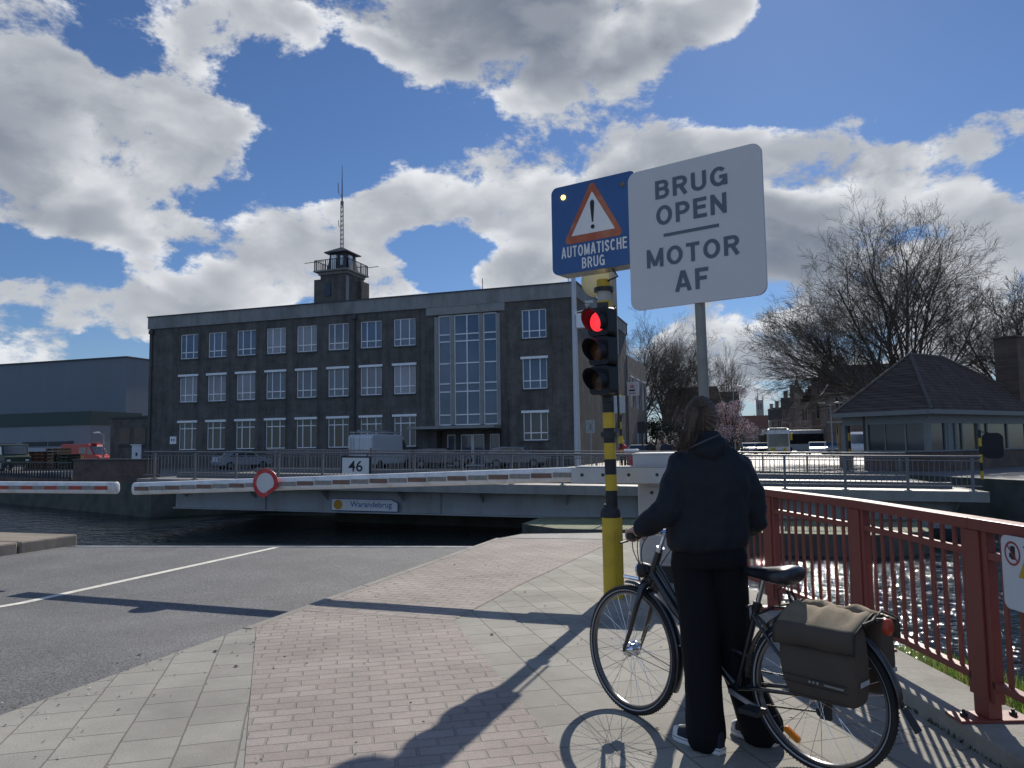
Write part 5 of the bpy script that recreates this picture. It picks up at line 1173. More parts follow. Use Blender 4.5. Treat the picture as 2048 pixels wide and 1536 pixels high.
# left hand closed round the grip, right hand relaxed in front of the body
def gp(x, y, z): return GB @ V((.808 + x, y, 1.012 + z))
bd_.tube([wrL, gp(-.018, .275, .024), gp(.004, .268, .026)], [.025, .029, .022], 12)
bd_.ell(gp(-.008, .268, .027), (.030, .040, .017), 12, 0, (GB.to_3x3()))
for k, (yy, ln_) in enumerate(((.233, 1.0), (.255, 1.06), (.277, 1.0), (.298, .86))):
    bd_.tube([gp(.004, yy, .027), gp(.024, yy, .020), gp(.031 * ln_, yy, .0), gp(.024 * ln_, yy, -.022 * ln_), gp(.002, yy, -.031 * ln_)], [.0095, .0095, .009, .0085, .0075], 10)
bd_.tube([gp(-.028, .245, .018), gp(-.026, .225, -.004), gp(-.012, .212, -.026)], [.012, .0105, .008], 10)
bd_.ell(wrR + V((-.05, .05, .0)), (.045, .035, .022), 12)
for k in range(4): bd_.tube([wrR + V((-.075 - .006 * k, .055 + .012 * k, .018 - .012 * k)), wrR + V((-.105, .075 + .012 * k, .008 - .014 * k)), wrR + V((-.115, .09 + .01 * k, -.02 - .014 * k))], [.0095, .009, .0075], 8)
bd_.tube([wrR + V((-.045, .05, .02)), wrR + V((-.075, .045, .035)), wrR + V((-.095, .06, .035))], [.012, .010, .008], 8)
remeshed(bd_, 'body', M_skin, None, .0058, 2, fac=.4).parent = ps
body = ps.children[0]; body.matrix_parent_inverse = Matrix.Translation(-V(ps.location))
def wear(o): o.parent = ps; o.matrix_parent_inverse = Matrix.Translation(-V(ps.location)); return o
def wrk(sc, amp, ax=(1, 1, 1)):
    def f(c):
        p = V((c.x * ax[0], c.y * ax[1], c.z * ax[2]))
        a = noise.noise(p * sc); b = noise.noise(p * sc * 2.3 + V((5, 3, 1)))
        return amp * ((1 - abs(a) * 2) * .6 + b * .6)
    return f
jk = MB()
T0, T1 = P_(1413, 1098), nk
def jr(y, x, hw, hd, p=2.5, Y=4.1): return (P_(x, y, Y), PR * hw, PF * hd, p)
jk.loft([jr(1100, 1412, .168, .125), jr(1092, 1413, .194, .148), jr(1075, 1414, .202, .156), jr(1040, 1416, .196, .152), jr(1000, 1419, .196, .148), jr(960, 1420, .2, .144), jr(930, 1420, .192, .13), jr(912, 1419, .163, .11), jr(899, 1416, .128, .095), jr(887, 1411, .092, .082), jr(872, 1408, .074, .074), jr(862, 1407, .066, .068)], 34)
limb(jk, [shL + V((.01, 0, -.005)), shL.lerp(elL, .5) + V((-.004, 0, 0)), elL, elL.lerp(wrL, .5), elL.lerp(wrL, .80)], [.075, .075, .070, .063, .054])
limb(jk, [shR + V((-.01, 0, -.005)), shR.lerp(elR, .5) + V((.012, 0, 0)), elR, elR.lerp(wrR, .5), elR.lerp(wrR, .93)], [.077, .078, .070, .060, .048])
for q, r_ in ((shL.lerp(elL, .82) + V((-.012, -.01, -.005)), .066), (elL.lerp(wrL, .18), .062), (shR.lerp(elR, .78) + V((.018, 0, 0)), .068)): jk.ell(q, (r_, r_, r_ * .8), 14)
# hood lying on the back
hc_ = P_(1418, 893, 4.05)
jk.loft([(hc_ + PR * -.105 + UP * -.012, PF * .03, UP * .028), (hc_ + PR * -.07 - PF * .03 + UP * -.012, PF * .045, UP * .046), (hc_ - PF * .042 - UP * .022, PF * .05, UP * .058), (hc_ + PR * .06 - PF * .03 + UP * 0, PF * .046, UP * .05), (hc_ + PR * .10 + UP * .006, PF * .03, UP * .03)], 14)
wear(MB().tube([P_(1378, 897, 3.97), P_(1392, 890, 3.945), P_(1410, 882, 3.94), P_(1428, 874, 3.96), P_(1441, 868, 4.0)], [.003, .005, .0055, .005, .003], 8).build('hood_edge', mat('hood lining grey', (.06, .065, .07), .7), None, smooth=60))
jacket = wear(remeshed(jk, 'jacket', M_jack, None, .0085, 3, wrk(8.5, .013, (1, 1, .8)), .5))
tq = MB()
tq.loft([rg(hip + UP * -.05, .182, .13, 2.6), rg(hip + UP * .0, .188, .135, 2.6), rg(hip + UP * .07, .168, .125, 2.6), rg(hip + UP * .16, .15, .11, 2.6)], 30)
limb(tq, [hpL + V((-.016, 0, .02)), hpL.lerp(knL, .5), knL, knL.lerp(anL, .55), anL + V((0, .005, -.015))], [.106, .101, .093, .090, .096], 18)
limb(tq, [hpR + V((.012, 0, .02)), hpR.lerp(knR, .5), knR, knR.lerp(anR, .55), anR + V((.0, .005, -.005))], [.106, .101, .092, .094, .108], 18)
wear(remeshed(tq, 'trousers', M_trou, None, .009, 3, wrk(8, .006, (1.6, 1.6, .5)), .5))
# canvas shoes
M_canv = mat('navy canvas', (.018, .022, .035), .8, var=.15, scale=30)
M_sole = mat('white rubber', (.66, .66, .65), .5, var=.06)
for lab, heel, toe in (('left', V((-.262, 3.95, 0)), V((-.515, 4.12, 0))), ('right', V((-.01, 4.128, 0)), V((-.235, 4.276, 0)))):
    d = (toe - heel).normalized(); s = V((-d.y, d.x, 0)); L_ = (toe - heel).length
    T = Matrix(((d.x, s.x, 0, heel.x), (d.y, s.y, 0, heel.y), (0, 0, 1, 0), (0, 0, 0, 1)))
    out_ = [(0, .028), (.03, .036), (.10, .036), (.17, .045), (.23, .046), (.265, .036), (.283, .018), (.287, 0)]
    k_ = L_ / .287; ol = [(x * k_, y) for x, y in out_] + [(x * k_, -y) for x, y in out_[::-1][1:]]
    so_ = MB().prism(ol, T @ Matrix.Translation((0, 0, .001)), .032)
    o = wear(so_.build('shoe', M_sole, None, bevel=.006))
    up = MB(); R_ = []
    for x, w, h in ((.004, .022, .07), (.02, .03, .10), (.06, .034, .105), (.11, .035, .098), (.15, .038, .08), (.19, .042, .06), (.23, .04, .048), (.262, .028, .038), (.278, .012, .03)):
        R_.append((T @ V((x * k_, 0, .03 + h / 2 - .012)), s * w, UP * (h / 2 + .01), 2.6))
    up.loft(R_, 18); u_ = up.build('upper', M_canv, o, smooth=179); 
    u_.matrix_parent_inverse = Matrix.Identity(4)
    tc_ = MB().loft([(T @ V((x * k_, 0, .03 + h / 2 - .012)), s * (w + .002), UP * (h / 2 + .012), 2.6) for x, w, h in ((.236, .0385, .046), (.262, .0285, .0385), (.281, .012, .03))], 18); tc_.build('toe_cap', M_sole, o, smooth=179)
    lc = MB()
    for i in range(5):
        x = .135 + .018 * i; lc.tube([T @ V((x * k_, -.022, .03 + .088 - .018 * i)), T @ V((x * k_, 0, .03 + .096 - .017 * i)), T @ V((x * k_, .022, .03 + .088 - .018 * i))], .003, 5)
    lc.build('laces', M_sole, o, smooth=60)
    MB().prism([(x - .0, y * 1.012) for x, y in ol], T @ Matrix.Translation((0, 0, .024)), .003).build('sole_stripe', M_canv, o)
# hair: cap drawn back to a knot, ponytail over the left of the neck, loose strands
M_hair = mat('brown hair', (.085, .052, .032), .5, var=.5, scale=22, bump=.5, bscale=60, spec=.5, stretch=(2.2, 2.2, .45))
kn = hd_c - HFd * .098 + UP * .045 - HRt * .012
hm = MB(); hm.ell(hd_c + UP * .012 - HFd * .012, (.085, .099, .113), 26, 0, HM); hm.ell(hd_c - HFd * .03 - UP * .035, (.074, .07, .07), 18, 0, HM)
hm.ell(kn, (.024, .022, .024), 12, 0, HM)
pt = [kn, P_(1389, 830, 3.99), P_(1383, 848, 3.99), P_(1379, 864, 3.985), P_(1375, 880, 3.98), P_(1369, 892, 3.975)]
hm.tube(pt, [.016, .022, .027, .025, .016, .006], 14)
def hairrip(c):
    q = c - kn; a = math.atan2(q.dot(HRt), q.z + 1e-5); return .0022 * math.sin(a * 26 + q.length * 18) + .002 * noise.noise(c * 45)
hair = wear(remeshed(hm, 'hair', M_hair, None, .0055, 2, hairrip, .4))
random.seed(3); sm = MB()
for i in range(420):
    a = random.uniform(0, 6.28); e = random.uniform(-.2, 1.4)
    base = hd_c + UP * .012 - HFd * .012 + HRt * .087 * math.cos(a) * math.cos(e) + HFd * .10 * math.sin(a) * math.cos(e) + UP * .116 * math.sin(e)
    if (base - hd_c).dot(HFd) > .06: continue
    out_ = (base - hd_c).normalized(); m_ = base.lerp(kn, .5) + out_ * random.uniform(.002, .02)
    sm.tube([base, m_, kn + V((random.gauss(0, .012), random.gauss(0, .01), random.gauss(0, .012)))], .0011, 4, cap=False)
for i in range(150):
    j = random.uniform(0, 1); o1 = V((random.gauss(0, .014), random.gauss(0, .008), random.gauss(0, .01)))
    end = pt[-1] + V((random.gauss(-.012, .022), random.gauss(0, .012), random.gauss(-.008, .012)))
    sm.tube([pt[1] + o1, pt[3] + o1 * 1.8, end.lerp(pt[4], .4) + o1, end], .0008, 4, cap=False)
hs = sm.build('loose_strands', M_hair, hair, smooth=60, fix=False); hs.matrix_parent_inverse = Matrix.Identity(4)
wear(MB().tube([kn + HRt * .02 * math.cos(t) + UP * .02 * math.sin(t) - HFd * .006 for t in [6.283 * i / 16 for i in range(16)]], .005, 8, closed=True).build('hair_tie', M_black, None, smooth=60))
ec = hd_c - HRt * .088 - UP * .052 - HFd * .0
wear(MB().tube([ec + HFd * .012 * math.cos(t) + HRt * .008 * math.cos(t) + UP * .026 * math.sin(t) for t in [6.283 * i / 28 for i in range(28)]], .0018, 8, closed=True).build('earring', M_chr, None, smooth=60))
ey = MB()
for s in (-1, 1): ey.ell(hd_c + HRt * s * .03 + HFd * .083 + UP * .008, (.011, .008, .007), 10, 0, HM)
wear(ey.build('eyes', mat('eye', (.5, .48, .45), .2), None, smooth=60))
# ---------------------------------------------------------------- trees
M_bark = mat('bark', (.060, .050, .040), .9, var=.25, scale=5, bump=.4, bscale=25)
M_twig = mat('twigs', (.10, .085, .07), .9, var=.2)
def grow(mb, p, d, L, r, lev, maxlev, rng, up, spread, kids, seg):
    n = 5 if lev < 2 else 4 if lev < maxlev else 3
    pts = [p]; q = p.copy(); dd = d.copy(); step = L / n
    for i in range(n):
        dd = (dd + V((rng.gauss(0, .12), rng.gauss(0, .12), rng.gauss(0, .10) + up))).normalized(); q = q + dd * step; pts.append(q)
    rs = [r * (1 - .72 * i / n) for i in range(n + 1)]
    mb.tube(pts, rs, seg[min(lev, len(seg) - 1)], 0, cap=False)
    if lev >= maxlev: return
    k = kids[min(lev, len(kids) - 1)]
    for j in range(k):
        t = .22 + .78 * (j + rng.random() * .8) / k; i = min(int(t * n), n - 1); f = t * n - i
        b = pts[i].lerp(pts[i + 1], min(f, 1)); ax = (pts[i + 1] - pts[i]).normalized()
        o = V((rng.gauss(0, 1), rng.gauss(0, 1), rng.gauss(0, .7))); o = (o - ax * o.dot(ax)).normalized()
        a = rng.uniform(.55, 1.25) * spread
        nd_ = (ax * math.cos(a) + o * math.sin(a)).normalized()
        grow(mb, b, nd_, L * rng.uniform(.46, .72) * (1 - .38 * t), max(rs[i] * .5, .0085), lev + 1, maxlev, rng, up * .8, spread, kids, seg)
def tree(name, label, base, limbs, seed, maxlev=4, up=.05, spread=.62, kids=(9, 7, 5, 4), tr=(.35, .28), th=2.5, group=None, cat='tree'):
    rng = random.Random(seed); t = thing(name, label, cat, base, 0, group)
    tb = MB().tube([V((0, 0, -.3)), V((.02, 0, th * .4)), V((0, .03, th))], [tr[0] * 1.25, tr[0], tr[1]], 10); tb.build('trunk', M_bark, t, smooth=60)
    cb = MB()
    for (az, el, L, r, z0) in limbs:
        d = V((math.cos(rad(az)) * math.cos(rad(el)), math.sin(rad(az)) * math.cos(rad(el)), math.sin(rad(el))))
        grow(cb, V((0, 0, z0)), d, L, r, 0, maxlev, rng, up, spread, kids, (7, 5, 4, 3, 3))
    cb.build('crown', M_twig, t, smooth=179, fix=False)
    return t
rg_ = random.Random(8)
lim = [(0, 88, 14.5, .22, 2.2), (175, 78, 14, .20, 2.0), (20, 76, 14, .19, 2.4), (190, 66, 13, .18, 1.9), (350, 66, 12.5, .17, 2.3), (90, 72, 13, .18, 2.4), (270, 74, 13, .18, 2.2), (165, 54, 12, .16, 2.0), (30, 50, 10, .15, 2.6), (330, 52, 10, .15, 2.3), (200, 42, 11.5, .15, 2.2), (180, 33, 11, .14, 2.6), (225, 50, 11, .15, 2.2), (130, 50, 10.5, .14, 2.3), (10, 36, 8.5, .12, 2.6), (188, 22, 9.5, .11, 3.2)]
tree('bare_tree', "large bare multi-stemmed tree spreading wide behind the keeper's house roof", (8.9, 57.5, 0), [(a, e, L * .83, r * .78, z) for a, e, L, r, z in lim], 21, 4, .03, .66, (12, 8, 6, 4), (.75, .6), 2.6)
def limset(rng, n, L, r, z):
    return [(rng.uniform(0, 360), rng.choice((82, 74, 66, 58, 50, 42)), L * rng.uniform(.75, 1.05), r * rng.uniform(.7, 1.1), z * rng.uniform(.8, 1.2)) for i in range(n)]
def ground_at(px, Y): d = onY(px, 880, Y); return (d.x, Y, 0)
tree('bare_tree', 'bare tree at the right edge beside the brick chimney', ground_at(2052, 56), limset(rg_, 9, 6.8, .12, 3), 5, 4, .05, .6, (8, 7, 5, 4), (.35, .26), 3.2)
GT = 'bare trees beyond the office building'
tree('bare_tree', 'tallest of the bare trees beside the office end wall', ground_at(1278, 98), limset(rg_, 11, 12, .13, 4), 7, 4, .05, .6, (9, 7, 5, 4), (.38, .28), 4.0, GT)
tree('bare_tree', 'bare round-headed tree between the office and the white sign post', ground_at(1338, 102), limset(rg_, 12, 10.0, .13, 3.5), 9, 4, .04, .62, (9, 7, 5, 4), (.38, .28), 3.6, GT)
tree('bare_tree', 'smaller bare tree partly behind the white sign post', ground_at(1396, 108), limset(rg_, 10, 8.6, .11, 3), 12, 4, .04, .62, (9, 7, 5, 4), (.35, .28), 3.2, GT)
tree('bare_tree', 'slender upright bare tree rising behind the pink blossom', ground_at(1463, 118), [(a, e, L, .09, 2.4) for a, e, L in ((0, 88, 11, ), (60, 80, 9.5), (180, 81, 10), (250, 78, 9), (310, 80, 8.5), (120, 76, 8.5))], 14, 3, .10, .42, (9, 6, 5), (.2, .15), 3, GT)
def leafy(name, label, base, blobs, mats, n, size, seed, cat, trunk=None, group=None, flat=.5):
    rng = random.Random(seed); t = thing(name, label, cat, base, 0, group); mb = MB()
    tot = sum(b[3] ** 2 for b in blobs)
    for (x, y, z, r) in blobs:
        for i in range(int(n * r * r / tot)):
            d = V((rng.gauss(0, 1), rng.gauss(0, 1), rng.gauss(0, 1))).normalized() * r * rng.random() ** .45; p = V((x, y, z)) + d
            if p.z < .05: continue
            a = V((rng.gauss(0, 1), rng.gauss(0, 1), rng.gauss(0, 1))).normalized(); b = a.cross(V((rng.gauss(0, 1), rng.gauss(0, 1), rng.gauss(0, 1)))).normalized(); s = size * rng.uniform(.5, 1.3)
            mb.add([p - a * s, p + b * s * flat, p + a * s, p - b * s * flat], [(0, 1, 2, 3)], rng.randrange(len(mats)))
    mb.build('foliage' if 'blossom' not in name else 'blossom', mats, t, fix=False)
    tb = MB()
    if trunk: tb.tube([V((0, 0, -.2)), V((0, 0, trunk))], [.14, .09], 8)
    for (x, y, z, r) in blobs: tb.tube([V((0, 0, trunk or 0)), V((x * .5, y * .5, (z + (trunk or 0)) / 2)), V((x, y, z + r * .5))], [.07, .05, .015], 5)
    tb.build('trunk' if trunk else 'stems', M_bark, t, smooth=60)
    return t
M_bl = [mat('pink blossom', (.62, .44, .46), .7, var=.15), mat('pale blossom', (.74, .62, .62), .7, var=.1), mat('blossom brown twig', (.20, .12, .10), .8)]  # third colour is a brown twig tone scattered among the petals
rb = random.Random(4)
bl = [(rb.gauss(0, 1.15), rb.gauss(0, 1.0), 3.6 + rb.gauss(0, 1.1), rb.uniform(.5, .95)) for i in range(26)]
leafy('blossom_tree', 'pink blossoming tree beside the street right of the cyclist', ground_at(1462, 86), bl, M_bl, 9000, .085, 6, 'tree', 1.7)
M_ev = [mat('evergreen dark', (.028, .038, .02), .6, var=.3), mat('evergreen mid', (.045, .058, .028), .6, var=.3), mat('evergreen brown', (.05, .042, .028), .7, var=.3)]
for i, (px, Y, h, w_, lab) in enumerate(((1302, 88, 4.4, 2.2, 'dark evergreen shrub against the brick wing'), (1335, 90, 3.6, 2.4, 'dark shrub mass below the round-headed bare tree'), (1368, 92, 3.9, 2.4, "dark evergreen shrub left of the cyclist's head"), (1412, 94, 4.4, 2.6, 'dark shrub hidden partly behind the white sign post'), (1450, 98, 2.6, 1.8, 'low dark shrub under the pink blossom tree'))):
    bb_ = [(rb.gauss(0, w_ * .45), rb.gauss(0, .8), rb.uniform(.4, h * .85), rb.uniform(.6, 1.1)) for k in range(16)]
    leafy('shrub', lab, ground_at(px, Y), bb_, M_ev, 4200, .11, 30 + i, 'shrub', None, 'shrubs along the far side street')
for (x_, y_, lab) in ((17.5, 27.5, 'dark shrub low on the right bank beyond the railing'), (24, 24, 'broad dark shrub further along the right bank')):
    leafy('shrub', lab, (x_, y_, 0), [(rb.gauss(0, 1.0), rb.gauss(0, .8), rb.uniform(.4, 2.4), rb.uniform(.6, 1.0)) for k in range(14)], M_ev, 3000, .1, int(x_), 'shrub')
bb_ = [(rb.gauss(0, .8), rb.gauss(0, .5), rb.uniform(.8, 2.6), rb.uniform(.4, .6)) for k in range(10)]
leafy('flowering_shrub', 'small pale flowering shrub above the group of people', ground_at(1338, 80), bb_, [mat('pale bloom', (.30, .28, .24), .7, var=.2), M_ev[1]], 1800, .08, 44, 'shrub')

# ---------------------------------------------------------------- houses along the street, church
M_hb = [brickmat('red house brick', (.20, .115, .085), (.25, .15, .11), (.20, .18, .16), .22, .075, .01, plane='D', bump=.2), brickmat('brown house brick', (.15, .10, .08), (.19, .13, .10), (.16, .15, .13), .22, .075, .01, plane='D', bump=.2), brickmat('buff house brick', (.26, .20, .15), (.30, .24, .18), (.2, .18, .16), .22, .075, .01, plane='D', bump=.2)]
M_ht = [mat('dark roof tile', (.06, .045, .04), .8, var=.25, scale=3), mat('red roof tile', (.17, .075, .05), .8, var=.25, scale=3)]
M_band = mat('stone band', (.36, .33, .28), .8)
def house(label, x0, x1, y0, y1, eave, ridge, br_, rt, axis='x', wins_=(2, 3), chim=None, step=False, hip=0, left=True):
    t = thing('brick_house', label, 'house', ((x0 + x1) / 2, (y0 + y1) / 2, 0))
    w = MB().bx(x0, x1, y0, y1, -.3, eave)
    if axis == 'y':   # ridge runs away from us, a gable faces us
        xm = (x0 + x1) / 2
        if step:
            n = 5
            for i in range(n):
                a = i / n; b = (i + 1) / n; w.bx(x0 + (xm - x0) * a, x1 - (xm - x0) * a, y0 - .05, y0 + .35, eave + (ridge - eave) * a + .002, eave + (ridge - eave) * b + .5)
        else: w.add([(x0, y0, eave), (x1, y0, eave), (xm, y0, ridge), (x0, y1, eave), (x1, y1, eave), (xm, y1, ridge)], [(0, 1, 2), (3, 5, 4)])
        r = [(x0 - .25, y0 + .02, eave - .1), (xm, y0 + .02, ridge + .1), (xm, y1, ridge + .1), (x0 - .25, y1, eave - .1), (x1 + .25, y0 + .02, eave - .1), (x1 + .25, y1, eave - .1)]
        rf = MB().add(r, [(0, 1, 2, 3), (1, 4, 5, 2)])
    else:
        ym = (y0 + y1) / 2; h = hip
        if not h: w.add([(x0, y0, eave), (x0, y1, eave), (x0, ym, ridge), (x1, y0, eave), (x1, y1, eave), (x1, ym, ridge)], [(0, 2, 1), (3, 4, 5)])
        r = [(x0 - .2, y0 - .25, eave - .1), (x1 + .2, y0 - .25, eave - .1), (x1 + .2 - h, ym, ridge + .1), (x0 - .2 + h, ym, ridge + .1), (x1 + .2, y1 + .25, eave - .1), (x0 - .2, y1 + .25, eave - .1)]
        rf = MB().add(r, [(0, 1, 2, 3), (3, 2, 4, 5)] + ([(0, 3, 5), (1, 4, 2)] if h else []))
    part(w, 'wall', br_, t); ro_ = part(rf, 'roof', rt, t)
    nr, ncol = wins_; fh = (eave - .4) / nr
    def win(o, u_, n_, W, H):
        F_ = frame(o, u_, n_)
        f = MB().prism([(-W / 2, -H / 2), (W / 2, -H / 2), (W / 2, H / 2), (-W / 2, H / 2)], F_ @ Matrix.Translation((0, 0, .01)), .03)
        q = part(f, 'window', M_glass[0], t)
        b = MB().bx(-W / 2 - .08, W / 2 + .08, -H / 2 - .12, -H / 2 - .002, .01, .07, 0, F_).bx(-.03, .03, -H / 2, H / 2, .041, .055, 0, F_).bx(-W / 2, -W / 2 + .06, -H / 2, H / 2, .041, .055, 0, F_).bx(W / 2 - .06, W / 2, -H / 2, H / 2, .041, .055, 0, F_)
        part(b, 'frame', M_band, q)
    for i in range(nr):
        z = .4 + fh * i + fh * .55
        for j in range(ncol): win((x0 + (x1 - x0) * (j + .5) / ncol, y0, z), (1, 0, 0), (0, -1, 0), min(1.0, (x1 - x0) / ncol * .42), fh * .52)
        if left:
            m = max(2, int((y1 - y0) / 3.2))
            for j in range(m): win((x0, y0 + (y1 - y0) * (j + .5) / m, z), (0, -1, 0), (-1, 0, 0), 1.0, fh * .55)
        part(MB().bx(x0 - .05, x1, y0 - .04, y0 - .002, .4 + fh * (i + 1) - .25, .4 + fh * (i + 1) - .08), 'stone_band', M_band, t)
    for (cx, cy, cz) in (chim or []): part(MB().bx(cx - .45, cx + .45, cy - .3, cy + .3, eave, cz).bx(cx - .52, cx + .52, cy - .37, cy + .37, cz, cz + .15), 'chimney', br_, ro_)
    return t
house('large brown brick house with a steep hipped roof behind the low tiled roof', 7.0, 19, 102, 109, 7.6, 11.0, M_hb[1], M_ht[0], 'x', (2, 4), [(8.9, 105.5, 12.2)], hip=2.2)
house('red brick gabled house next left of the large hipped house', 6.1, 10.5, 118, 128, 7.2, 9.6, M_hb[0], M_ht[0], 'y', (2, 2), [(7.0, 124, 10.8), (9.8, 122, 11.2)])
h_ = house('brick house with a stepped gable and a slim turret spire', 5.0, 9.4, 138, 150, 7.6, 10.4, M_hb[2], M_ht[0], 'y', (2, 2), None, True)
part(MB().bx(4.6, 5.5, 137.5, 138.6, 0, 9.4).lathe([(.62, 0), (.5, 1.2), (.1, 2.9), (.03, 5.0)], 10, Matrix.Translation((5.05, 138.05, 9.4))), 'turret', M_hb[2], h_, smooth=40)
house('brick house with two tall chimneys in the middle of the far street row', 3.3, 9, 178, 183, 8.6, 11.2, M_hb[1], M_ht[0], 'x', (3, 3), [(4.2, 180.5, 12.6), (7.0, 180.5, 13.6)])
house('long low brick terrace house at the far bend of the street', .6, 8, 232, 237, 8.0, 11.0, M_hb[2], M_ht[0], 'x', (2, 3), [(1.4, 234.5, 12.4)])
house('gabled house with a red tile roof below the distant church tower', -9.5, .4, 285, 293, 6.5, 11.0, M_hb[0], M_ht[1], 'x', (2, 3))
house('dark brick house with a long ridge behind the bare trees', *(lambda a, b: (a, b))(onY(1325, 880, 125).x, onY(1446, 880, 125).x), 125, 132, 7.0, 10.6, M_hb[1], M_ht[0], 'x', (2, 4), hip=1.0, left=False)
house('narrow dark red house squeezed behind the stepped gable', 4.4, 8.6, 156, 168, 8.2, 11.4, M_hb[0], M_ht[0], 'y', (2, 2), [(5.0, 162, 12.6)])
house('tall brown house rising between the red gabled house and the hipped house', 7.2, 11.5, 112, 117, 8.4, 11.2, M_hb[1], M_ht[0], 'x', (3, 2), [(8.0, 114.5, 12.4), (10.4, 114.5, 12.0)])
house('low red brick house at the curve below the two tall chimneys', 1.8, 6.5, 205, 210, 7.4, 10.2, M_hb[0], M_ht[0], 'x', (2, 2), [(2.6, 207.5, 11.8)])
house('dark roofed house glimpsed behind the white sign post and the blossom', *(lambda a, b: (a, b))(onY(1432, 880, 150).x, onY(1478, 880, 150).x), 150, 156, 7.8, 11.2, M_hb[0], M_ht[0], 'x', (2, 2), left=False)
M_ch = mat('church stone', (.30, .27, .24), .9, var=.15, scale=.3)
cx0, cx1, cY = onY(1511.5, 800, 520).x, onY(1526.5, 800, 520).x, 520
chh = thing('church', 'distant pale church tower with corner pinnacles at the end of the street', 'church', ((cx0 + cx1) / 2, cY, 0))
ctz = onY(1519, 800, cY).z
cm = MB().bx(cx0 - 1, cx1 + 1, cY, cY + 7, 0, ctz * .62).bx(cx0, cx1, cY + .5, cY + 6, ctz * .62, ctz)
part(cm, 'tower', M_ch, chh)
pn_ = MB()
for x in (cx0 + .2, cx1 - .2): pn_.lathe([(.45, 0), (.3, 1.5), (.02, 3.6)], 8, Matrix.Translation((x, cY + .8, ctz)))
pn_.lathe([(.5, 0), (.3, 3), (.02, 7.5)], 8, Matrix.Translation((cx0 + 1.2, cY + 3, ctz)))
for x in (cx0 - 1.4, cx1 + 1.3): pn_.lathe([(.8, 0), (.6, ctz * .58), (.02, ctz * .7)], 8, Matrix.Translation((x, cY, 0)))
part(pn_, 'pinnacle', M_ch, chh)
lv_ = MB()
for x in (.34, .66): lv_.bx(cx0 + (cx1 - cx0) * x - .22, cx0 + (cx1 - cx0) * x + .22, cY + .4, cY + .49, ctz * .78, ctz * .92)
part(lv_, 'louvre', M_dark, chh)

# ---------------------------------------------------------------- vehicles
M_wd = mat('vehicle glass', (.02, .025, .03), .06, spec=.9, coat=.5)
def vehicle(name, label, cat, loc, rz, W, prof, paint, sides, ends, wheels, wr=.32, bev=.07, group=None, extra=None):
    t = thing(name, label, cat, loc, rad(rz), group)
    M_ = Matrix(((1, 0, 0, 0), (0, 0, 1, -W / 2), (0, 1, 0, 0), (0, 0, 0, 1)))
    MB().prism(prof, M_, W).build('body', paint, t, bevel=bev)
    for s in (-1, 1):
        for p in sides:
            MB().prism(p, Matrix(((1, 0, 0, 0), (0, 0, 1, s * (W / 2 + .004) - (.006 if s > 0 else 0) + .003 * 0), (0, 1, 0, 0), (0, 0, 0, 1))), .006).build('side_window', M_wd, t)
        for x in wheels:
            Tw = Matrix.Translation((x, s * (W / 2 - .10), wr)) @ Matrix.Rotation(rad(90), 4, 'X')
            w = MB().lathe([(wr * .62, -.11), (wr * .95, -.11), (wr, -.07), (wr, .07), (wr * .95, .11), (wr * .62, .11)], 20, Tw).build('wheel', M_rub, t, smooth=40)
            MB().lathe([(.001, -.112), (wr * .6, -.112), (wr * .6, .112), (.001, .112)], 14, Tw).build('rim', M_rim, w, smooth=40)
    for nm, (a, b), m in ends:
        a, b = V((a[0], 0, a[1])), V((b[0], 0, b[1])); d = (b - a); n_ = V((d.z, 0, -d.x)).normalized(); 
        if n_.x * (1 if a.x > 0 else -1) < 0: n_ = -n_
        y = W / 2 - .12; o = n_ * .006
        MB().add([a + V((0, -y, 0)) + o, a + V((0, y, 0)) + o, b + V((0, y * .96, 0)) + o, b + V((0, -y * .96, 0)) + o], [(0, 1, 2, 3)]).build(nm, m, t)
    if extra: extra(t)
    return t
M_hl = mat('headlamp glass', (.75, .75, .75), .1, spec=.8)
M_rl = mat('rear lamp red', (.25, .02, .02), .3)
def lamps(x, y, z, m, nm, s=(.03, .13, .07)):
    def f(t):
        for k in (-1, 1): MB().bx(x - s[0], x + s[0], k * y - s[1], k * y + s[1], z - s[2], z + s[2]).build(nm, m, t, bevel=.01)
    return f
VANP = [(-2.75, .35), (2.6, .35), (2.72, .55), (2.70, .95), (1.95, 1.22), (1.35, 2.2), (1.0, 2.42), (-2.6, 2.45), (-2.75, 2.2)]
M_gv = mat('grey white van paint', (.50, .52, .55), .35, var=.05, coat=.3, dirt=(.38, .38, .38), dirtamt=.4)
def grey_extra(t):
    rk_ = MB()
    for y in (-.8, .8): rk_.bar((-2.7, y, 2.62), (1.1, y, 2.62), .05, .05)
    for x in (-2.7, -1.6, -.5, .5, 1.1): rk_.bar((x, -.85, 2.6), (x, .85, 2.6), .05, .04)
    for x in (-2.3, .6):
        for y in (-.8, .8): rk_.bar((x, y, 2.44), (x, y, 2.62), .04, .04)
    rk_.tube([(-2.5, .3, 2.70), (1.4, .3, 2.70)], .06, 8).tube([(-2.8, .1, 2.70), (.4, .1, 2.70)], .05, 8)
    rk_.build('roof_rack', M_alu, t, smooth=40)
    MB().bx(-2.775, -2.757, -.92, -.02, .6, 2.2).bx(-2.775, -2.757, .02, .92, .6, 2.2).build('rear_door', M_gv, t, bevel=.01)
    l_ = MB()
    for y in (.45, .72): l_.bar((-2.82, y, .9), (-2.82, y, 2.3), .03, .03)
    for z in [1.0 + .28 * i for i in range(5)]: l_.bar((-2.82, .45, z), (-2.82, .72, z), .025, .025)
    l_.build('ladder', M_alu, t)
    for k in (-1, 1): MB().bx(-2.79, -2.75, k * .93 - .05, k * .93 + .05, 1.0, 1.5).build('tail_lamp', M_rl, t)
p_ = onY(733, 900, 47.3)
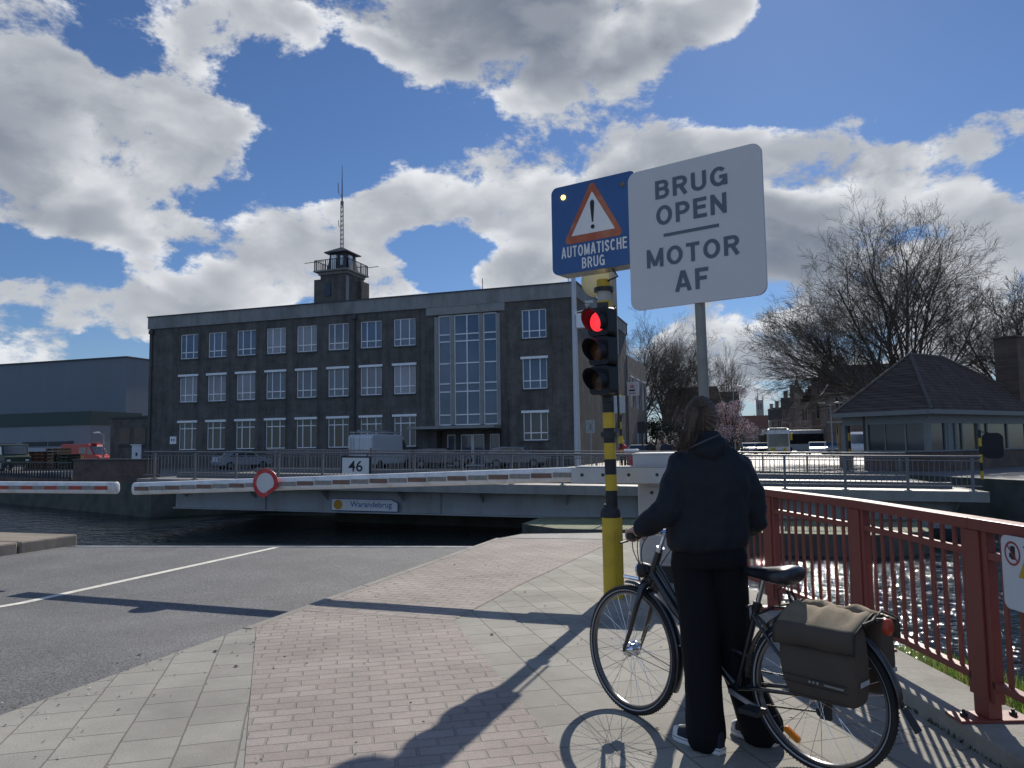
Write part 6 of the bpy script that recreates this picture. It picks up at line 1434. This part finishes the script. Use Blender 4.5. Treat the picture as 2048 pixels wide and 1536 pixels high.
vehicle('panel_van', 'tall pale grey panel van with a roof rack and rear ladder parked before the office', 'van', (p_.x, 49.6, 0), 84, 2.0, VANP, M_gv, [[(1.1, 1.35), (1.82, 1.3), (1.32, 2.05), (1.1, 2.1)]], [('windscreen', ((1.98, 1.25), (1.4, 2.15)), M_wd)], (-1.75, 1.75), .34, .1, None, grey_extra)
M_rv = mat('red van paint', (.42, .045, .03), .35, var=.05, coat=.3)
def red_extra(t):
    s_ = MB()
    for k in range(4): s_.prism([(-.35 + .28 * k, .78), (-.2 + .28 * k, .78), (-.3 + .28 * k, 1.12), (-.45 + .28 * k, 1.12)], Matrix(((1, 0, 0, 0), (0, 0, 1, -1.012), (0, 1, 0, 0), (0, 0, 0, 1))), .006)
    s_.build('yellow_stripes', M_yel, t)
    MB().bx(.9, 1.5, -.4, .4, 2.44, 2.56).build('roof_bar', M_rv, t, bevel=.02)
    lamps(2.66, .75, .85, M_hl, 'headlamp')(t)
vehicle('panel_van', 'bright red emergency van with yellow diagonal stripes behind the quay wall', 'van', (onY(174, 905, 68).x, 68, 0), 2, 2.0, VANP, M_rv, [[(-.15, 1.35), (.85, 1.35), (.85, 2.05), (-.15, 2.05)], [(1.05, 1.3), (1.8, 1.25), (1.3, 2.05), (1.05, 2.08)]], [('windscreen', ((1.98, 1.25), (1.4, 2.15)), M_wd)], (-1.75, 1.75), .34, .1, None, red_extra)
CARP = [(-2.1, .3), (2.05, .3), (2.15, .55), (2.1, .78), (1.1, .95), (.45, 1.42), (-.9, 1.46), (-1.6, 1.38), (-2.1, .98), (-2.18, .6)]
CS = [[(-.05, .95), (.85, .95), (.38, 1.36), (-.05, 1.38)], [(-1.35, .98), (-.15, .95), (-.15, 1.38), (-.85, 1.39)]]
CE = [('windscreen', ((1.06, .98), (.5, 1.39)), M_wd), ('rear_window', ((-2.02, 1.06), (-1.62, 1.36)), M_wd)]
def car(label, loc, rz, col, g=None):
    def ex_(t): lamps(2.1, .66, .66, M_hl, 'headlamp')(t); lamps(-2.13, .7, .8, M_rl, 'tail_lamp', (.03, .1, .1))(t)
    return vehicle('parked_car', label, 'car', loc, rz, 1.76, CARP, col, CS, CE, (-1.3, 1.3), .31, .09, g, ex_)
CP = lambda nm, c: mat(nm, c, .28, var=.03, coat=.8, spec=.6)
p_ = onY(480, 905, 50.5)
car('pale silver car parked under the office windows left of the grey van', (p_.x, 50.8, 0), 60, CP('silver paint', (.22, .24, .27)))
car('dark car parked under the office canopy', (onY(880, 905, 51).x, 51.3, 0), 10, CP('dark blue paint', (.03, .04, .07)))
car('small grey car parked right of the office entrance', (onY(1030, 905, 50).x, 50.6, 0), 4, CP('mid grey paint', (.12, .13, .14)))
SG = 'cars in the far street'
car('silver car with bright headlamps coming past the turning bus', (onY(1634, 890, 90).x, 90, 0), -92, CP('silver street paint', (.45, .46, .48)), SG)
car('grey car following at the right behind the silver car', (onY(1659, 888, 97).x, 97, 0), -92, CP('grey street paint', (.2, .21, .22)), SG)
car('white car queueing left of the bus beside the blossom', (onY(1497, 890, 104).x, 104, 0), -86, CP('white street paint', (.6, .6, .6)), SG)
car('pale car second in the queue left of the bus', (onY(1511, 890, 113).x, 113, 0), -86, CP('pale street paint', (.5, .5, .48)), SG)
car('dark car close to the left side of the bus', (onY(1526, 891, 101).x, 101, 0), -88, CP('black street paint', (.02, .02, .025)), SG)
car('light car parked behind the group of people', (onY(1280, 888, 62).x, 62, 0), -88, CP('cream paint', (.55, .5, .46)))
M_busw = mat('bus white', (.62, .63, .62), .35, var=.04, coat=.4); M_busy = mat('bus yellow', (.55, .38, .03), .4)
BUSP = [(-6, .32), (5.95, .32), (6.05, .6), (6.02, 2.5), (5.85, 2.95), (5.6, 3.05), (-5.9, 3.05), (-6, 2.9)]
def bus_extra(t):
    MB().bx(6.06, 6.075, -1.27, -.35, .5, .85).bx(6.06, 6.075, .5, 1.0, .42, .8).build('yellow_panel', M_busy, t)
    MB().bx(5.3, 6.0, -1.0, 1.0, 3.052, 3.16).build('roof_unit', M_busw, t, bevel=.03)
    lamps(6.06, 1.0, .68, M_hl, 'headlamp', (.03, .16, .09))(t)
    for k in (-1, 1): MB().bx(5.95, 6.15, k * 1.42 - .12, k * 1.42 + .12, 1.7, 2.5).build('mirror', M_busy if k > 0 else M_plast, t, bevel=.02)
BS = [[(-5.6, 1.2), (5.7, 1.2), (5.7, 2.55), (-5.6, 2.55)]]
bx_ = onY(1557, 880, 95).x
vehicle('city_bus', 'white city bus with yellow panels seen head-on in the far street', 'bus', (bx_ + .1, 101.2, 0), -91, 2.5, BUSP, M_busw, BS, [('windscreen', ((6.046, .95), (6.022, 2.44)), M_wd)], (-3.4, 3.2), .48, .12, None, bus_extra)
vehicle('city_bus', 'second city bus seen from the side turning behind the first', 'bus', (onY(1612, 880, 108).x + .4, 110, 0), 200, 2.5, BUSP, M_busw, BS, [('windscreen', ((6.046, .95), (6.022, 2.44)), M_wd)], (-3.4, 3.2), .48, .12, None, bus_extra)
vehicle('delivery_van', "white delivery van seen through the open corner of the keeper's house", 'van', (onY(1727, 890, 84).x, 86.6, 0), -95, 2.0, VANP, mat('white van paint', (.66, .66, .66), .35), [[(1.1, 1.35), (1.82, 1.3), (1.32, 2.05), (1.1, 2.1)]], [('windscreen', ((1.98, 1.25), (1.4, 2.15)), M_wd)], (-1.75, 1.75), .34, .1, None, lamps(2.68, .75, .85, M_hl, 'headlamp'))
M_trg = mat('truck green', (.03, .05, .035), .5, var=.2)
def trk_extra(t):
    MB().bx(-3.6, .2, -1.05, 1.05, .95, 1.1).bx(-3.6, -3.5, -1.05, 1.05, 1.1, 1.7).build('load_bed', M_dark, t)
    lamps(2.02, .7, .9, M_hl, 'headlamp')(t)
p_ = onY(18, 905, 49)
vehicle('farm_truck', 'old dark green truck with a pale cab roof behind the quay fence', 'truck', (p_.x - .6, 49.5, 0), -20, 2.0, [(.3, .5), (2.0, .5), (2.05, 1.2), (1.5, 1.35), (1.25, 2.25), (.4, 2.3), (.3, 2.0)], M_trg, [[(.5, 1.45), (1.3, 1.4), (1.15, 2.05), (.5, 2.1)]], [('windscreen', ((1.5, 1.42), (1.28, 2.15)), M_wd)], (-2.4, 1.3), .45, .06, None, trk_extra)
# stacked goods behind the fence
M_pal = mat('pallet wood', (.22, .15, .10), .85, var=.25, scale=3); M_rust = mat('rusty brown boards', (.15, .07, .05), .85, var=.3, scale=2)
for i, (px, n_, m, lab) in enumerate(((68, 6, M_rust, 'leftmost tall stack of rusty brown boards behind the quay fence'), (92, 6, M_rust, 'second stack of rusty brown boards beside the pale pallets'), (113, 7, M_pal, 'tall pale stack of wooden pallets behind the quay fence'), (131, 5, M_trg, 'low dark stack just left of the red van'))):
    c_ = onY(px, 905, 51.5); mb = MB(); rz_ = random.Random(i)
    for k in range(n_):
        z = .02 + k * .27; j = rz_.uniform(-.05, .05)
        mb.bx(c_.x - .75 + j, c_.x + .75 + j, 51, 52.4, z, z + .06).bx(c_.x - .75 + j, c_.x + .75 + j, 51, 52.4, z + .19, z + .25)
        for q in (-.68, 0, .6): mb.bx(c_.x + q + j, c_.x + q + .1 + j, 51.02, 52.38, z + .062, z + .188)
    tag(mb.build('pallet_stack', m), lab, 'stack', 'stacks behind the quay fence')
# quay parapet and iron fence on the far bank, left
q0, q1 = V((-35.9, 32.3, 0)), V((-27.6, 29.2, 0)); qd = (q1 - q0).normalized(); qn = V((qd.y, -qd.x, 0))
T = Matrix(((qd.x, -qn.x, 0, q0.x), (qd.y, -qn.y, 0, q0.y), (0, 0, 1, 0), (0, 0, 0, 1))); QL = (q1 - q0).length
zt = onP(200, 918, q0, qn).z
tag(MB().bx(0, QL, .02, .4, -.9, zt - .06, 0, T).bx(-.05, QL + .05, -.03, .45, zt - .06, zt, 1, T).build('parapet_wall', [M_qbrick, M_lead]), 'low brown brick parapet wall on the far quay between fence and bridge', 'wall')
ft = thing('iron_fence', 'black iron fence on a low brick plinth along the far left quay', 'fence', tuple(q0))
e_ = V((-70, 45.3, 0)); fd = (e_ - q0).normalized(); fn = V((-fd.y, fd.x, 0)); FLn = (e_ - q0).length
z0, z1 = .05, .95
part(MB().bar(q0 + V((0, 0, -.2)) + fd * .05, e_ + V((0, 0, -.2)), .35, .5), 'plinth', M_qbrick, ft)
part(MB().bar(q0 + V((0, 0, z1)) + fd * .05, e_ + V((0, 0, z1)), .06, .05).bar(q0 + V((0, 0, .12)) + fd * .05, e_ + V((0, 0, .12)), .05, .04).bar(q0 + V((0, 0, .55)) + fd * .05, e_ + V((0, 0, .55)), .05, .03), 'rail', M_dark, ft)
for i in range(46):
    p = q0 + fd * (.3 + .42 * i)
    part(MB().tube([p + V((0, 0, .05)), p + V((0, 0, .2)), p + V((0, 0, .45)), p + V((0, 0, 1.0))], [.12, .07, .035, .03], 6), 'bar', M_dark, ft)

# ---------------------------------------------------------------- street furniture on the far bank
M_lampw = mat('pale lamp post paint', (.50, .52, .54), .5, var=.06)
lp_ = onY(1155, 890, 44.2)
lt = thing('lighting_mast', 'tall pale tapering lighting mast with a white box in front of the office corner', 'mast', (lp_.x, 44.2, 0))
part(MB().tube([(lp_.x, 44.2, 0), (lp_.x - .02, 44.2, 6), (lp_.x - .04, 44.2, 14.5)], [.19, .16, .12], 14), 'post', M_lampw, lt, smooth=60)
bxp = onY(1161, 642, 44.2)
part(MB().bx(bxp.x - .22, bxp.x + .22, 44.0, 44.35, bxp.z - .42, bxp.z + .42), 'box', M_white, lt, bevel=.03)
part(MB().tube([(lp_.x, 44.2, bxp.z + .55), (lp_.x + .75, 44.1, bxp.z + .65), (lp_.x + .78, 44.1, bxp.z + .8)], .03, 6).ell((lp_.x + .78, 44.1, bxp.z + .92), .13, 12).bx(lp_.x + .7, lp_.x + 1.15, 43.9, 44.1, bxp.z + 1.0, bxp.z + 1.14), 'camera', M_lampw, lt, smooth=40)
def post_sign(name, label, cat, px0, py0, px1, py1, Y, m, pole=True, back=None):
    a, b = onY(px0, py0, Y), onY(px1, py1, Y); t = thing(name, label, cat, ((a.x + b.x) / 2, Y, 0))
    o = part(MB().prism(rrect(b.x - a.x, a.z - b.z, .05, 4), frame(((a.x + b.x) / 2, Y, (a.z + b.z) / 2), (1, 0, 0), (0, -1, 0)), .03), 'board', m, t)
    if pole: part(MB().tube([((a.x + b.x) / 2, Y + .06, 0), ((a.x + b.x) / 2, Y + .06, a.z)], .04, 8), 'post', M_post, t, smooth=40)
    return t, o, a, b
t, o, a, b = post_sign('road_sign', 'square grey back of a road sign left of the banded pole', 'road sign', 1172, 840, 1190, 866, 43.8, mat('sign back grey', (.34, .35, .34), .6))
part(MB().bar((a.x + .1, 43.765, b.z + .1), (b.x - .1, 43.765, a.z - .1), .04, .01).bar((a.x + .1, 43.765, a.z - .1), (b.x - .1, 43.765, b.z + .1), .04, .01), 'strut', M_dark, o)
a, b = onY(1250.5, 764, 75.9), onY(1278, 791, 75.9)
hs_ = thing('hanging_sign', 'small white hanging sign with a red flame emblem on the brick wing corner', 'sign', ((a.x + b.x) / 2, 75.9, 0)); mx_, mz_, w_, h_ = (a.x + b.x) / 2, (a.z + b.z) / 2, b.x - a.x, a.z - b.z
bo_ = part(MB().bx(a.x, b.x, 75.9, 76.05, b.z, a.z), 'board', mat('hanging sign white', (.75, .68, .68), .5), hs_)  # plain pinkish white board colour
F_ = frame((mx_, 75.895, mz_), (1, 0, 0), (0, -1, 0)); em = MB()
for s in (-1, 1): em.tube([F_ @ V((s * w_ * .06, h_ * .28, 0)), F_ @ V((s * w_ * .16, h_ * .16, 0)), F_ @ V((s * w_ * .08, h_ * .04, 0))], w_ * .022, 5)
em.prism([(-w_ * .04, h_ * .06), (w_ * .04, h_ * .06), (w_ * .05, h_ * .18), (0, h_ * .3), (-w_ * .05, h_ * .16)], F_, .01)
part(em, 'emblem', mat('emblem red', (.45, .05, .05), .5), bo_)
part(MB().bx(-w_ * .22, w_ * .22, -h_ * .17, -h_ * .06, 0, .012, 0, F_).bx(-w_ * .25, w_ * .25, -h_ * .34, -h_ * .30, 0, .012, 0, F_), 'lettering', M_blk, bo_)
def banded(name, label, cat, px, Y, z1, r, n, top=M_yel):
    c_ = onY(px, 900, Y); t = thing(name, label, cat, (c_.x, Y, 0)); mb = MB()
    for i in range(n): mb.tube([(c_.x, Y, z1 * i / n), (c_.x, Y, z1 * (i + 1) / n)], r, 10, i % 2)
    part(mb, 'pole', [M_yel, M_black], t, smooth=40); return t, c_
t, c_ = banded('signal_pole', 'small yellow and black banded pole just behind the main traffic light', 'signal pole', 1242.5, 44.5, 4.4, .07, 11)
part(MB().bx(c_.x - .3, c_.x + .32, 44.2, 44.42, 3.3, 4.3), 'switch_box', M_cab, t, bevel=.02)
part(MB().bx(c_.x - .12, c_.x + .14, 44.3, 44.5, 1.55, 1.95), 'box', M_yel, t)
t, c_ = banded('signal_pole', 'yellow and black pole with a dark signal at the right-hand end of the bridge', 'signal pole', 1961, 33.0, 1.85, .055, 6)
part(MB().prism(rrect(.68, .95, .2, 5), frame((c_.x + .42, 33.0, 1.25), (.9, -.3, 0), (-.3, -.9, 0)), .1), 'signal_board', M_head, t)
part(MB().tube([(c_.x, 33, 1.78), (c_.x + .25, 33.0, 1.74), (c_.x + .45, 33, 1.66)], .02, 6), 'arm', M_dark, t)
c_ = onY(1698, 880, 47.5)
t = thing('barrier', "raised yellow and black barrier boom beside the left corner of the keeper's house", 'barrier', (c_.x, 47.5, 0))
mb = MB()
for i in range(5): mb.tube([(c_.x, 47.5, .6 + .45 * i), (c_.x, 47.5, .6 + .45 * (i + 1))], .10, 8, 1 if i in (1, 3) else 0)
part(mb, 'boom', [M_yel, M_black], t, smooth=40)
part(MB().bx(c_.x - .5, c_.x + .1, 47.7, 48.2, 0, 2.4).bx(c_.x - .27, c_.x - .13, 47.45, 47.6, 2.0, 2.8), 'cabinet', mat('ochre panel', (.34, .20, .07), .6, var=.15), t)
c_ = onY(1265, 915, 44.0)
t = thing('barrier', 'red barrier cabinet with a white top on the far bank behind the grey barrier box', 'barrier', (c_.x, 44, 0))
part(MB().bx(c_.x - .3, c_.x + .3, 43.8, 44.3, 0, 1.0), 'cabinet', mat('cabinet red', (.42, .05, .04), .45), t, bevel=.02); part(MB().bx(c_.x - .45, c_.x + .32, 43.75, 44.35, 1.003, 1.22), 'top_box', M_white, t, bevel=.02)
c_ = onY(1284, 855, 56)
t = thing('traffic_light', 'dark back of a traffic light standing in front of the brick wing', 'traffic light', (c_.x, 56, 0))
part(MB().prism(rrect(.62, .85, .06, 4), frame((c_.x, 56, c_.z), (1, 0, 0), (0, -1, 0)), .15), 'signal_head', M_head, t); part(MB().tube([(c_.x, 56.05, 0), (c_.x, 56.05, c_.z)], .06, 8), 'pole', M_dark, t, smooth=40)
def lamp(label, px, Y, z, arms):
    c_ = onY(px, 880, Y); t = thing('street_lamp', label, 'street lamp', (c_.x, Y, 0), 0, 'street lamps')
    part(MB().tube([(c_.x, Y, 0), (c_.x, Y, z)], [.09, .05], 8), 'post', M_post, t, smooth=40)
    for s in arms:
        part(MB().tube([(c_.x, Y, z - .1), (c_.x + s * .5, Y, z + .1)], .03, 6), 'arm', M_post, t, smooth=40)
        part(MB().ell((c_.x + s * .75, Y, z + .12), (.4, .15, .08), 10), 'lamp_head', M_white, t, smooth=60)
lamp('double-headed street lamp in front of the brown hipped house', 1664, 82, onY(1664, 808, 82).z, (-1, 1))
lamp('single street lamp beside the slender bare tree', 1470, 92, onY(1470, 775, 92).z, (1,))
lamp('short street lamp beside the red emergency van', 207, 51.5, onY(205, 868, 51.5).z, (-1,))

# ---------------------------------------------------------------- people on the far side
M_fh = [mat('dark hair', (.05, .035, .025), .6), mat('fair hair', (.42, .32, .22), .6), mat('grey hair', (.35, .34, .33), .6)]
def far_person(label, px, Y, h, coat, hair, rz, longh=False):
    c_ = onY(px, 900, Y); k = h / 1.72; mb = MB()
    for s in (-1, 1):
        mb.loft([(V((s * .09, .02, 0)), V((.05, 0, 0)), V((0, .11, 0))), (V((s * .09, 0, .1)), V((.045, 0, 0)), V((0, .05, 0))), (V((s * .09, 0, .48)), V((.055, 0, 0)), V((0, .06, 0))), (V((s * .08, 0, .86)), V((.085, 0, 0)), V((0, .09, 0)))], 10)
        mb.tube([V((s * .2, 0, 1.38)), V((s * .25, .02, 1.12)), V((s * .2, .14, .92))], [.055, .048, .038], 10)
        mb.ell((s * .19, .17, .88), (.035, .045, .05), 10)
    mb.loft([(V((0, 0, .8)), V((.16, 0, 0)), V((0, .11, 0))), (V((0, 0, 1.1)), V((.16, 0, 0)), V((0, .11, 0))), (V((0, 0, 1.34)), V((.2, 0, 0)), V((0, .12, 0))), (V((0, 0, 1.43)), V((.12, 0, 0)), V((0, .09, 0))), (V((0, 0, 1.5)), V((.055, 0, 0)), V((0, .055, 0)))], 14)
    mb.ell((0, .01, 1.6), (.075, .095, .115), 14)
    mb.ell((0, .1, 1.59), (.012, .02, .02), 8)
    t = thing('person', label, 'person', (c_.x, Y, 0), rad(rz), 'people waiting on the far side')
    b_ = remeshed(mb, 'body', [M_skin], None, .022, 2); b_.parent = t; b_.scale = (k, k, k)
    cm_ = MB()
    cm_.loft([(V((0, 0, .72)), V((.19, 0, 0)), V((0, .14, 0))), (V((0, 0, 1.1)), V((.185, 0, 0)), V((0, .135, 0))), (V((0, 0, 1.34)), V((.215, 0, 0)), V((0, .135, 0))), (V((0, 0, 1.44)), V((.13, 0, 0)), V((0, .1, 0))), (V((0, 0, 1.48)), V((.075, 0, 0)), V((0, .075, 0)))], 14)
    for s in (-1, 1): cm_.tube([V((s * .19, 0, 1.39)), V((s * .255, .02, 1.12)), V((s * .205, .13, .93))], [.07, .062, .05], 10)
    j = remeshed(cm_, 'coat', [coat], None, .022, 2); j.parent = t; j.scale = (k, k, k)
    tr_ = MB()
    for s in (-1, 1): tr_.loft([(V((s * .09, 0, .05)), V((.06, 0, 0)), V((0, .065, 0))), (V((s * .09, 0, .48)), V((.065, 0, 0)), V((0, .07, 0))), (V((s * .08, 0, .86)), V((.093, 0, 0)), V((0, .1, 0)))], 10)
    q = tr_.build('trousers', M_trou, t, smooth=60); q.scale = (k, k, k)
    hm_ = MB().ell((0, -.015, 1.625), (.085, .1, .11), 14)
    if longh: hm_.loft([(V((0, -.05, 1.66)), V((.085, 0, 0)), V((0, .06, 0))), (V((0, -.06, 1.52)), V((.09, 0, 0)), V((0, .05, 0))), (V((0, -.07, 1.38)), V((.06, 0, 0)), V((0, .03, 0)))], 12)
    q = hm_.build('hair', hair, t, smooth=60); q.scale = (k, k, k)
M_c = [mat('red coat', (.36, .02, .035), .6), mat('black coat', (.015, .016, .02), .7), mat('navy coat', (.02, .025, .045), .7), mat('beige scarf coat', (.30, .25, .20), .7), mat('dark brown coat', (.05, .03, .025), .7)]
far_person('person in a bright red jacket just right of the banded traffic pole', 1246.5, 46.0, 1.74, M_c[0], M_fh[2], 170)
far_person('tall person in a black coat left in the group across the water', 1302, 46.6, 1.80, M_c[1], M_fh[2], 175)
far_person('fair-haired person in pale clothes half hidden in the middle of the group', 1317, 47.4, 1.66, M_c[3], M_fh[1], 185, True)
far_person('person with long fair hair and navy coat in the group', 1331, 46.4, 1.78, M_c[2], M_fh[1], 190, True)
far_person('rightmost person of the group with long fair hair and brown coat', 1345, 46.6, 1.68, M_c[4], M_fh[1], 170, True)
